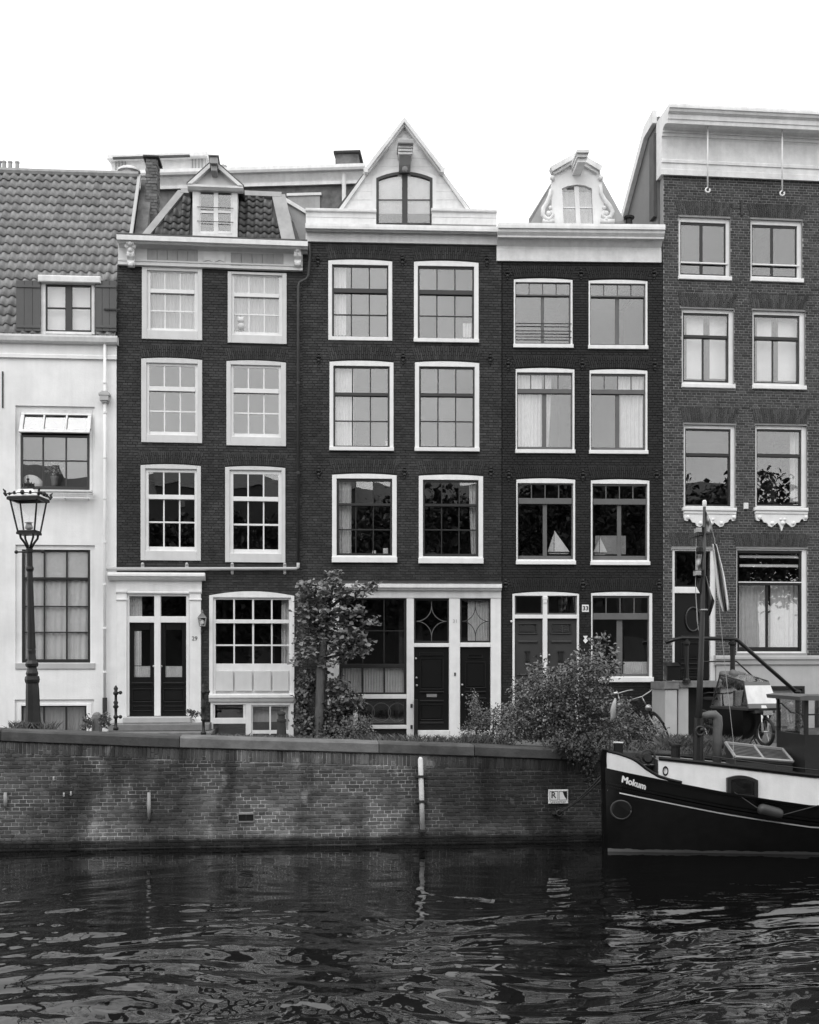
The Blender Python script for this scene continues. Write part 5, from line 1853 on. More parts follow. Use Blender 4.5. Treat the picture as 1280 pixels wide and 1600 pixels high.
# ================================================== house 5: taller brick house, white entablature
def build_house5():
    H = H5.begin('house', 'tallest brick house with pale mortar, white cornice and iron railed stoop', 'house', EYE - 2.0)
    x0, x1 = 0.0, H.x(1420)
    def win(O, FI, gu, rows, rail=None, sill=None, sm=M_SASHD):
        return window(H, O, FI, gu, rows, M_WHITE, sm, 3, y0=.07, yd=.2, sy=.03, rail=rail, sill=None)
    top = [((1060.5, 339, 1142, 431), (1065, 346, 1136.5, 428), [(349.5, 425.5, [1067, 1096, 1101, 1134.5])]),
           ((1173, 343, 1254.5, 434), (1177, 350, 1248, 431), [(353.5, 428.5, [1179, 1207, 1211.5, 1246])])]
    for O, FI, rows in top:
        win(O, FI, (rows[0][2][0], rows[0][2][-1]), rows)
        z = H.z(FI[3] - 19, O[0] + 40)
        g = MB(); H.box(g, (FI[0] - 1, FI[3] - 18.5, FI[2] + 1, FI[3] - 16), .04, .07, .006); H.part(g, 'guard_rail', M_WHITE)
    mid = [((1065.5, 482, 1147.5, 600), (1069, 488, 1141, 596), [(491, 522, [1071.5, 1139]), (526.5, 592, [1071.5, 1100.5, 1103.5, 1139])]),
           ((1176, 485, 1259, 602), (1180, 491, 1252, 598), [(494, 524.5, [1182.5, 1250]), (529.5, 595, [1182.5, 1210.5, 1213, 1250])])]
    for O, FI, rows in mid:
        win(O, FI, (rows[0][2][0], rows[0][2][-1]), rows, rail=0)
    low = [((1068.5, 663, 1150, 793), (1072.5, 669, 1144, 790), [(672, 707, [1074.5, 1142]), (712, 787, [1074.5, 1142])]),
           ((1180.5, 664, 1262, 793), (1184.5, 670, 1255, 790), [(673, 708, [1186.5, 1253]), (713, 787, [1186.5, 1253])])]
    for O, FI, rows in low:
        win(O, FI, (rows[0][2][0], rows[0][2][-1]), rows, rail=0)
    for O in [t[0] for t in top] + [t[0] for t in mid]:
        s = MB(); H.box(s, (O[0] + .5, O[3] - .5, O[2] + 2.5, O[3] + 6), -.05, .12, .012); H.part(s, 'sill', M_WHITE)
        H.nobrick((O[0] + .5, O[3] - .5, O[2] + 2.5, O[3] + 6))
    for (O, ve) in ((low[0][0], 824), (low[1][0], 830)):
        s = MB(); H.box(s, (O[0] - .5, 793, O[2] + 2, 798), -.10, .12, .012); H.box(s, (O[0] + .5, 798, O[2] + 1, 803), -.07, .119, .008)
        sill = H.part(s, 'sill', M_WHITE)
        a, b = O[0] + .5, O[2] + .5
        w = b - a
        prof = [(0, 803), (0, 808), (.02, 813), (.07, 814), (.1, 810.5), (.13, 812), (.16, 816), (.22, 817), (.25, 822), (.31, 823.5), (.38, 819), (.42, 816.5), (.46, 821), (.5, ve), (.54, 821), (.58, 816.5), (.62, 819), (.69, 823.5), (.75, 822), (.78, 817), (.84, 816), (.87, 812), (.9, 810.5), (.93, 814), (.98, 813), (1, 808), (1, 803)]
        c = MB(); S(H, c, [(a + w * p, v) for p, v in prof], -.05, .0)
        for p, v, r in ((.06, 809, .05), (.94, 809, .05), (.3, 818, .045), (.7, 818, .045), (.5, 818, .05), (.46, 812, .035), (.54, 812, .035)):
            x, z = H.loc(a + w * p, v)
            c.ball((x, -.045, z), r, 6, (1, 1, 1))
        H.part(c, 'carved_apron', M_WHITE, sill)
        H.nobrick((O[0] - .5, 793, O[2] + 2, 799))
    # arches
    for u0, u1, v0, v1 in ((1058, 1144, 316, 336), (1170, 1257, 320, 340), (1062, 1150, 458, 479.5), (1173, 1261, 461, 482), (1066, 1152, 638, 660), (1178, 1264, 640, 661.5)):
        brick_arch(H, u0 + 2, v0, u1 - 2, v1, 26, 5, M_B5)
    brick_arch(H, 1050, 833, 1122, 853, 24, 5, M_B5)
    brick_arch(H, 1150, 835, 1262, 854, 40, 5, M_B5)
    # ground-floor window
    O, FI = (1151, 857, 1262, 1021), (1153.5, 860, 1255, 1018)
    window(H, O, FI, (1156, 1252), [(864, 908, [1156, 1252]), (914, 1011, [1156, 1200, 1204, 1252])], M_WHITE, M_BLACKM, 3, y0=.05, yd=.2, sy=.03, rail=0)
    for v in (868, 882):
        bl = MB()
        H.box(bl, (1156, v, 1252, v + 4), .16, .17)
        H.part(bl, 'blind_slat', M_BLIND)
    rail_ = MB(); H.box(rail_, (1154, 909, 1254, 910.5), .062, .08); H.part(rail_, 'sash_bead', M_WHITE)
    curtain(H, 1155, 915, 1199, 1012, .27, 'pale curtain in the left half of the large ground-floor window above the stoop rail', 'curtains behind the windows', fold=.10, m=M_CURT)
    curtain(H, 1205, 915, 1253, 1012, .27, 'pale curtain in the right half of the large ground-floor window above the stoop rail', 'curtains behind the windows', fold=.11, m=M_CURT)
    # pale blinds behind the second-floor lights
    for a, b, c, d in ((1073, 1099, 496, 592), (1109, 1134, 496, 592), (1183, 1206, 499, 595), (1216, 1245, 499, 595)):
        lab = {1073: 'white blind in the left light of the left second-floor window under the hoist hooks', 1109: 'white blind in the right light of the left second-floor window under the hoist hooks',
               1183: 'white blind in the left light of the right second-floor window under the hoist hooks', 1216: 'white blind in the right light of the right second-floor window under the hoist hooks'}[a]
        curtain(H, a, c, b, d, .30, lab, 'blinds behind the windows', M_BLIND, fold=3, amp=.003, name='roller_blind', cat='blind')
    curtain(H, 1235, 674, 1254, 785, .30, 'curtain at the right edge of the first-floor window above the carved apron', 'curtains behind the windows', fold=.08)
    # door
    H.hole((1050.5, 858, 1119, 1064))
    fr = MB()
    for r in ((1050.5, 858, 1054.5, 1064), (1110.5, 858, 1119, 1064), (1054.5, 858, 1110.5, 861), (1054.5, 917, 1110.5, 927)):
        H.box(fr, r, .04, .2, .008)
    df = H.part(fr, 'door_frame', M_WHITE)
    sb = MB()
    for r in ((1054.5, 861, 1057, 917), (1108, 861, 1110.5, 917), (1057, 861, 1108, 863), (1057, 914.5, 1108, 917)):
        H.box(sb, r, .08, .13, .004)
    H.part(sb, 'fanlight_sash', M_BLACK, df)
    pb = MB(); H.box(pb, (1057, 863, 1108, 914.5), .11, .114); H.part(pb, 'fanlight', M_GLASS, df)
    d = door(H, (1054.5, 927.3, 1110.5, 1062), M_BLACK, .10, panels=[(1066, 992, 1102, 996), (1066, 1036, 1102, 1039), (1066, 1044, 1102, 1047), (1066, 1049, 1102, 1059), (1066, 1004, 1102, 1030)], knobs=[(1106, 996)])
    ov = MB()
    xc, zc = H.loc(1083, 968, .09)
    ov.ring((0, 0, 0), .17, .02, 'y', 24, 6)
    ov.map(lambda x, y, z: (xc + x, .085 + y, zc + z * 1.55))
    H.part(ov, 'oval_moulding', M_BLACK, d)
    # plinth of pale plaster
    H.hole((1200, 1075, 1256, 1140)); H.hole((1080, 1086, 1124, 1150))
    zp = H.z(1027, 1200)
    zt = H.z(275, 1150)
    wall = brick_wall(H, x0, x1, EYE - 2.2, zt, M_MO5, M_B5, .0585, .215, .011, singles=280, single_m=M_B5O)
    xp = H.x(1119)
    pl = cells(xp, x1, EYE - 2.3, zp, [h for h in H.holes], -.03, .0)
    H.part(pl, 'plinth', M_PLINTH)
    profile_board(H, 1119, 1420, [(1024, -.10), (1027, -.11), (1030, -.11), (1032, -.08), (1038, -.07), (1040, -.032)], 'plinth_moulding', M_PLINTH)
    interior(H, x0 + .02, x1 - .02, EYE - 2.2, zt - .02, [EYE - .3, H.z(830, 1150), H.z(640, 1150), H.z(450, 1150)], .26, 3.5)
    # basement grille: crossed wires in a frame
    gf = MB()
    for r in ((1198, 1072, 1258, 1077), (1198, 1077, 1202, 1141), (1254, 1077, 1258, 1141)):
        H.box(gf, r, -.05, .05, .006)
    gr = H.part(gf, 'basement_grille', M_BLACKM)
    gx0, gx1, gz0, gz1 = H.rect((1202, 1083, 1254, 1141))
    wm = MB()
    st_ = .075
    wdt, hgt = gx1 - gx0, gz1 - gz0
    n = int((wdt + hgt) / st_)
    for i in range(1, n):
        c = i * st_
        for s in (1, -1):
            a = max(0, c - hgt); b_ = min(wdt, c)
            p = (a, c - a); q = (b_, c - b_)
            fx = (lambda t: gx0 + t) if s > 0 else (lambda t: gx1 - t)
            wm.tube([(fx(p[0]), -.02, gz0 + p[1]), (fx(q[0]), -.02, gz0 + q[1])], .006, 4, caps=False)
    H.part(wm, 'wire_mesh', M_GREYW, gr)
    pb = MB(); H.box(pb, (1200, 1077, 1256, 1140), .05, .06); H.part(pb, 'grille_back', M_TAUPE, gr)
    # entablature
    prof = [(166, -.62), (169, -.63), (172, -.63), (174, -.60), (178, -.58), (183, -.52), (190, -.51), (191, -.49), (197, -.48), (198.5, -.33), (203, -.22), (208, -.16), (211, -.16), (212, -.12), (217, -.12), (218, -.09), (222, -.07), (253, -.065), (254, -.09), (258, -.09), (259, -.065), (268, -.06), (268.4, -.08), (277, -.08), (278, -.03)]
    mb = MB()
    uc = 1150
    pts = [(y, H.z(v, uc, y)) for v, y in prof]
    poly = pts + [(.3, pts[-1][1]), (.3, pts[0][1])]
    mb.prism(poly, 'x', -.07, x1)
    ent = H.part(mb, 'entablature', M_OFFW)
    ptop = pts[0][1]
    # hooks on rods
    for u, ve in ((1106, 303), (1222.5, 308)):
        x = H.x(u, -.3)
        zt_ = H.z(196, u, -.3); zb_ = H.z(ve - 10, u, -.3)
        hm = MB().tube([(x, -.3, zt_), (x, -.3, zb_)], .018, 7).ring((x, -.3, zb_ - .055), .05, .017, 'y', 12, 6, R(100), R(400))
        hm.ball((x, -.3, zt_ - .03), .045, 6).ball((x - .03, -.32, zt_ + .03), .04, 6)
        H.part(hm, 'hoist_hook', M_WHITE, ent, smooth=True)
    # left gable flank seen over the lower neighbour
    zr = H.z(168, 1040, .25)
    zl = H.z(215, 1015, 2.4)
    fk = MB().prism([(.255, H.z(420, 1037)), (.255, zr - .2), (.9, zr - .25), (3.6, zr - 2.1), (3.6, H.z(420, 1037))], 'x', -.05, .2)
    H.part(fk, 'flank_wall', M_GREYM)
    ck = MB().box(-.13, -.051, .3, .62, H.z(330, 1037), zr - .55)
    H.part(ck, 'flank_chase', M_ROOFD)
    vb = MB().prism([(.28, zr - .05), (.28, zr - .34), (.95, zr - .38), (3.7, zr - 2.28), (3.7, zr - 2.05), (.95, zr - .12)], 'x', -.16, -.055)
    H.part(vb, 'verge_board', M_OFFW)
    H.part(MB().box(-.15, -.06, 3.62, 3.72, zr - 2.75, zr - 2.29), 'verge_end', M_OFFW)
    rt = MB().prism([(.3, zr - .03), (.95, zr - .10), (3.7, zr - 2.03), (6.5, zr - 2.03), (6.5, zr - 2.4), (.3, zr - 2.4)], 'x', .21, x1)
    H.part(rt, 'roof', M_ROOFD)
    for u, v in ((1159, 325),):
        x, z = H.loc(u, v)
        H.part(MB().box(x - .025, x + .025, -.03, .0, z - .16, z + .14), 'wall_anchor', M_IRON)
    x, z = H.loc(1165, 791)
    H.part(MB().cbox(x - .05, x + .05, -.06, .0, z - .07, z + .07, .01), 'sensor_box', M_OFFW)
    build_stoop(H)

def build_stoop(H):
    """raised entrance landing of stone with its iron rails, in front of the tallest house"""
    P = lambda u, v, y: (H.loc(u, v, y)[0], y, H.loc(u, v, y)[1])
    x0, x1 = H.x(1040, -.9), H.x(1150, -.9)
    zl = H.z(1064, 1085)
    root = H.empty('stoop', 'raised stone stoop with black iron handrails below the tallest house door', 'stoop', x0, 0, EYE - 2.1)
    ox, oz = x0, EYE - 2.1
    def pt(mb, name, m, **k):
        mb.map(lambda x, y, z: (x - ox, y, z - oz))
        return build(mb, name, m, root, **k)
    pt(MB().box(x0 + .25, x1, -.9, -.034, zl - .12, zl), 'landing', M_STONE)
    pt(MB().box(x0 + .3, H.x(1077, -.9), -.85, -.034, EYE - 2.2, zl - .121).box(H.x(1128, -.9), x1 - .04, -.85, -.034, EYE - 2.2, zl - .121), 'pier', M_PLINTH)
    pt(MB().box(H.x(1077, -.9), H.x(1128, -.9), -.40, -.036, EYE - 2.2, zl - .123), 'cellar_door', M_BLACKM)
    # end block beside the landing
    pt(MB().cbox(x0 - .02, x0 + .245, -.95, -.035, EYE - 2.2, H.z(1078, 1045, -.95), .02), 'end_block', M_PLINTH)
    pt(MB().cbox(x0 - .05, x0 + .28, -.98, -.034, H.z(1077.5, 1045, -.95), H.z(1066, 1045, -.95), .02), 'end_cap', M_STONE)
    # flight going down to the right
    n = 6
    xs0, xs1 = x1, H.x(1250, -.5)
    zb = EYE - 1.9
    for i in range(n):
        a, b = lerp(xs0, xs1, i / n), lerp(xs0, xs1, (i + 1) / n)
        zt_ = lerp(zl, zb, (i + 1) / (n + 1))
        pt(MB().cbox(a + .003, b + .02, -.9, -.12, zb - .35, zt_, .012), 'step', M_STONE)
    # handrail
    y = -.93
    rail = [P(1040, 1004, y), P(1052, 1000, y), P(1066, 997, y), P(1146, 998.5, y), P(1152, 1000, y), P(1246, 1083, y)]
    pt(MB().tube(rail, .045, 8), 'handrail', M_BLACK, smooth=True)
    m2 = [P(1090, 1034, y), P(1151, 1033.5, y), P(1172, 1053, y), P(1236, 1113, y), P(1256, 1117, y)]
    pt(MB().tube(m2, .018, 6), 'lower_rail', M_BLACKM)
    for u, va, vb, r in ((1145, 1000, 1064, .055), (1073, 999, 1067, .05), (1247, 1082, 1149, .06)):
        xx, _, zA = P(u, va, y)
        zB = P(u, vb, y)[2]
        h = zA - zB
        pm = MB().lathe([(r * 1.7, 0), (r * 1.7, .06), (r, .10), (r * .9, h * .5), (r, h * .85), (r * 1.5, h * .9), (r * 1.5, h * .95), (r * .9, h * .97), (r * .9, h)], (xx, y, zB), 10)
        pt(pm, 'post', M_BLACKM)
    xx, _, zz = P(1246, 1083, y)
    pt(MB().ball((xx, y, zz + .03), .085, 8, (1, 1, .55)), 'finial', M_BLACKM, smooth=True)
    xx, _, zB = P(1247, 1150, y)
    pt(MB().cbox(xx - .18, xx + .26, y - .12, y + .2, zB - .3, zB, .015), 'post_base', M_STONE)
    # little stone newel by the cargo bike
    xx, _, zB = P(1219, 1160, -1.1)
    zT = P(1219, 1124, -1.1)[2]
    pt(MB().box(xx - .12, xx + .12, -1.2, -.98, zB, zT - .14).box(xx - .16, xx + .16, -1.24, -.94, zT - .14, zT - .06).box(xx - .10, xx + .10, -1.18, -1.0, zT - .06, zT), 'newel', M_STONE)
    # letter box on the end block
    xa, za = H.loc(1041, 1063, -.99)
    xb, zb2 = H.loc(1062, 1035, -.99)
    lb = MB().cbox(xa, xb, -1.03, -.84, za, zb2 - .08, .015)
    lb.prism([(-1.05, zb2 - .08), (-.84, zb2 - .08), (-.84, zb2)], 'x', xa - .01, xb + .01)
    lb.map(lambda x, y, z: (x, y + .0, z))
    H.place(lb, 'letter_box', M_BLACK, 'black letter box standing at the left end of the stone stoop', 'letter box')
    xs, zs = H.loc(1052, 1039, -.99)

# ================================================== the long building behind the row
def build_rear():
    B = Front(130, 33.0, -.07)
    root = thing('rear_building', 'long pale-corniced building with a rooftop hut standing behind the row', 'building', B.world(0, 0, 6.0), B.ang)
    def part(mb, name, m, parent=None, **k):
        o = build(mb, name, m, parent or root, **k)
        if parent is None: o.location = (0, 0, -6.0)
        return o
    def bx(r, y0, y1, b=None):
        mb = MB(); B.box(mb, r, y0, y1, b); return mb
    xa, xb = B.x(150), B.x(572)
    ztop = B.z(262, 360)
    part(bx((132, 292, 568, 470), 0, 5), 'wall', M_CHIM)
    uc = 360
    pts = [(y, B.z(v, uc, y)) for v, y in ((261, -.35), (266, -.36), (270, -.33), (272, -.22), (276, -.2), (287, -.10), (287.5, -.14), (292, -.14), (293, -.02))]
    part(MB().prism(pts + [(4, pts[-1][1]), (4, pts[0][1])], 'x', B.x(110), xb), 'cornice', M_OFFW)
    # hut on the roof
    hut = part(bx((174, 246, 318, 266), .4, 3.0), 'rooftop_hut', M_OFFW)
    part(bx((167, 238.5, 323, 246), .2, 3.2, .02), 'hut_roof', M_OFFW, hut)
    part(bx((176, 243, 296, 245.9), .15, .22), 'hut_gutter', M_ROOFD, hut)
    for u in range(300, 322, 5):
        part(bx((u, 246.3, u + .8, 265), .36, .41), 'cladding_batten', M_TAUPE, hut)
    for u in range(180, 196, 5):
        part(bx((u, 247, u + .8, 265), .36, .41), 'cladding_batten', M_TAUPE, hut)
    # chimney with its raised cap
    c = part(bx((524, 240, 560, 262), .6, 1.5), 'chimney', M_CHIM)
    part(bx((521, 234, 563, 238), .5, 1.6, .02), 'chimney_cap', M_IRON, c)
    for u in (525, 540, 555):
        part(bx((u, 238, u + 4, 240.2), .6, 1.5), 'cap_leg', M_IRON, c)
    # white pipe and dormer edge
    x = B.x(538, -.1)
    part(MB().tube([(x, -.15, B.z(268, 538)), (x, -.15, B.z(330, 538))], .06, 8), 'downpipe', M_OFFW)
    part(bx((450, 303, 500, 345), -.06, .1), 'window_board', M_LEAD)
    part(bx((448, 301, 502, 305), -.1, .1), 'window_head', M_OFFW)
    # vent cowls
    x, z = B.loc(344, 262, -.1)
    part(MB().lathe([(.08, -.3), (.08, .14), (.11, .15), (.11, .22), (.05, .25)], (x, .3, z), 10), 'vent_pipe', M_LEAD)
    x, z = H1.loc(200, 270, 3.3)
    v = MB().lathe([(.20, -.6), (.20, .06), (.28, .08), (.27, .13), (.2, .17), (.06, .19)], (0, 0, 0), 14)
    o = build(v, 'vent_cowl', M_OFFW, smooth=False)
    o.location = H1.world(x, 3.45, z)
    tag(o, 'round white metal vent cowl on the roof ridge beside the brick party chimney', 'roof vent')
    # row of clay pots at far left
    y = 3.6
    xs = [H1.x(u, y) for u in (-1, 6.5, 16, 27)]
    zc = H1.z(268, 14, y)
    st = thing('pot_chimney', 'squat chimney with a row of slim grey clay pots at the far left', 'chimney', H1.world(xs[1], y, zc - .6), H1.ang)
    build(MB().box(xs[0] - xs[1] - .2, xs[3] - xs[1] + .2, -.2, .25, -.6, .58), 'stack', M_CHIM, st)
    me = MB().lathe([(.048, 0), (.048, .22), (.056, .23), (.056, .27), (.045, .275)], (0, 0, .58), 10).mesh('chimney_pot', M_GREYW)
    for x in xs:
        o = ob('chimney_pot', me, st); o.location = (x - xs[1], 0, 0)

build_house1()
build_house2()
build_house3()
build_house4()
build_house5()
build_rear()

# ------------------------------------------------------------------ leaves
def leaf_mat(name, lo, hi, rough=.5):
    m = bpy.data.materials.new(name)
    m.use_nodes = True
    n, l = m.node_tree.nodes, m.node_tree.links
    b = n['Principled BSDF']
    b.inputs['Roughness'].default_value = rough
    b.inputs['Specular IOR Level'].default_value = .35
    g = n.new('ShaderNodeNewGeometry')
    mr = n.new('ShaderNodeMapRange')
    mr.inputs[3].default_value, mr.inputs[4].default_value = lo, hi
    l.new(g.outputs['Random Per Island'], mr.inputs[0])
    cb = n.new('ShaderNodeCombineColor')
    for i in range(3):
        l.new(mr.outputs[0], cb.inputs[i])
    l.new(cb.outputs[0], b.inputs['Base Color'])
    MATS[name] = m
    return m

L_TREE = leaf_mat('maple_leaf', .09, .26, .45)
L_IVY = leaf_mat('dark_leaf', .05, .13, .4)
L_BUSH = leaf_mat('shrub_leaf', .05, .20, .5)
M_DLEAF = leaf_mat('trailing_leaf', .02, .06, .5)  # darkest leaf tone, used for the trailing plant
L_GRASS = leaf_mat('grass_blade', .05, .15, .6)
L_DIST = leaf_mat('far_bank_leaf', .03, .06, .6)
M_FLUE = mat('worn_zinc', .08, .14, .5, 6, .2, 30)
M_BARK = mat('bark', .06, .12, .9, 10, .8, 25, stretch=(3, 3, .6))

def leaf_arrays(P, size, up=.6, aspect=.62, seed=0, droop=0.0, fold=.18, spread=1.0):
    """folded five-point leaves at the points P, facing mostly outward and up"""
    r = np.random.default_rng(seed)
    n = len(P)
    nn = r.normal(0, 1, (n, 3)) * spread
    nn[:, 2] = np.abs(nn[:, 2]) * .6 + up
    nn[:, 1] -= .35
    nn /= np.linalg.norm(nn, axis=1)[:, None]
    t = r.normal(0, 1, (n, 3))
    t[:, 2] -= droop
    t -= (t * nn).sum(1)[:, None] * nn
    t /= np.linalg.norm(t, axis=1)[:, None]
    b = np.cross(nn, t)
    s = size * r.uniform(.6, 1.35, n)[:, None]
    w = s * aspect
    v = np.stack([P - t * s * .5, P + b * w * .5 + nn * w * fold - t * s * .08, P + b * w * .3 + nn * w * fold * .4 + t * s * .28, P + t * s * .5 - nn * s * .08,
                  P - b * w * .3 + nn * w * fold * .4 + t * s * .28, P - b * w * .5 + nn * w * fold - t * s * .08], 1).reshape(-1, 3)
    k = np.arange(n)[:, None] * 6
    f = np.concatenate([k + np.array([[0, 1, 2, 3]]), k + np.array([[0, 3, 4, 5]])], 0)
    return v, f

def leaf_mesh(name, parts, m):
    vs_, fs_, o = [], [], 0
    for v, f in parts:
        vs_.append(v); fs_.append(f + o); o += len(v)
    v = np.concatenate(vs_); f = np.concatenate(fs_)
    me = bpy.data.meshes.new(name)
    me.vertices.add(len(v)); me.vertices.foreach_set('co', v.astype(np.float32).ravel())
    me.loops.add(f.size); me.loops.foreach_set('vertex_index', f.astype(np.int32).ravel())
    me.polygons.add(len(f))
    me.polygons.foreach_set('loop_start', np.arange(0, f.size, 4, dtype=np.int32))
    me.polygons.foreach_set('loop_total', np.full(len(f), 4, dtype=np.int32))
    me.update(calc_edges=True)
    me.materials.append(m)
    return me

def clumps(c, r, n, k, rs, seed, shell=.55):
    """n small clumps of k points through an ellipsoid, denser towards its skin"""
    g = np.random.default_rng(seed)
    d = g.normal(0, 1, (n, 3)); d /= np.linalg.norm(d, axis=1)[:, None]
    rad = g.uniform(shell ** 3, 1, n) ** (1 / 3)
    C = np.array(c) + d * rad[:, None] * np.array(r)
    return np.concatenate([C[i] + g.normal(0, 1, (k, 3)) * rs for i in range(n)])

def blob_px(u, v, ru, rv, d, depth=None):
    p = at(u, v, d)
    s = d / F
    return (p.x, p.y, p.z), (ru * s, depth or ru * s, rv * s)

# ------------------------------------------------------------------ plants
def build_tree():
    d = 24.2
    b = at(497, 1152, d)
    t = thing('maple_tree', 'young leafy maple growing against the brick between the white windows and the shop', 'tree', (b.x, b.y, b.z - .35))
    o = Vector(t.location)
    L = lambda u, v, dd=0.0: at(u, v, d + dd) - o
    tr = MB().tube([L(499, 1185, -.35), L(498, 1140, -.35), L(500, 1090, -.35), L(501, 1050, -.3), L(505, 1010, -.2), L(510, 975), L(516, 940), L(520, 912)], [.11, .10, .095, .09, .075, .06, .04, .02], 9)
    build(tr, 'trunk', M_BARK, t, smooth=True)
    lim = MB()
    for pts in ([L(505, 1010), L(525, 995), L(555, 985), L(580, 970)], [L(507, 995), L(492, 970), L(478, 935), L(474, 915)], [L(514, 950), L(535, 935), L(560, 925), L(588, 908)],
                [L(502, 1030), L(525, 1025), L(555, 1012), L(585, 1000)], [L(501, 1040), L(482, 1028), L(466, 1020)], [L(506, 1000), L(488, 990), L(470, 975)]):
        lim.tube(pts, [.04, .03, .02, .01], 6)
    build(lim, 'limb', M_BARK, t, smooth=True)
    parts = []
    bl = [(521, 903, 12, 12), (517, 920, 20, 14), (482, 916, 16, 12), (476, 934, 16, 14), (494, 936, 26, 16), (535, 932, 22, 11), (556, 928, 18, 9), (582, 914, 10, 8), (573, 921, 12, 8),
          (506, 958, 34, 16), (480, 962, 18, 14), (534, 960, 24, 12), (560, 956, 14, 9), (578, 972, 11, 6), (492, 985, 30, 14), (524, 984, 26, 12), (552, 988, 18, 9), (478, 1008, 20, 12),
          (510, 1004, 26, 9), (545, 1006, 30, 9), (572, 1010, 12, 7), (494, 1026, 26, 11), (530, 1022, 22, 8), (466, 1034, 10, 6), (512, 1038, 18, 8), (556, 1022, 14, 6)]
    for i, (u, v, ru, rv) in enumerate(bl):
        c, r = blob_px(u, v, ru, rv, d - .15, .28 + ru * .009)
        n = max(5, int(ru * rv / 12))
        P = clumps(c, r, n, 8, .055, 100 + i, .3)
        P[:, 2] = c[2] + (P[:, 2] - c[2]) * .9 + .03 * np.sin(P[:, 2] * 22)
        parts.append(leaf_arrays(P, .10, up=1.5, aspect=.85, seed=200 + i, droop=.5))
    me = leaf_mesh('crown', parts, L_TREE)
    me.transform(Matrix.Translation(-o))
    ob('crown', me, t)
    return t

def plant(name, label, cat, u, v, d, blobs, leaf, size, m, dens=9, k=8, rs=.05, up=.7, aspect=.6, stems=(), seed=0, dep=None, droop=.2, shell=.35):
    b = at(u, v, d)
    t = thing(name, label, cat, tuple(b))
    o = Vector(b)
    parts = []
    for i, (bu, bv, ru, rv, *dd) in enumerate(blobs):
        c, r = blob_px(bu, bv, ru, rv, d + (dd[0] if dd else 0), dep)
        n = max(4, int(ru * rv / dens))
        P = clumps(c, r, n, k, rs, seed + i, shell)
        parts.append(leaf_arrays(P, size, up=up, aspect=aspect, seed=seed + 50 + i, droop=droop))
    me = leaf_mesh(leaf, parts, m)
    me.transform(Matrix.Translation(-o))
    ob(leaf, me, t)
    if stems:
        sm = MB()
        for pts in stems:
            sm.tube([at(a, c, d) - o for a, c in pts], [lerp(.022, .006, i / (len(pts) - 1)) for i in range(len(pts))], 5)
        build(sm, 'stem', M_BARK, t, smooth=True)
    return t

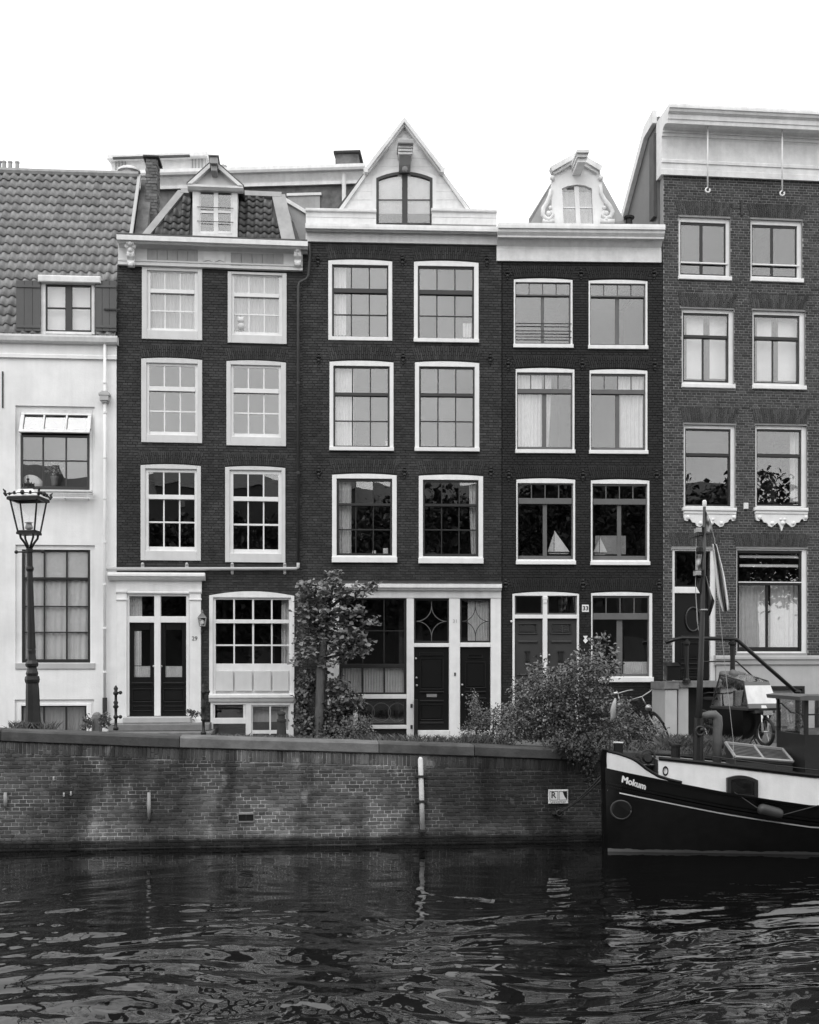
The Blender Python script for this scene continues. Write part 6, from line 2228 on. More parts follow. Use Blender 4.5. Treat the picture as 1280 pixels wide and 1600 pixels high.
def build_plants():
    build_tree()
    plant('ivy_shrub', 'dense dark climbing shrub round the foot of the young maple', 'shrub', 500, 1155, 24.1,
          [(481, 1062, 12, 16), (476, 1088, 14, 20), (526, 1074, 18, 14), (545, 1092, 16, 12), (520, 1096, 14, 16), (480, 1125, 20, 22), (520, 1125, 30, 22), (505, 1145, 38, 14), (560, 1100, 10, 8)],
          'foliage', .085, L_IVY, dens=7, k=8, rs=.06, up=.5, aspect=.8, seed=400, dep=.4)
    plant('box_shrub', 'low rounded shrub below the leaded cellar light of the shop', 'shrub', 556, 1158, 22.6,
          [(555, 1135, 20, 16), (572, 1130, 9, 12), (543, 1148, 20, 10), (572, 1148, 10, 10)], 'foliage', .05, L_IVY, dens=4.5, k=8, rs=.05, seed=440, dep=.35)
    plant('hedge_shrub', 'large tangled shrub spilling over the quay coping before the grey double doors', 'shrub', 870, 1165, 20.4,
          [(842, 1062, 18, 22), (822, 1085, 18, 18), (868, 1080, 26, 20), (905, 1065, 26, 24), (930, 1052, 22, 20), (848, 1108, 34, 24), (890, 1104, 36, 26), (932, 1092, 28, 24), (950, 1118, 18, 24),
           (832, 1138, 32, 18), (880, 1140, 36, 18), (925, 1140, 30, 18), (806, 1120, 16, 18), (796, 1140, 18, 16), (868, 1156, 24, 7, -.2), (838, 1046, 7, 9), (856, 1052, 6, 10), (878, 1056, 7, 10), (890, 1044, 6, 9), (918, 1030, 6, 10), (960, 1040, 6, 9), (812, 1068, 7, 8), (806, 1086, 8, 8), (846, 1036, 4, 7), (900, 1022, 4, 8), (905, 1040, 14, 16), (950, 1048, 16, 12)],
          'foliage', .058, L_BUSH, dens=5.2, k=8, rs=.06, up=.75, aspect=.5, seed=500, dep=.55,
          stems=([(845, 1160), (843, 1100), (846, 1042)], [(880, 1170), (884, 1100), (900, 1040)], [(900, 1170), (915, 1100), (948, 1036)], [(885, 1165), (860, 1110), (830, 1070)], [(910, 1180), (930, 1110), (925, 1040)]))
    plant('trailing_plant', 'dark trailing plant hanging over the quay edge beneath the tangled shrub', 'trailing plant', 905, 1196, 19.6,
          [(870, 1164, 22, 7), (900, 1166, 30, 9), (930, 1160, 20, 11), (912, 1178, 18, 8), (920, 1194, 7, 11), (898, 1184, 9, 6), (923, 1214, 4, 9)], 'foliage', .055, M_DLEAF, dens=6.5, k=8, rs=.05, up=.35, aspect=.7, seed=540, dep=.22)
    plant('garden_shrub', 'smaller pale shrub at the left of the tangle before the shop doors', 'shrub', 765, 1160, 21.2,
          [(742, 1102, 9, 14), (748, 1122, 16, 12), (770, 1120, 20, 14), (795, 1112, 16, 12), (735, 1142, 14, 14), (765, 1142, 26, 14), (800, 1138, 20, 18), (784, 1156, 30, 9), (742, 1090, 4, 9)],
          'foliage', .048, L_BUSH, dens=4, k=8, rs=.05, up=.8, aspect=.45, seed=560, dep=.45, stems=([(745, 1158), (743, 1120), (741, 1084)], [(770, 1158), (772, 1110)], [(800, 1155), (796, 1106)]))
    plant('sapling', 'thin broad-leaved sapling rising above the tangled shrub beside the shield plaque', 'sapling', 936, 1100, 21.6,
          [(931, 998, 9, 7), (943, 996, 6, 6), (930, 1012, 9, 8), (941, 1010, 7, 8), (936, 1025, 10, 8), (958, 1018, 6, 6), (950, 1026, 8, 5)], 'foliage', .085, L_TREE, dens=6, k=3, rs=.04, up=.6, aspect=.6, seed=600, dep=.15,
          stems=([(932, 1100), (934, 1050), (935, 1015), (934, 995)], [(935, 1045), (948, 1030), (960, 1016)]))
    plant('spiky_plant', 'spiky strap-leaved plant in front of the grey double doors', 'plant', 866, 1085, 21.0,
          [(866, 1066, 13, 12)], 'foliage', .26, L_BUSH, dens=9, k=2, rs=.03, up=.4, aspect=.10, seed=630, dep=.2, droop=-.8)
    plant('weed_clump', 'bushy weeds growing round the parked bicycles by the bow', 'shrub', 1000, 1160, 21.6,
          [(975, 1110, 14, 20), (985, 1130, 20, 16), (1005, 1138, 22, 16), (1022, 1150, 16, 10), (968, 1145, 18, 16), (998, 1156, 24, 8), (1030, 1142, 8, 12)], 'foliage', .055, L_BUSH, dens=6, k=7, rs=.05, up=.7, aspect=.5, seed=650, dep=.4)
    for nm, lab, u, v, d, bl in (('potted_plant', 'leafy little plant to the left of the round-headed stone post', 138, 1140, 22.6, [(138, 1126, 7, 11), (134, 1134, 6, 7)]),
                                 ('potted_plant', 'leafy little plant to the right of the round-headed stone post', 163, 1140, 22.6, [(162, 1124, 7, 12), (168, 1132, 5, 8)])):
        plant(nm, lab, 'plant', u, v, d, bl, 'foliage', .06, L_IVY, dens=5, k=6, rs=.035, seed=700 + u, dep=.12)
    plant('door_plant', 'small dark plant on the step at the right of the black doors', 'plant', 302, 1122, 23.6, [(304, 1116, 8, 6), (300, 1112, 6, 4)], 'foliage', .06, L_IVY, dens=4, k=6, rs=.03, seed=760, dep=.12)
    # grass along the top of the quay: nobody could count it
    parts = []
    g = np.random.default_rng(3)
    spots = [(u, 20.3 + g.uniform(-.2, .8), 1.0) for u in g.uniform(560, 800, 150)] + [(u, 20.6 + g.uniform(-.2, 1.4), 1.7) for u in g.uniform(1040, 1160, 230)] + [(u, 19.9 + g.uniform(0, .6), .9) for u in g.uniform(960, 1180, 110)] + \
            [(u, 20.3 + g.uniform(-.25, .25), 1.1) for u in np.concatenate([g.uniform(20, 45, 24), g.uniform(62, 80, 18)])] + [(u, 20.2 + g.uniform(-.2, .6), .55) for u in g.uniform(330, 600, 120)] + [(u, 20.4 + g.uniform(-.2, .3), 1.2) for u in g.uniform(728, 760, 50)]
    P, H_ = [], []
    for u, d, h in spots:
        p = ground_at(u, d)
        for _ in range(9):
            P.append((p.x + g.normal(0, .06), p.y + g.normal(0, .06), p.z)); H_.append(h * g.uniform(.06, .19))
    P = np.array(P); H_ = np.array(H_)[:, None]
    n = len(P)
    a = g.uniform(0, 6.28, n)
    side = np.stack([np.cos(a), np.sin(a), np.zeros(n)], 1) * .006
    lean = g.normal(0, .35, (n, 3)); lean[:, 2] = 1
    v = np.stack([P - side, P + side, P + side * .7 + lean * H_ * .6, P + lean * H_ * np.array([1.35, 1.35, .95])], 1).reshape(-1, 3)
    f = np.arange(n * 4).reshape(-1, 4)
    tag(ob('grass', leaf_mesh('grass', [(v, f)], L_GRASS)), 'unkempt grass growing along the top of the quay', 'grass', kind='stuff')

# ------------------------------------------------------------------ the opposite bank, mirrored in the lower windows
def build_far_bank():
    parts = []
    g = np.random.default_rng(77)
    for i, (x, y, r, zt) in enumerate([(-15, -7, 4.2, 10.8), (-8.5, -6, 3.8, 11.4), (-2.4, -7.5, 3.6, 10.6), (3.6, -6.5, 3.8, 11.6), (10, -7, 4.2, 13.2), (17, -6.5, 4.5, 14.2), (25, -7, 4.5, 13.0), (-23, -7, 4.5, 12)]):
        rz = 3.6
        P = clumps((x, y, zt - rz), (r, r * .8, rz), 900, 9, .24, 900 + i, .2)
        P[:, 2] = np.maximum(P[:, 2], 2.6)
        parts.append(leaf_arrays(P, .30, seed=950 + i, aspect=.7))
    tag(ob('far_bank_trees', leaf_mesh('far_bank_trees', parts, L_DIST)), 'dark row of trees on the opposite bank mirrored in the lower windows', 'trees', kind='stuff')
    tr = MB()
    for x, y in ((-15, -7), (-8.5, -6), (-2.4, -7.5), (3.6, -6.5), (10, -7), (17, -6.5), (25, -7), (-23, -7)):
        tr.tube([(x, y, 1.5), (x + .1, y, 4.5), (x, y, 8.5)], [.25, .2, .1], 8)
    tag(build(tr, 'far_bank_trunks', M_BARK), 'trunks of the trees on the opposite bank', 'trees', kind='stuff')
    for i, (x0, x1, h) in enumerate(((-34, -22, 13.4), (-22, -13.5, 14.6), (-13.5, -6, 13.9), (-6, 2, 14.7), (2, 9.5, 14.1), (9.5, 18, 15.6), (18, 30, 14.6))):
        t = thing('far_bank_house', 'brick house across the canal seen only as a dark mirror image in the panes', 'house', ((x0 + x1) / 2, -16, 1.5), 0, 'houses on the opposite bank')
        w = (x1 - x0) / 2
        build(MB().box(-w, w, -8, 0, 0, h - 1.5 - 2.0), 'wall', M_GREYD, t)
        build(MB().prism([(0.15, h - 3.5), (-4, h - 1.5), (-8, h - 3.5)], 'x', -w + .01, w - .01), 'roof', M_ROOFD, t)
        for zz in (1, 4.2, 7.2):
            for k in range(2):
                xx = (-.45 + .9 * k) * w
                build(MB().box(xx - .6, xx + .6, .001, .06, zz, zz + 1.9), 'window', M_GREYM, t)

# ------------------------------------------------------------------ street furniture
def build_lamp():
    d = 20.3
    p = ground_at(50, d)
    zb = at(52, 1137, d).z
    s = d / F
    t = thing('street_lamp', 'ornate black cast-iron street lamp with a crowned square glass lantern', 'street lamp', (at(52, 1137, d).x, d, zb), R(-2))
    t.rotation_euler = (0, -R(1.25), R(-2))
    hz = lambda v: (1137 - v) * s
    prof = [(.30, -.15), (.30, hz(1131)), (.28, hz(1128)), (.255, hz(1110)), (.24, hz(1080)), (.225, hz(1068)), (.25, hz(1066)), (.27, hz(1062)), (.25, hz(1057)), (.20, hz(1056)), (.22, hz(1052)), (.175, hz(1046)), (.165, hz(1043)),
            (.22, hz(1041)), (.235, hz(1037)), (.16, hz(1032)), (.14, hz(1022)), (.15, hz(1016)), (.13, hz(1014))]
    prof = [(r * .48, z) for r, z in prof]
    base = build(MB().lathe([(r, z) for r, z in prof], n=8), 'base', M_BLACKM, t)
    pr2 = [(.130, hz(1014)), (.118, hz(990)), (.110, hz(960)), (.100, hz(930)), (.092, hz(905)), (.085, hz(893)), (.105, hz(892)), (.125, hz(889)), (.11, hz(886)), (.09, hz(885)), (.088, hz(864)), (.105, hz(863)), (.11, hz(858)), (.08, hz(856))]
    pr2 = [(r * .56, z) for r, z in pr2]
    build(MB().lathe(pr2, n=14), 'shaft', M_BLACKM, t, smooth=False)
    bar = MB().tube([(-.235, 0, hz(862)), (.235, 0, hz(862))], .016, 6)
    for x in (-.235, .235):
        bar.ball((x, 0, hz(862)), .034, 6)
    build(bar, 'ladder_bar', M_BLACKM, t)
    zb_, zt_ = hz(831), hz(783)
    for k in range(4):
        w = R(45 + 90 * k)
        c, q = math.cos(w), math.sin(w)
        pts = [(c * .03, q * .03, hz(857)), (c * .09, q * .09, hz(848)), (c * .155, q * .155, hz(841)), (c * .165, q * .165, hz(836)), (c * .135, q * .135, hz(831))]
        build(MB().tube(pts, [.022, .02, .02, .022, .025], 6), 'bracket', M_BLACKM, t, smooth=True)
    a, b = .148, .236                                # half widths of the lantern at foot and head
    def corner(k, w, z): return ((-w, w, w, -w)[k], (-w, -w, w, w)[k], z)
    fr = MB()
    for k in range(4):
        fr.tube([corner(k, a, zb_), corner(k, b, zt_)], .017, 5)
        fr.tube([corner(k, a, zb_), corner((k + 1) % 4, a, zb_)], .02, 5)
    fr.box(-a - .02, a + .02, -a - .02, a + .02, zb_ - .05, zb_ - .012)
    lan = build(fr, 'lantern_frame', M_BLACKM, t)
    for k in range(4):
        p4 = [corner(k, a, zb_), corner((k + 1) % 4, a, zb_), corner((k + 1) % 4, b, zt_), corner(k, b, zt_)]
        build(MB().slab(*p4, .004), 'pane', M_GLASS_THIN, lan)
    rf = MB()
    e = b + .045
    for (w0, z0, w1, z1) in ((b, zt_ - .005, e, zt_), (e, zt_, e, zt_ + .05), (e, zt_ + .05, e - .03, zt_ + .065)):
        for k in range(4):
            rf.quad(corner(k, w0, z0), corner((k + 1) % 4, w0, z0), corner((k + 1) % 4, w1, z1), corner(k, w1, z1))
    build(rf, 'eaves', M_BLACKM, lan)
    rd = MB()
    for (w0, z0, w1, z1) in ((e - .03, zt_ + .065, .12, zt_ + .20), (.12, zt_ + .20, .12, zt_ + .2001)):
        for k in range(4):
            rd.quad(corner(k, w0, z0), corner((k + 1) % 4, w0, z0), corner((k + 1) % 4, w1, z1), corner(k, w1, z1))
    build(rd, 'lantern_roof', M_OFFW, lan)
    cr = MB().lathe([(.10, zt_ + .195), (.105, zt_ + .22), (.095, zt_ + .25), (.10, zt_ + .30), (.085, zt_ + .31), (.03, zt_ + .33), (.015, zt_ + .37)], n=12).ball((0, 0, zt_ + .385), .026, 6).tube([(0, 0, zt_ + .39), (0, 0, zt_ + .455)], [.01, .004], 5)
    for k in range(10):
        w = 2 * math.pi * k / 10
        cr.tube([(math.cos(w) * .097, math.sin(w) * .097, zt_ + .24), (math.cos(w) * .108, math.sin(w) * .108, zt_ + .325)], [.016, .006], 4)
    build(cr, 'crown', M_BLACKM, lan)
    sc = MB()
    for k in range(4):
        c0, c1 = Vector(corner(k, e, zt_ + .06)), Vector(corner((k + 1) % 4, e, zt_ + .06))
        out = (Vector(corner(k, 1, 0))).normalized()
        sc.tube([c0, c0 + out * .03 + Vector((0, 0, .05)), c0 + out * .02 + Vector((0, 0, .08)), c0 + out * .06 + Vector((0, 0, .12))], [.022, .03, .022, .008], 5)
        for q in range(7):
            pass
        pts = [c0.lerp(c1, i / 12) + Vector((0, 0, .03 + .028 * math.sin(i / 12 * math.pi * 4) ** 2)) for i in range(13)]
        sc.tube(pts, .009, 4)
        for f_, r_ in ((.25, .024), (.5, .038), (.75, .024)):
            sc.ball(c0.lerp(c1, f_) + Vector((0, 0, .06)), r_, 6, (1, 1, 1.2))
    build(sc, 'cresting', M_BLACKM, lan)
    bu = MB().lathe([(.03, 0), (.035, .04), (.07, .06), (.06, .10), (.045, .15), (.075, .165), (.02, .17)], (0, 0, zb_), 10)
    build(bu, 'burner', M_GREYW, lan, smooth=True)

def build_street_things():
    build_lamp()
    # cast posts either side of the steps at number 29
    for u, va, vb, d, lab in ((181, 1071, 1141, 23.2, 'black knobbed iron rail post to the left of the entrance steps'), (318, 1068, 1148, 23.2, 'black knobbed iron rail post to the right of the entrance steps')):
        z0, z1 = at(u, vb, d).z, at(u, va, d).z
        h = z1 - z0
        p = at(u, vb, d)
        prof = [(.055, 0), (.055, .05), (.03, .07), (.028, h * .25), (.05, h * .28), (.05, h * .31), (.028, h * .34), (.03, h * .48), (.06, h * .52), (.035, h * .57), (.05, h * .62), (.028, h * .66), (.026, h * .78), (.05, h * .80), (.055, h * .84), (.03, h * .87), (.045, h * .93), (.01, h)]
        t = thing('rail_post', lab, 'iron post', (p.x, d, z0), 0, 'iron posts by the steps')
        build(MB().lathe(prof, n=10), 'post', M_BLACKM, t, smooth=True)
        for f in (.84, .30):
            build(MB().tube([(.03, 0, h * f), (.09, -.03, h * f)], .018, 6).ball((.10, -.03, h * f), .038, 6), 'rail_boss', M_BLACKM, t)
    # steps
    d0 = H2.depth(246)
    p = H2.world(H2.x(246), -.6, EYE - 1.95)
    st = thing('entrance_steps', 'worn stone entrance steps below the paired black doors', 'steps', tuple(p), H2.ang)
    zt = H2.z(1119.5, 246)
    x0, x1 = H2.x(195) - H2.x(246), H2.x(300) - H2.x(246)
    zz = zt - (EYE - 1.95)
    build(MB().cbox(x0, x1, .28, .66, zz - .13, zz, .015), 'step', M_PLINTH, st)
    build(MB().cbox(x0 - .25, x1 + .42, -.05, .62, zz - .28, zz - .131, .015), 'step', M_STONE, st)
    build(MB().cbox(x0 - .30, x1 + .50, -.40, .60, zz - .45, zz - .281, .015), 'step', M_STONE, st)
    # round-headed stone post
    p = at(151.5, 1146, 22.8)
    tag(build(MB().lathe([(.10, -.2), (.10, .30), (.085, .37), (.05, .41), (.01, .425)], n=10), 'stone_post', M_STONE), 'squat round-headed stone post between two small plants', 'stone post').location = p
    # iron bollard
    p = at(440, 1160, 23.0)
    bo = thing('bollard', 'tapered dark street bollard before the low white basement window', 'bollard', tuple(p))
    build(MB().lathe([(.12, -.3), (.12, .0), (.10, .1), (.085, .40), (.095, .42), (.095, .46), (.07, .47), (.065, .54), (.085, .56), (.08, .595), (.03, .62)], n=12), 'post', M_IRON, bo)
    # wall lantern at the door
    x, z = H2.loc(316, 968, -.16)
    w = H2.empty('wall_lantern', 'small lantern on a bracket beside the white door case', 'wall lantern', x, -.16, z)
    a, b = .055, .085
    fm = MB()
    cn = lambda k, q, zz_: ((-q, q, q, -q)[k], (-q, -q, q, q)[k], zz_)
    for k in range(4):
        fm.tube([cn(k, a, -.14), cn(k, b, .04)], .008, 4).tube([cn(k, a, -.14), cn((k + 1) % 4, a, -.14)], .009, 4).tube([cn(k, b, .04), cn((k + 1) % 4, b, .04)], .012, 4)
    fr = build(fm, 'frame', M_GREYW, w)
    for k in range(4):
        build(MB().slab(cn(k, a, -.14), cn((k + 1) % 4, a, -.14), cn((k + 1) % 4, b, .04), cn(k, b, .04), .003), 'pane', M_GLASS_THIN, fr)
    build(MB().lathe([(.115, .045), (.12, .055), (.05, .12), (.03, .15), (.04, .16), (.012, .21)], n=4), 'cap', M_GREYM, fr)
    build(MB().ball((0, 0, -.06), .045, 6, (1, 1, 1.4)), 'bulb', M_OFFW, fr, smooth=True)
    build(MB().tube([(0, .15, -.26), (0, .05, -.27), (0, 0, -.24), (0, 0, -.15)], .014, 6).lathe([(.01, -.18), (.045, -.16), (.045, -.145)], n=8), 'bracket', M_BLACKM, w)
    # white guide post on the quay face
    x, zt_ = Q.loc(657, 1183, -.09)
    zb = Q.z(1297, 659, -.09)
    g = Q.empty('guide_post', 'white painted iron guide post fixed to the quay face', 'guide post', x, -.09, zb)
    h = zt_ - zb
    build(MB().tube([(.035, 0, 0), (.02, 0, h * .5), (0, 0, h * .97), (0, 0, h)], [.042, .044, .044, .02], 10), 'post', M_OFFW, g, smooth=True)
    for v in (1213, 1252):
        zz_ = Q.z(v, 657, -.09) - zb
        build(MB().box(-.08, .11, -.052, .09, zz_ - .02, zz_ + .02), 'clamp', M_IRON, g)
    build(MB().box(-.02, .10, -.05, .09, -.03, .015), 'foot_clamp', M_IRON, g)
    # mooring sign
    x0, x1, z0, z1 = Q.rect((857, 1234, 888, 1256), -.02)
    sg = Q.empty('mooring_sign', 'small white rectangular sign marked R bolted to the quay by the bow', 'sign', (x0 + x1) / 2, -.02, z0)
    hw, h = (x1 - x0) / 2, z1 - z0
    build(MB().cbox(-hw, hw, -.012, .018, 0, h, .008), 'plate', M_WHITE, sg)
    bd = MB()
    zb2 = h * .26
    def border(a, b, c, e, t_=.007):
        bd.box(a, b, -.0148, -.0118, c, c + t_).box(a, b, -.0148, -.0118, e - t_, e).box(a, a + t_, -.0148, -.0118, c + t_, e - t_).box(b - t_, b, -.0148, -.0118, c + t_, e - t_)
    border(-hw + .02, -.008, zb2, h - .022)
    border(.008, hw - .02, zb2, h - .022)
    build(bd, 'border', M_BLACKM, sg)
    text('R', 'letter', .15, M_BLACKM, (-hw * .5, -.0145, h * .61), (R(90), 0, 0), sg, bold=.002, ext=.001)
    build(MB().prism([(hw * .42, h * .86), (hw - .028, h * .86), (hw - .028, zb2 + .012), (hw * .62, h * .50)], 'y', -.0148, -.0118), 'pictogram', M_BLACKM, sg)
    ln = MB()
    for k, q in enumerate((.15, .07)):
        for i in range(9):
            xx = lerp(-hw * .82, hw * .78, i / 9)
            ln.box(xx, xx + hw * (.14 if (i + k) % 3 else .10), -.0145, -.0119, h * q, h * q + .008)
    build(ln, 'fine_print', M_GREYM, sg)
    for xx in (-hw + .012, hw - .012):
        build(MB().ball((xx, -.012, h - .011), .006, 5), 'bolt', M_IRON, sg)
    # mooring eye with its two lines
    x, z = Q.loc(868, 1270, -.05)
    ey = Q.empty('mooring_eye', 'rusty iron mooring eye in the quay wall under the small sign', 'mooring eye', x, -.05, z)
    build(MB().box(-.06, .07, -.02, .06, -.025, .03), 'plate', M_IRON, ey)
    build(MB().ring((.06, -.05, 0), .05, .014, 'y', 14, 6), 'ring', M_IRON, ey)
    e0 = Q.world(x + .06, -.10, z)
    for k, (u, v, dd) in enumerate(((941, 1211, 18.85), (941, 1217, 18.85))):
        q = at(u, v, dd)
        pts = [e0.lerp(q, i / 10) - Vector((0, 0, .05 * math.sin(math.pi * i / 10))) for i in range(11)]
        mb = MB().tube([p_ - e0 for p_ in pts], .013, 6)
        o = build(mb, 'mooring_rope', M_IRON, None, True)
        o.location = e0
        tag(o, ['upper of the two dark mooring lines from the quay to the black bow', 'lower of the two dark mooring lines from the quay to the black bow'][k], 'rope', 'mooring lines')

# ------------------------------------------------------------------ bicycles
def wheel_parts(parent, c, r, w=.022, spokes=20, tyre=M_RUB, rim=M_STEEL, fat=1.0):
    t = MB().ring((0, 0, 0), r - .018 * fat, .020 * fat, 'y', 30, 7)
    t.map(lambda x, y, z: (x + c[0], y + c[1], z + c[2]))
    wh = build(t, 'wheel', tyre, parent, smooth=True)
    rm = MB().ring(c, r - .045 * fat, .010, 'y', 30, 5)
    build(rm, 'rim', rim, wh, smooth=True)
    sp = MB()
    for k in range(spokes):
        a = 2 * math.pi * k / spokes
        b = a + (.5 if k % 2 else -.5)
        sp.tube([(c[0] + .02 * math.cos(b), c[1] + (.02 if k % 2 else -.02), c[2] + .02 * math.sin(b)), (c[0] + (r - .05) * math.cos(a), c[1], c[2] + (r - .05) * math.sin(a))], .0022, 3, caps=False)
    sp.tube([(c[0], c[1] - .04, c[2]), (c[0], c[1] + .04, c[2])], .018, 6)
    build(sp, 'spokes', M_BRASS, wh)
    return wh

def bicycle(loc, rz, lean, label):
    """front towards +x, origin on the ground under the bottom bracket"""
    t = thing('bicycle', label, 'bicycle', loc, rz, 'bicycles parked by the quay')
    t.rotation_euler = (lean, 0, rz)
    r = .345
    R_, F_ = (-.48, 0, r), (.60, 0, r)
    wheel_parts(t, R_, r); wheel_parts(t, F_, r)
    bb, st, hd, hd2 = (0, 0, .29), (-.18, 0, .80), (.37, 0, .86), (.42, 0, .70)
    f = MB().tube([bb, st], .016, 7).tube([bb, hd2], .018, 7).tube([(-.16, 0, .74), hd], .015, 7).tube([hd, hd2], .02, 7)
    for s in (-1, 1):
        f.tube([bb, (R_[0], s * .05, R_[2])], .011, 6).tube([(-.15, 0, .70), (R_[0], s * .05, R_[2])], .010, 6)
    build(f, 'frame', M_BLACKM, t, smooth=True)
    fk = MB()
    for s in (-1, 1):
        fk.tube([(.43, s * .045, .69), (.50, s * .05, .50), (F_[0], s * .05, r)], .012, 6)
    build(fk, 'fork', M_STEEL, t, smooth=True)
    hb = MB().tube([(.37, 0, .86), (.345, 0, 1.02)], .014, 6)
    hb.tube([(.05, -.30, 1.04), (.20, -.29, 1.05), (.33, -.20, 1.06), (.39, 0, 1.04), (.33, .20, 1.06), (.20, .29, 1.05), (.05, .30, 1.04)], .013, 7)
    build(hb, 'handlebar', M_STEEL, t, smooth=True)
    for s in (-1, 1):
        build(MB().tube([(.05, s * .30, 1.04), (.17, s * .292, 1.049)], .019, 7), 'grip', M_RUB, t, smooth=True)
    sd = MB().prism([(-.36, -.10), (-.33, -.12), (-.18, -.06), (.02, -.02), (.02, .02), (-.18, .06), (-.33, .12), (-.36, .10)], 'z', .90, .95)
    sd.tube([st, (-.20, 0, .90)], .012, 6)
    build(sd, 'saddle', M_RUB, t)
    build(MB().ring((.45, 0, .80), .04, .03, 'x', 12, 6).ball((.46, 0, .80), .05, 6), 'headlight', M_STEEL, t, smooth=True)
    rk = MB()
    for s in (-1, 1):
        rk.tube([(-.30, s * .07, .73), (-.80, s * .07, .74)], .008, 5).tube([(-.78, s * .07, .74), (R_[0] - .02, s * .06, r)], .007, 5)
    for x in (-.35, -.5, -.65, -.8):
        rk.tube([(x, -.07, .735), (x, .07, .735)], .007, 5)
    build(rk, 'rack', M_IRON, t)
    for c, a0, a1 in ((R_, 15, 185), (F_, 20, 165)):
        mg = MB().ring(c, r + .025, .018, 'y', 18, 5, R(a0), R(a1))
        build(mg, 'mudguard', M_BLACKM, t, smooth=True)
    cw = MB().ring((0, -.05, .29), .085, .012, 'y', 18, 5).tube([(0, -.06, .29), (.13, -.07, .18)], .011, 5).tube([(0, .06, .29), (-.13, .07, .40)], .011, 5).box(.09, .17, -.15, -.07, .165, .19).box(-.17, -.09, .07, .15, .39, .415)
    build(cw, 'crank', M_CHROME, t)
    return t

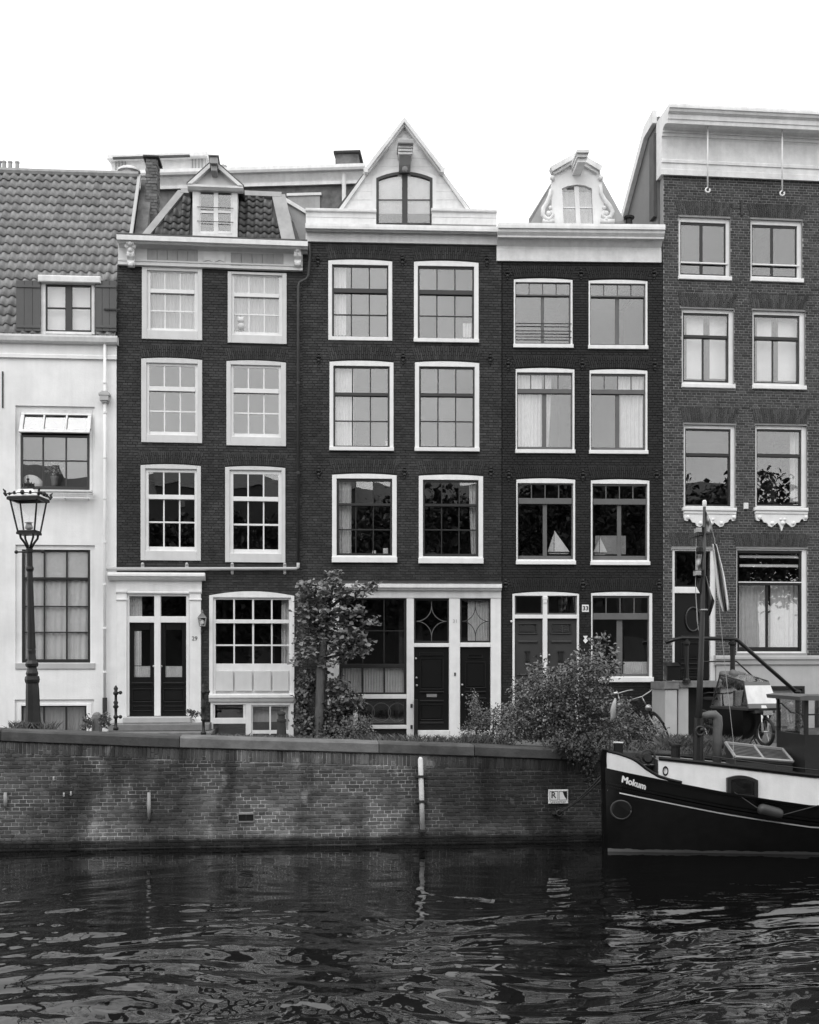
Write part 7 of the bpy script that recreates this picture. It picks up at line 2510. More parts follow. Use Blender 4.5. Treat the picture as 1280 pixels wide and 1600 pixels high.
def build_bikes():
    p = ground_at(1036, 22.4)
    bicycle((p.x, 23.0, p.z + .02), R(-82), R(24), 'black bicycle leaning over with its bare handlebar beside the stone stoop')
    p = ground_at(992, 22.8)
    bicycle((p.x, 23.3, p.z), R(-104), R(12), 'bicycle half hidden by weeds close to the trailing shrub')
    # cargo bike
    d = 20.9
    pw = at(1196, 1167, d)
    t = thing('cargo_bike', 'black front-loading cargo bike with a clear and white rain tent', 'cargo bike', (pw.x, pw.y, pw.z), R(-70))
    r = .27
    wheel_parts(t, (0, 0, r), r, fat=1.5, spokes=18)
    wheel_parts(t, (-1.95, 0, .30), .30, fat=1.3)
    fk = MB()
    for s in (-1, 1):
        fk.tube([(-.02, s * .06, .62), (0, s * .065, .45), (0, s * .06, r)], .02, 6)
    fk.box(-.10, .08, -.10, .10, .58, .66)
    build(fk, 'fork', M_CHROME, t)
    # tapered tub
    zb, zt = .12, .66
    def tub(x0, x1, w0, w1, X0, X1, W0, W1, z0, z1):
        return [(x0, -w0, z0), (x1, -w1, z0), (x1, w1, z0), (x0, w0, z0), (X0, -W0, z1), (X1, -W1, z1), (X1, W1, z1), (X0, W0, z1)]
    faces = [(0, 3, 2, 1), (4, 5, 6, 7), (0, 1, 5, 4), (1, 2, 6, 5), (2, 3, 7, 6), (3, 0, 4, 7)]
    build(MB().add(tub(-1.05, -.36, .20, .20, -1.18, -.20, .34, .34, zb, zt), faces), 'cargo_box', M_BLACK, t)
    build(MB().add(tub(-1.20, -.02, .355, .355, -1.20, .0, .355, .355, zt + .001, zt + .04), faces), 'box_rim', M_GREYD, t)
    build(MB().box(-.3, .0, -.22, .22, zt - .05, zt - .001), 'nose_board', M_GREYD, t)
    # tent: dark base band, white front, clear sides, sloped clear roof
    z1, z2 = zt + .041, zt + .52
    fw, fw2 = .33, .27
    X1, X2 = -.03, -.25
    def face(y0a, y1a, y0b, y1b, za, zb_, off=0.0):
        f = lambda z: lerp(X1, X2, (z - z1) / (z2 - z1)) + off
        return [(f(za), y0a, za), (f(za), y1a, za), (f(zb_), y1b, zb_), (f(zb_), y0b, zb_)]
    wl = lambda z: lerp(fw, fw2, (z - z1) / (z2 - z1))
    zm = z1 + .08
    tn = build(MB().slab(*face(-wl(z1), wl(z1), -wl(zm), wl(zm), z1, zm), .03), 'tent_front', M_GREYM, t)
    zq = z2 - .07
    build(MB().slab(*face(-wl(zm), wl(zm), -wl(zq), wl(zq), zm + .001, zq), .03), 'white_panel', M_OFFW, tn)
    build(MB().slab(*face(-wl(zq), wl(zq), -wl(z2), wl(z2), zq + .001, z2), .032), 'tent_band', M_GREYM, tn)
    build(MB().slab(*face(-.06, .06, -.05, .05, zm - .08, zm - .03, .004), .003), 'emblem', M_OFFW, tn)
    for s in (-1, 1):
        q = [(X1 - .03, s * fw, z1), (X2 - .02, s * fw2, z2), (-.95, s * .30, z2 + .12), (-1.17, s * .34, z1)]
        build(MB().slab(*(q if s > 0 else q[::-1]), .006), 'tent_side', MATS['tent_film'], tn)
        ed = MB()
        for a, b in zip(q, q[1:] + q[:1]):
            ed.tube([a, b], .016, 5)
        build(ed, 'tent_edge', M_GREYD, tn)
    build(MB().slab((X2 - .03, -fw2, z2), (X2 - .03, fw2, z2), (-.9, .28, z2 + .13), (-.9, -.28, z2 + .13), .006), 'tent_window', MATS['tent_film'], tn)
    # bundled cover behind it, frame, bars and saddle
    g = np.random.default_rng(4)
    cv = MB()
    for k in range(9):
        c = (-.92 - .05 * k + g.normal(0, .03), g.uniform(-.2, .2), z2 + .03 + g.uniform(-.12, .10))
        cv.ball(c, g.uniform(.09, .15), 6, (1, 1, g.uniform(.6, 1.0)))
    cv.map(lambda x, y, z: (x + .02 * math.sin(23 * z + 9 * y), y + .02 * math.sin(19 * x), z + .025 * math.sin(17 * x + 13 * y)))
    tag(build(cv, 'folded_cover', M_GREYM, t, True))
    bk = MB().tube([(-1.05, 0, .12), (-1.45, 0, .18), (-1.55, 0, .35), (-1.62, 0, .62)], .03, 8).tube([(-1.95, 0, .30), (-1.5, 0, .22)], .022, 6).tube([(-1.62, 0, .6), (-1.95, 0, .3)], .018, 6).tube([(-1.2, 0, .14), (-1.28, 0, .72)], .024, 7)
    build(bk, 'frame', M_BLACKM, t, smooth=True)
    build(MB().tube([(-1.28, 0, .72), (-1.30, 0, .92)], .016, 6).tube([(-1.52, -.30, .92), (-1.36, -.27, .95), (-1.28, 0, .93), (-1.36, .27, .95), (-1.52, .30, .92)], .015, 6), 'handlebar', M_BLACKM, t, smooth=True)
    build(MB().tube([(-1.62, 0, .6), (-1.64, 0, .80)], .016, 6).prism([(-1.80, -.09), (-1.62, -.06), (-1.48, -.02), (-1.48, .02), (-1.62, .06), (-1.80, .09)], 'z', .80, .85), 'saddle', M_RUB, t)
    build(MB().tube([(-.62, -.22, .10), (-.58, -.26, -.0)], .014, 5).tube([(-.62, .22, .10), (-.58, .26, .0)], .014, 5), 'stand', M_BLACKM, t)

# ------------------------------------------------------------------ the barge
def build_boat():
    B = Front(946, 18.78, .10)
    t = thing('barge', 'black and white converted barge lying bow first against the quay', 'boat', B.world(0, 0, 0), B.ang)
    bd_t = [(0, .03), (.12, .17), (.3, .32), (.7, .53), (1.2, .70), (2, .88), (3, 1.0), (4.5, 1.06), (12, 1.06)]
    bw_t = [(0, .02), (.12, .05), (.3, .09), (.7, .16), (1.2, .26), (2, .43), (3, .62), (4.5, .82), (12, .95)]
    bd = lambda x: interp(max(0, x), bd_t)
    bw = lambda x: interp(max(0, x), bw_t)
    def solve(u, inset=0.0):
        x = .5
        for _ in range(25):
            x = B.x(u, -(max(.02, bd(x)) - inset))
        return max(x, 0.0)
    def zpx(u, v, inset=0.0):
        x = solve(u, inset)
        return B.z(v, u, -(bd(x) - inset))
    sheer_t = [(solve(u), zpx(u, v)) for u, v in ((946, 1200), (985, 1208.5), (1025, 1216.5), (1065, 1224.5), (1134, 1238), (1205, 1249.5), (1277, 1259.6))]
    sheer_t[0] = (0.0, sheer_t[0][1])
    sheer_t += [(5.5, sheer_t[-1][1] - .10), (7.5, sheer_t[-1][1] - .06), (12, sheer_t[-1][1] + .1)]
    sh = lambda x: interp(max(0, x), sheer_t)
    bul_t = [(solve(u), zpx(u, v)) for u, v in ((946, 1174), (966, 1178.5), (985, 1185), (996, 1191), (1010, 1202.5), (1030, 1214.5), (1048, 1220), (1066, 1224))]
    bul_t[0] = (0.0, bul_t[0][1])
    xb_end = bul_t[-1][0]
    bul = lambda x: max(interp(x, bul_t), sh(x)) if x < xb_end else sh(x)
    def half(x, z):
        s = sh(x)
        k = max(0.0, min(1.0, z / s))
        b = lerp(bw(x), bd(x), k ** .85)
        if z < 0:
            b = bw(x) * (1 + z * .6)
        if z > s:
            b = bd(x) + (z - s) * .10
        return b
    xs = [0, .03, .08, .15, .25, .4, .6, .85, 1.15, 1.5, 1.9, 2.4, 3, 3.7, 4.5, 5.5, 6.5, 7.5, 8.3]
    lv = [-.5, -.02, .18, .4, .62, .84, 1.0]
    def loft(side):
        rows = []
        for x in xs:
            s = sh(x)
            row = []
            for k in lv:
                z = k * s if k > 0 else k
                row.append((x - max(0, z) * .012 * (1 if x < .2 else 0), side * half(x, z), z))
            rows.append(row)
        return rows
    hull = MB()
    for side in (-1, 1):
        rows = loft(side)
        n = len(lv)
        o = len(hull.v)
        hull.v += [p for r_ in rows for p in r_]
        for i in range(len(xs) - 1):
            for k in range(n - 1):
                q = (o + i * n + k, o + (i + 1) * n + k, o + (i + 1) * n + k + 1, o + i * n + k + 1)
                hull.f.append(q if side < 0 else q[::-1])
    # stern
    e = [(xs[-1], s * half(xs[-1], (k * sh(xs[-1]) if k > 0 else k)), (k * sh(xs[-1]) if k > 0 else k)) for s in (-1, 1) for k in lv]
    o = len(hull.v); hull.v += e
    for k in range(len(lv) - 1):
        hull.f.append((o + k, o + len(lv) + k, o + len(lv) + k + 1, o + k + 1))
    h = build(hull, 'hull', MATS['hull_paint'], t, smooth=True)
    autosmooth(h, 40)
    # wet, weed-stained boot top at the waterline
    bt = MB()
    def strip(fz0, fz1, xa, xb, out, name, m, n=40, side=-1, parent=h, thick=.02):
        mb = MB()
        for i in range(n + 1):
            x = lerp(xa, xb, i / n)
            za, zb = fz0(x), fz1(x)
            for (dy, z) in ((out, za), (out, zb), (out - thick, zb), (out - thick, za)):
                mb.v.append((x, side * (half(x, z) + dy), z))
        for i in range(n):
            for k in range(4):
                k2 = (k + 1) % 4
                mb.f.append((i * 4 + k, (i + 1) * 4 + k, (i + 1) * 4 + k2, i * 4 + k2))
        mb.f += [(3, 2, 1, 0), tuple(n * 4 + k for k in range(4))]
        return build(mb, name, m, parent)
    strip(lambda x: -.02, lambda x: .045 + .005 * math.sin(x * 7.3) + .006 * math.sin(x * 17 + 2 * math.sin(x * 3.1)) + .004 * math.sin(x * 41), .02, 8.2, .004, 'boot_top', M_GREYM, n=160)
    for side in (-1, 1):
        # upper strake, double rubbing strakes, white line
        strip(lambda x: sh(x) - .255, lambda x: sh(x) - .225, .0, 8.2, .03, 'rubbing_strake', MATS['hull_paint'], side=side, thick=.04)
        strip(lambda x: sh(x) - .305, lambda x: sh(x) - .275, .0, 8.2, .035, 'rubbing_strake', MATS['hull_paint'], side=side, thick=.045)
        strip(lambda x: sh(x) - .365, lambda x: sh(x) - .345, .02, 8.2, .012, 'white_line', M_WHITE, side=side)
        strip(lambda x: sh(x) - .03, lambda x: sh(x) + .0, .0, 8.2, .025, 'sheer_rail', MATS['hull_paint'], side=side, thick=.035)
    # stem bar
    build(MB().prism([(-.035, -.4), (.03, -.4), (.03, bul(0) + .02), (-.05, bul(0) + .03), (-.075, bul(0) - .1), (-.05, .3)], 'y', -.035, .035), 'stem', MATS['hull_paint'], h)
    # bulwark: white sheets sweeping down to the deck, black cap
    for side in (-1, 1):
        mb, cp = MB(), []
        n = 30
        for i in range(n + 1):
            x = lerp(.012, xb_end, i / n)
            za, zb = sh(x) + .001, max(bul(x), sh(x) + .004)
            for (dy, z) in ((.006, za), (.006, zb), (-.02, zb), (-.02, za)):
                mb.v.append((x, side * (half(x, z) + dy), z))
            cp.append((x, side * (half(x, zb) - .005), zb + .012))
        for i in range(n):
            for k in range(4):
                mb.f.append((i * 4 + k, (i + 1) * 4 + k, (i + 1) * 4 + (k + 1) % 4, i * 4 + (k + 1) % 4))
        bw_ = build(mb, 'bulwark', M_WHITE, t)
        build(MB().tube(cp, .026, 6), 'cap_rail', MATS['hull_paint'], bw_, smooth=True)
    # fore deck
    dk = MB()
    for i, x in enumerate(xs):
        dk.v += [(x, -bd(x) + .01, sh(x) - .06), (x, bd(x) - .01, sh(x) - .06)]
    for i in range(len(xs) - 1):
        dk.f.append((2 * i, 2 * i + 2, 2 * i + 3, 2 * i + 1))
    build(dk, 'deck', M_GREYM, t)
    # deckhouse with its white side, black edge and grey roof
    IN = .09
    xd0 = solve(1030, IN)
    xw = solve(1277, IN)
    tops = [(solve(u, IN), B.z(v, u, -(bd(solve(u, IN)) - IN))) for u, v in ((1030, 1187), (1090, 1193), (1160, 1201.5), (1277, 1215))]
    dt = lambda x: interp(x, tops) if x < tops[-1][0] else tops[-1][1] - (x - tops[-1][0]) * .02
    n = 26
    xe = 6.4
    for side in (-1, 1):
        mb, ed = MB(), []
        for i in range(n + 1):
            x = lerp(xd0, xe, i / n)
            b = bd(x) - IN
            za, zb = sh(x) - .05, dt(x)
            for (dy, z) in ((0, za), (-.02, zb), (-.06, zb), (-.04, za)):
                mb.v.append((x, side * (b + dy), z))
            ed.append((x, side * (b - .02), zb + .02))
        for i in range(n):
            for k in range(4):
                mb.f.append((i * 4 + k, (i + 1) * 4 + k, (i + 1) * 4 + (k + 1) % 4, i * 4 + (k + 1) % 4))
        mb.f += [(3, 2, 1, 0), tuple(n * 4 + k for k in range(4))]
        cs = build(mb, 'coaming', M_WHITE, t)
        build(MB().tube(ed, .034, 6), 'coaming_edge', MATS['hull_paint'], cs, smooth=True)
    b0 = bd(xd0) - IN
    build(MB().box(xd0, xd0 + .04, -b0 + .045, b0 - .045, sh(xd0) - .05, dt(xd0) - .01), 'coaming_front', M_GREYD, t)
    rf = MB()
    for i in range(n + 1):
        x = lerp(xd0, xe, i / n)
        b = bd(x) - IN - .05
        for s, zz in ((-1, 0), (-.5, .03), (0, .045), (.5, .03), (1, 0)):
            rf.v.append((x, s * b, dt(x) - .02 + zz))
    for i in range(n):
        for k in range(4):
            rf.f.append((i * 5 + k, (i + 1) * 5 + k, (i + 1) * 5 + k + 1, i * 5 + k + 1))
    build(rf, 'cabin_roof', M_GREYM, t)
    cb = lambda x: bd(x) - IN
    # arched cabin window: dark wooden frame standing proud
    xa, xb = solve(1135, IN), solve(1183, IN)
    za, zb = B.z(1242, 1158, -cb((xa + xb) / 2)) - .02, B.z(1212, 1158, -cb((xa + xb) / 2))
    def archp(x0, x1, z0, z1, rise):
        n_ = 10
        return [(x0, z0), (x1, z0 - .03)] + [(lerp(x1, x0, i / n_), z1 - .04 - (1 - i / n_) * .03 + rise * (1 - (2 * i / n_ - 1) ** 2)) for i in range(n_ + 1)]
    o_, i_ = archp(xa, xb, za, zb, .06), archp(xa + .055, xb - .055, za + .04, zb - .03, .045)
    fr = MB()
    for k in range(len(o_)):
        k2 = (k + 1) % len(o_)
        fr.prism([o_[k], o_[k2], i_[k2], i_[k]], 'y', -.05, .02)
    fr.map(lambda x, y, z: (x, y - cb(x), z))
    wf = build(fr, 'cabin_window', M_SASHD, t)
    gp = MB().prism(i_, 'y', -.018, -.012).map(lambda x, y, z: (x, y - cb(x), z))
    build(gp, 'pane', M_GLASS, wf)
    bk = MB().prism(i_, 'y', -.006, -.002).map(lambda x, y, z: (x, y - cb(x), z))
    build(bk, 'blackout', M_BLACK, wf)
    # porthole
    up, vp = 970.5, 1265.5
    xp = solve(up) * 1.0
    zp = B.z(vp, up, -half(solve(up), .7))
    for _ in range(6):
        xp = B.x(up, -half(xp, zp)); zp = B.z(vp, up, -half(xp, zp))
    rg = MB().ring((0, 0, 0), .15, .018, 'y', 24, 6)
    rg.map(lambda x, y, z: (xp + x * .95, -(half(xp + x * .95, zp + z) + .004) + y, zp + z))
    pr = build(rg, 'porthole', M_GREYD, h, smooth=True)
    gp = MB().prism([(math.cos(2 * math.pi * k / 20) * .14, math.sin(2 * math.pi * k / 20) * .14) for k in range(20)], 'y', -.004, .003)
    gp.map(lambda x, y, z: (xp + x * .95, -(half(xp + x * .95, zp + z) + .012) + y, zp + z))
    build(gp, 'pane', M_BLACK, pr)
    # the name on the bow
    nm = text('Mokum', 'name_lettering', .185, M_WHITE, (0, 0, 0), (0, 0, 0), h, bold=.0095, ext=.0015, align='LEFT')
    x0n = solve(972); x1n = solve(1010.5)
    z0n, z1n = B.z(1217.5, 972, -half(x0n, 1.2)), B.z(1230, 1010, -half(x1n, 1.1))
    xs_ = [v.co.x for v in nm.data.vertices]
    w = max(xs_) - min(xs_)
    mn = min(xs_)
    for v in nm.data.vertices:
        f = (v.co.x - mn) / w
        yy = v.co.y * .80
        x = lerp(x0n, x1n, f) + yy * .10
        z = lerp(z0n, z1n, f) + yy - .0
        d_ = v.co.z
        v.co = (x, -(half(x, z) + .007) - d_, z)
    # fender on its lines
    xf0, xf1 = solve(1181), solve(1223)
    zf0, zf1 = B.z(1263, 1181, -half(xf0, .9) - .1), B.z(1274, 1223, -half(xf1, .8) - .1)
    yf = -(half((xf0 + xf1) / 2, .75) + .115)
    fe = thing('fender', 'dark sausage-shaped fender hanging along the black hull', 'fender', B.world((xf0 + xf1) / 2, yf, (zf0 + zf1) / 2), B.ang)
    dx, dz = (xf1 - xf0) / 2, (zf1 - zf0) / 2
    N = 14
    pts = [(lerp(-dx, dx, i / N), 0, lerp(-dz, dz, i / N)) for i in range(N + 1)]
    rr = [.092 * max(.12, min(1, (1 - abs(2 * i / N - 1) ** 6) ** .5)) for i in range(N + 1)]
    build(MB().tube(pts, rr, 12), 'body', M_GREYD, fe, smooth=True)
    f0 = B.world((xf0 + xf1) / 2, yf, (zf0 + zf1) / 2)
    inv = Matrix.Rotation(-B.ang, 3, 'Z')
    def lw(p): return inv @ (Vector(p) - f0)
    xa1 = solve(1145, IN)
    l1 = B.world(xa1, -cb(xa1) - .06, B.z(1237, 1145, -cb(xa1)))
    xa2 = solve(1278)
    l2 = B.world(xa2, -bd(xa2) - .03, B.z(1258, 1278, -bd(xa2)))
    build(MB().tube([lw(l1), pts[0]], .008, 5), 'line', M_IRON, fe)
    build(MB().tube([pts[-1], lw(l2)], .008, 5), 'line', M_IRON, fe)
    # mooring bitts and clutter on the fore deck
    xq = B.x(1056, .1)
    build(MB().lathe([(.075, 0), (.075, .20), (.09, .21), (.09, .24), (.06, .25)], (xq, .1, dt(xq) + .0), 12), 'bitt', M_BLACKM, t)
    xq = .55
    zq = sh(xq) - .06
    wn_ = MB().box(xq - .02, xq + .22, -.12, .16, zq, zq + .30).tube([(xq + .10, -.22, zq + .34), (xq + .10, .26, zq + .34)], .07, 10).ring((xq + .1, -.20, zq + .34), .12, .02, 'y', 14, 5)
    build(wn_, 'windlass', M_IRON, t)
    vx = B.x(1039, -.38)
    # oval vent on the deckhouse front end and a pale cushion locker
    rv = MB().ring((0, 0, 0), .05, .012, 'y', 14, 5).map(lambda x, y, z: (solve(1038, IN) + x * .8 + .02, y - cb(solve(1038, IN)) - .006, B.z(1205, 1038, -cb(.9)) + z * 1.3))
    build(rv, 'hawse_ring', M_BLACKM, t)
    lk = MB().cbox(xd0 - .34, xd0 - .02, -.16, .24, sh(.5) - .058, sh(.5) + .03, .02)
    build(lk, 'locker', M_GREYW, t)
    # white bar at the bow
    xq = B.x(966, .05)
    zq = B.z(1160, 966, .05)
    build(MB().tube([(xq - .075, .05, zq), (xq + .085, .05, zq - .005)], .014, 6), 'bow_roller', M_WHITE, t)
    build(MB().box(xq - .06, xq + .07, .0, .10, zq - .25, zq - .02), 'roller_box', M_BLACKM, t)
    # anchor-chain piled on the bulwark
    ch = MB()
    g = np.random.default_rng(8)
    for k in range(26):
        x = .35 + k * .018
        ch.ring((x + g.normal(0, .03), g.uniform(-.25, .1), bul(.4) - .06 + g.uniform(-.05, .06)), .028, .009, ('x', 'y', 'z')[k % 3], 8, 4)
    build(ch, 'chain', M_GREYM, t)
    # hatch skylight on the roof
    P = lambda u, v, y: Vector((B.loc(u, v, y)[0], y, B.loc(u, v, y)[1]))
    a, b_, c_, d_ = P(1149, 1184, -.40), P(1239, 1191, -.40), P(1223, 1172, .30), P(1134, 1162, .30)
    hc = MB().slab(a, b_, c_, d_, .05)
    ht = build(hc, 'skylight', M_GREYD, t)
    fr = MB()
    for p, q in ((a, b_), (b_, c_), (c_, d_), (d_, a), (a.lerp(b_, .5), d_.lerp(c_, .5))):
        fr.tube([p + Vector((0, 0, .015)), q + Vector((0, 0, .015))], .026, 5)
    build(fr, 'skylight_frame', M_TAUPE, ht)
    sl = MB()
    for k in range(1, 9):
        for (s0, s1) in ((.03, .47), (.53, .97)):
            p, q = a.lerp(d_, k / 9), b_.lerp(c_, k / 9)
            sl.tube([p.lerp(q, s0) + Vector((0, 0, .008)), p.lerp(q, s1) + Vector((0, 0, .008))], .011, 4)
    build(sl, 'guard_bar', M_FLUE, ht)
    side_ = MB()
    zr = lambda x: dt(x) + .0
    side_.add([tuple(a - Vector((0, 0, .06))), tuple(b_ - Vector((0, 0, .06))), (b_.x, -.40, zr(b_.x)), (a.x, -.40, zr(a.x)), tuple(d_ - Vector((0, 0, .06))), tuple(c_ - Vector((0, 0, .06))), (c_.x, .30, zr(c_.x)), (d_.x, .30, zr(d_.x))],
              [(3, 2, 1, 0), (4, 5, 6, 7), (0, 4, 7, 3), (1, 2, 6, 5)])
    build(side_, 'skylight_base', M_GREYD, ht)
    # thin hand wire along the roof
    pts = []
    hw = MB()
    for u, v in ((1100, 1180), (1149, 1187), (1213, 1196), (1284, 1204)):
        p = P(u, v, -.55)
        pts.append(p)
    hw.tube(pts, .008, 5)
    for p in pts:
        hw.tube([p, (p.x, p.y, zr(p.x) - .02)], .014, 5)
    build(hw, 'grab_wire', M_IRON, t)
    # bent flue pipe beside the mast
    fl = MB().tube([P(1096, 1121, .0), P(1108, 1117, .0), P(1117, 1117, .0), P(1121, 1121, .0), P(1122, 1132, .0), P(1121, 1150, .0), P(1120, 1200, .0)], [.062, .07, .075, .08, .08, .075, .07], 12)
    build(fl, 'flue_pipe', M_FLUE, t, smooth=True)
    # mast in its black tabernacle
    m0 = P(1092, 1188, -.12)
    ms = MB().tube([P(1091, 1150, -.12), P(1095, 1040, -.12), P(1099.5, 900, -.12), P(1101, 792, -.12)], [.054, .047, .037, .024], 12)
    mt = build(ms, 'mast', M_GREYD, t, smooth=True)
    tb = MB().tube([P(1090.5, 1205, -.12), P(1092, 1122, -.12)], [.085, .08], 10).box(m0.x - .16, m0.x + .16, -.26, .02, m0.z - .12, m0.z - .02)
    build(tb, 'tabernacle', M_BLACKM, mt)
    build(MB().ring((P(1094, 1142, -.21).x, -.21, P(1094, 1142, -.21).z), .07, .02, 'y', 14, 6).ball(P(1097, 1140, -.24), .03, 6), 'pivot', M_IRON, mt)
    build(MB().lathe([(.028, 0), (.034, .03), (.034, .08), (.02, .1)], P(1101, 791, -.12), 10), 'masthead_light', M_WHITE, mt)
    build(MB().tube([P(1079, 840.5, -.12), P(1113, 833, -.12)], .010, 5), 'spreader', M_BLACKM, mt)
    for (u, v) in ((1091, 829), (1090, 896)):
        p = P(u, v, -.16)
        bx = MB().cbox(p.x - .048, p.x + .045, -.22, -.10, p.z - .035, p.z + .04, .008)
        lb = build(bx, 'lamp_box', M_GREYW, mt)
        build(MB().box(p.x - .055, p.x + .10, -.20, -.12, p.z + .04, p.z + .055).box(p.x + .045, p.x + .10, -.18, -.12, p.z - .05, p.z + .039), 'lamp_bracket', M_BLACKM, lb)
    p = P(1094, 860, -.16)
    build(MB().lathe([(.05, -.04), (.06, -.02), (.06, .04), (.03, .06)], p, 10), 'horn', M_BLACKM, mt)
    build(MB().ring(P(1100, 953, -.12), .055, .014, 'z', 12, 5), 'mast_band', M_GREYW, mt)
    wr = MB()
    for pts in ([P(1102, 796, -.12), P(1117, 842, -.12)], [P(1117, 842, -.12), P(1125, 960, -.12), P(1133, 1040, -.12), P(1146, 1156, -.12), P(1146, 1186, -.3)], [P(1088, 842, -.12), P(1087, 920, -.12), P(1091, 975, -.12)],
                [P(1087, 920, -.12), P(1089.5, 970, -.12), P(1092, 985, -.12)]):
        wr.tube(pts, .005, 4)
    build(wr, 'halyard', M_GREYW, mt)
    # flags: cloth with folds, hung from the halyards
    def flag(pts_l, pts_r, m, label, y=-.12, wav=.05, nn=14):
        """cloth between two poly-lines of photograph points"""
        mb = MB()
        c = []
        for side in (0, 1):
            for j in range(nn + 1):
                tt = j / nn
                def along(pl):
                    s = tt * (len(pl) - 1); k = min(int(s), len(pl) - 2)
                    return lerp(pl[k][0], pl[k + 1][0], s - k), lerp(pl[k][1], pl[k + 1][1], s - k)
                (ul, vl), (ur, vr) = along(pts_l), along(pts_r)
                for i in range(9):
                    s = i / 8
                    yy = y + wav * math.sin(s * 7 + tt * 3) * (.3 + s)
                    x_, z_ = B.loc(lerp(ul, ur, s), lerp(vl, vr, s), yy)
                    mb.v.append((x_, yy + side * .004, z_))
        m1 = 9 * (nn + 1)
        for j in range(nn):
            for i in range(8):
                a_ = j * 9 + i
                mb.f.append((a_, a_ + 1, a_ + 10, a_ + 9)); mb.f.append((a_ + m1 + 9, a_ + m1 + 10, a_ + m1 + 1, a_ + m1))
        return B.place(mb, 'flag', m, label, 'flag', 'flags on the mast', smooth=True)
    flag([(1103, 800), (1103, 815), (1104, 830)], [(1103.5, 798), (1111, 815), (1115, 832)], MATS['flag_patch'], 'small patterned flag at the top of the mast')
    flag([(1100, 900), (1102, 925), (1106, 962)], [(1104, 900), (1112, 928), (1117, 940), (1110, 962)], M_BLACKM, 'drooping dark flag on the right of the mast')
    e1 = [(1113, 850), (1118, 900), (1122, 935), (1129, 955)]
    e2 = [(1116, 850), (1123, 898), (1128, 936), (1132, 956)]
    e3 = [(1118, 850), (1128, 896), (1134, 938), (1136, 955)]
    e4 = [(1120, 850), (1132, 898), (1139, 940), (1140, 952)]
    fl_ = flag(e1, e2, M_WHITE, 'limp banded flag hanging from the halyard right of the mast')
    for pa, pb_, mm in ((e2, e3, M_GREYD), (e3, e4, M_WHITE)):
        f2 = flag(pa, pb_, mm, 'x')
        for key in ('label', 'category', 'group'):
            del f2[key]
        bpy.context.view_layer.update()
        mw = f2.matrix_world.copy()
        f2.name = 'stripe'
        f2.parent = fl_
        f2.matrix_parent_inverse = fl_.matrix_world.inverted()
        f2.matrix_world = mw
    flag([(1087, 866), (1088, 880), (1088, 893)], [(1099, 866), (1098, 880), (1099, 900)], MATS['flag_patch'], 'small pale flag between the lamp boxes on the mast')
    flag([(1087, 905), (1088, 915), (1090, 920)], [(1100, 902), (1101, 918), (1102, 940)], M_BLACKM, 'black flag folded against the mast below the lower lamp box')
    # bow flagstaff with its furled flag
    st = thing('bow_staff', 'thin bow flagstaff with a white knob and a furled pale flag', 'flagstaff', B.world(B.x(953, .02), .02, B.z(1168, 953, .02)), B.ang)
    so = Vector((B.x(953, .02), .02, B.z(1168, 953, .02)))
    build(MB().tube([P(953, 1172, .02) - so, P(954, 1130, .02) - so, P(961, 1084, .02) - so], .010, 6), 'staff', M_BLACKM, st)
    build(MB().tube([P(959.5, 1083, .02) - so, P(965, 1082, .02) - so], .014, 6), 'knob', M_WHITE, st)
    ff = MB().tube([P(961, 1091, .0) - so, P(960, 1100, -.02) - so, P(958.5, 1110, -.02) - so, P(957, 1120, .0) - so, P(955, 1128, .0) - so], [.012, .035, .045, .04, .012], 8)
    ff.map(lambda x, y, z: (x + .01 * math.sin(z * 40), y, z))
    build(ff, 'furled_flag', M_GREYW, st, smooth=True)
    # wheelhouse at the right edge
    wx0, wx1 = P(1256, 1100, -.5).x, P(1256, 1100, -.5).x + 1.5
    zf = dt(wx0) - .02
    zt_ = P(1256, 1093, -.5).z
    wh = MB()
    zs = P(1256, 1148, -.5).z
    for y0, y1 in ((-.55, -.51), (.51, .55)):
        wh.box(wx0, wx1, y0, y1, zf, zs)
    wh.box(wx0, wx0 + .04, -.51, .51, zf, zs)
    for x in (wx0, wx0 + .68, wx1 - .06):
        for y in (-.56, .50):
            wh.box(x, x + .055, y, y + .06, zs + .001, zt_)
    wh.box(wx0 + .06, wx1, -.555, -.515, lerp(zs, zt_, .55), lerp(zs, zt_, .55) + .025)
    w_ = build(wh, 'wheelhouse', M_SASHD, t)
    build(MB().prism([(wx0 - .12, zt_ - .01), (wx1 + .1, zt_ - .03), (wx1 + .1, zt_ + .03), (wx0, zt_ + .07), (wx0 - .14, zt_ + .05)], 'y', -.66, .66), 'wheelhouse_roof', M_GREYM, w_)
    for x0_, x1_ in ((wx0 + .06, wx0 + .67), (wx0 + .74, wx1 - .07)):
        build(MB().box(x0_, x1_, -.54, -.534, zs + .01, zt_ - .02), 'pane', M_GLASS, w_)
    build(MB().box(wx0 + .018, wx0 + .024, -.5, .5, zs + .01, zt_ - .02), 'pane', M_GLASS, w_)
    build(MB().box(wx0 + .3, wx0 + .8, -.3, .3, zf, zs + .06), 'helm_seat', M_GREYW, w_)

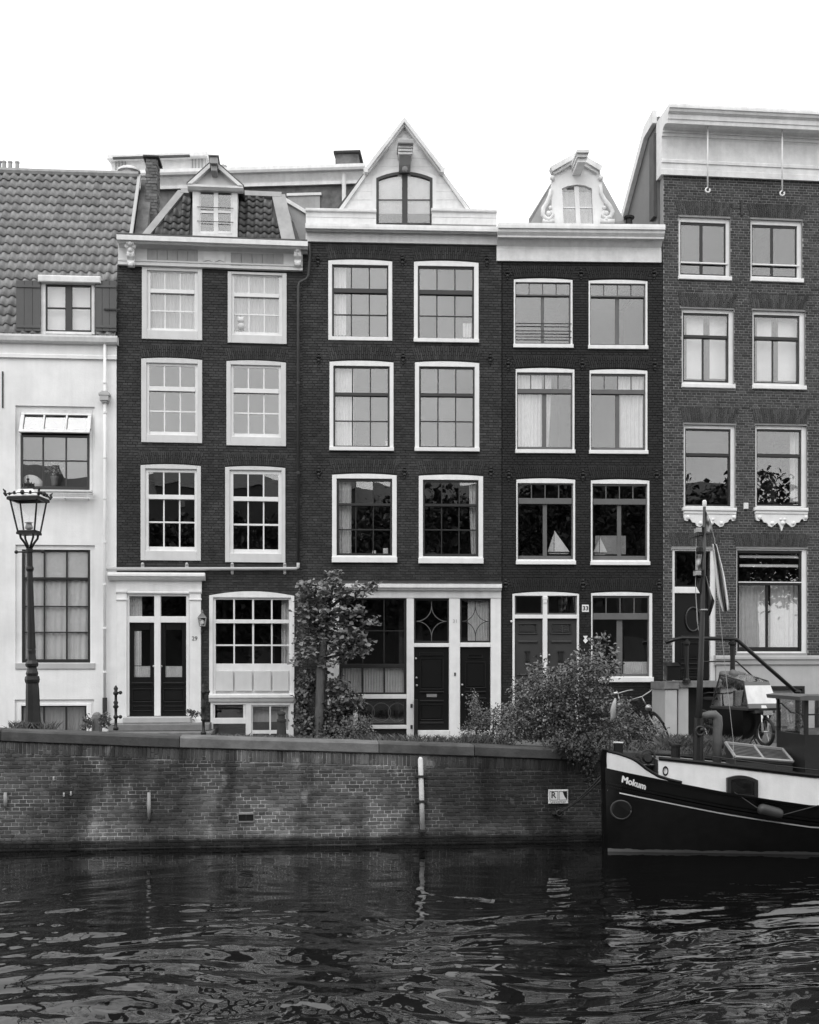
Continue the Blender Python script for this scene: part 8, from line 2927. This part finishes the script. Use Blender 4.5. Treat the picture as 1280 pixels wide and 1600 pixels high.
# ------------------------------------------------------------------ things seen in the windows
def build_window_things():
    # flowers and a cushion behind the awning window
    x, z = H1.loc(85, 763, .16)
    v = H1.empty('flower_vase', 'vase of small flowers on the sill behind the awning window', 'vase', x, .17, z + .02)
    build(MB().lathe([(.05, 0), (.06, .06), (.075, .18), (.085, .24), (.07, .245)], n=12), 'vase', M_GREYM, v, smooth=True)
    P = clumps((0, 0, .42), (.22, .1, .18), 40, 4, .02, 61, .3)
    ob('flowers', leaf_mesh('flowers', [leaf_arrays(P, .045, seed=62)], leaf_mat('pale_petal', .12, .5)), v)
    x, z = H1.loc(52, 764, .17)
    c = MB().ball((0, 0, 0), .2, 8, (1, .35, .8))
    c.map(lambda a, b, q: (a * 1.1, b * .4, q + .1 - .25 * a))
    o = build(c, 'cushion', M_BLIND, None, True)
    o.location = H1.world(x, .17, z + .04); o.rotation_euler = (0, 0, H1.ang)
    tag(o, 'white cushion behind the lower left panes of the awning window', 'cushion')
    # model sailing boats on the first-floor sill of the darkest house
    def model(u0, u1, um, vt, vb, lab, nm='model_sailboat', two=True):
        off = .17
        xm, zb = H4.loc(um, vb, off)
        s = H4.empty(nm, lab, 'model boat', xm, off, zb)
        rel = lambda u, v_: (H4.loc(u, v_, off)[0] - xm, H4.loc(u, v_, off)[1] - zb)
        build(MB().prism([rel(u0, vb - 2), rel(u0 + 3, vb), rel(u1 - 4, vb), rel(u1, vb - 2)], 'y', -.03, .03), 'hull', M_TAUPE, s)
        build(MB().tube([(0, 0, 0), (0, 0, rel(um, vt)[1])], .006, 5), 'mast', M_IRON, s)
        build(MB().prism([rel(um + .5, vt + 1), rel(um + .5, vb - 4), rel(u1, vb - 4)], 'y', -.004, .004), 'sail', M_WHITE, s)
        build(MB().prism([rel(um - .5, vt + 5), rel(um - .5, vb - 4), rel(u0, vb - 4)], 'y', -.004, .004), 'jib', M_CURT, s)
    model(856, 890, 866, 828, 866, 'model yacht with white triangular sails in the left first-floor window of the darkest house')
    model(927, 949, 937, 838, 867, 'model yacht before a pale board in the right first-floor window of the darkest house')
    bd = MB().box(*[H4.x(930, .24), H4.x(978, .24)], .24, .25, H4.z(866, 955, .24), H4.z(837, 955, .24))
    H4.place(bd, 'pale_board', M_GREYW, 'pale propped board behind the second model yacht', 'board')
    # doll on the top sill of house 2, boxes and lamp in house 3
    x, z = H2.loc(377, 518, .10)
    dl = H2.empty('soft_toy', 'pale soft toy sitting in the lower corner of the top right white sash', 'toy', x, .09, z)
    build(MB().ball((0, 0, .1), .09, 8).ball((-.06, 0, .03), .04, 6).ball((.07, 0, .03), .04, 6), 'body', M_CURT, dl, smooth=True)
    build(MB().ball((-.01, 0, .24), .075, 8).ball((-.06, 0, .30), .025, 6).ball((.04, 0, .30), .025, 6), 'head', M_OFFW, dl, smooth=True)
    x, z = H3.loc(603, 866, .2)
    H3.place(MB().cbox(x - .06, x + .05, .17, .27, z, z + .13, .01).box(x - .30, x - .22, .2, .25, z, z + .08), 'photo_frame', M_BLIND, 'pale photo frames standing on the first-floor sill over the shop', 'photo frame')
    x, z = H3.loc(607, 697, .2)
    H3.place(MB().lathe([(.04, 0), (.05, .02), (.03, .05), (.06, .09), (.05, .10)], (x - .02, .2, z), 10), 'white_vase', M_WHITE, 'tiny white vase in the corner of the second-floor left window over the shop', 'vase')

def special_mats():
    glass_mat('tent_film', .04, .75, .6, 9.0)
    mat('hull_paint', .003, .008, .32, 6, .3, 3, spec=.22, dark=.3)
    for nm, scale, st in (('flag_patch', 9.0, (1, 1, 1)), ('flag_bands', 3.2, (.2, 1, 1.4))):
        m = mat(nm, .05, .75, .9, scale, stretch=st, detail=0)

special_mats()
build_plants()
build_far_bank()
build_street_things()
build_bikes()
build_boat()
build_window_things()
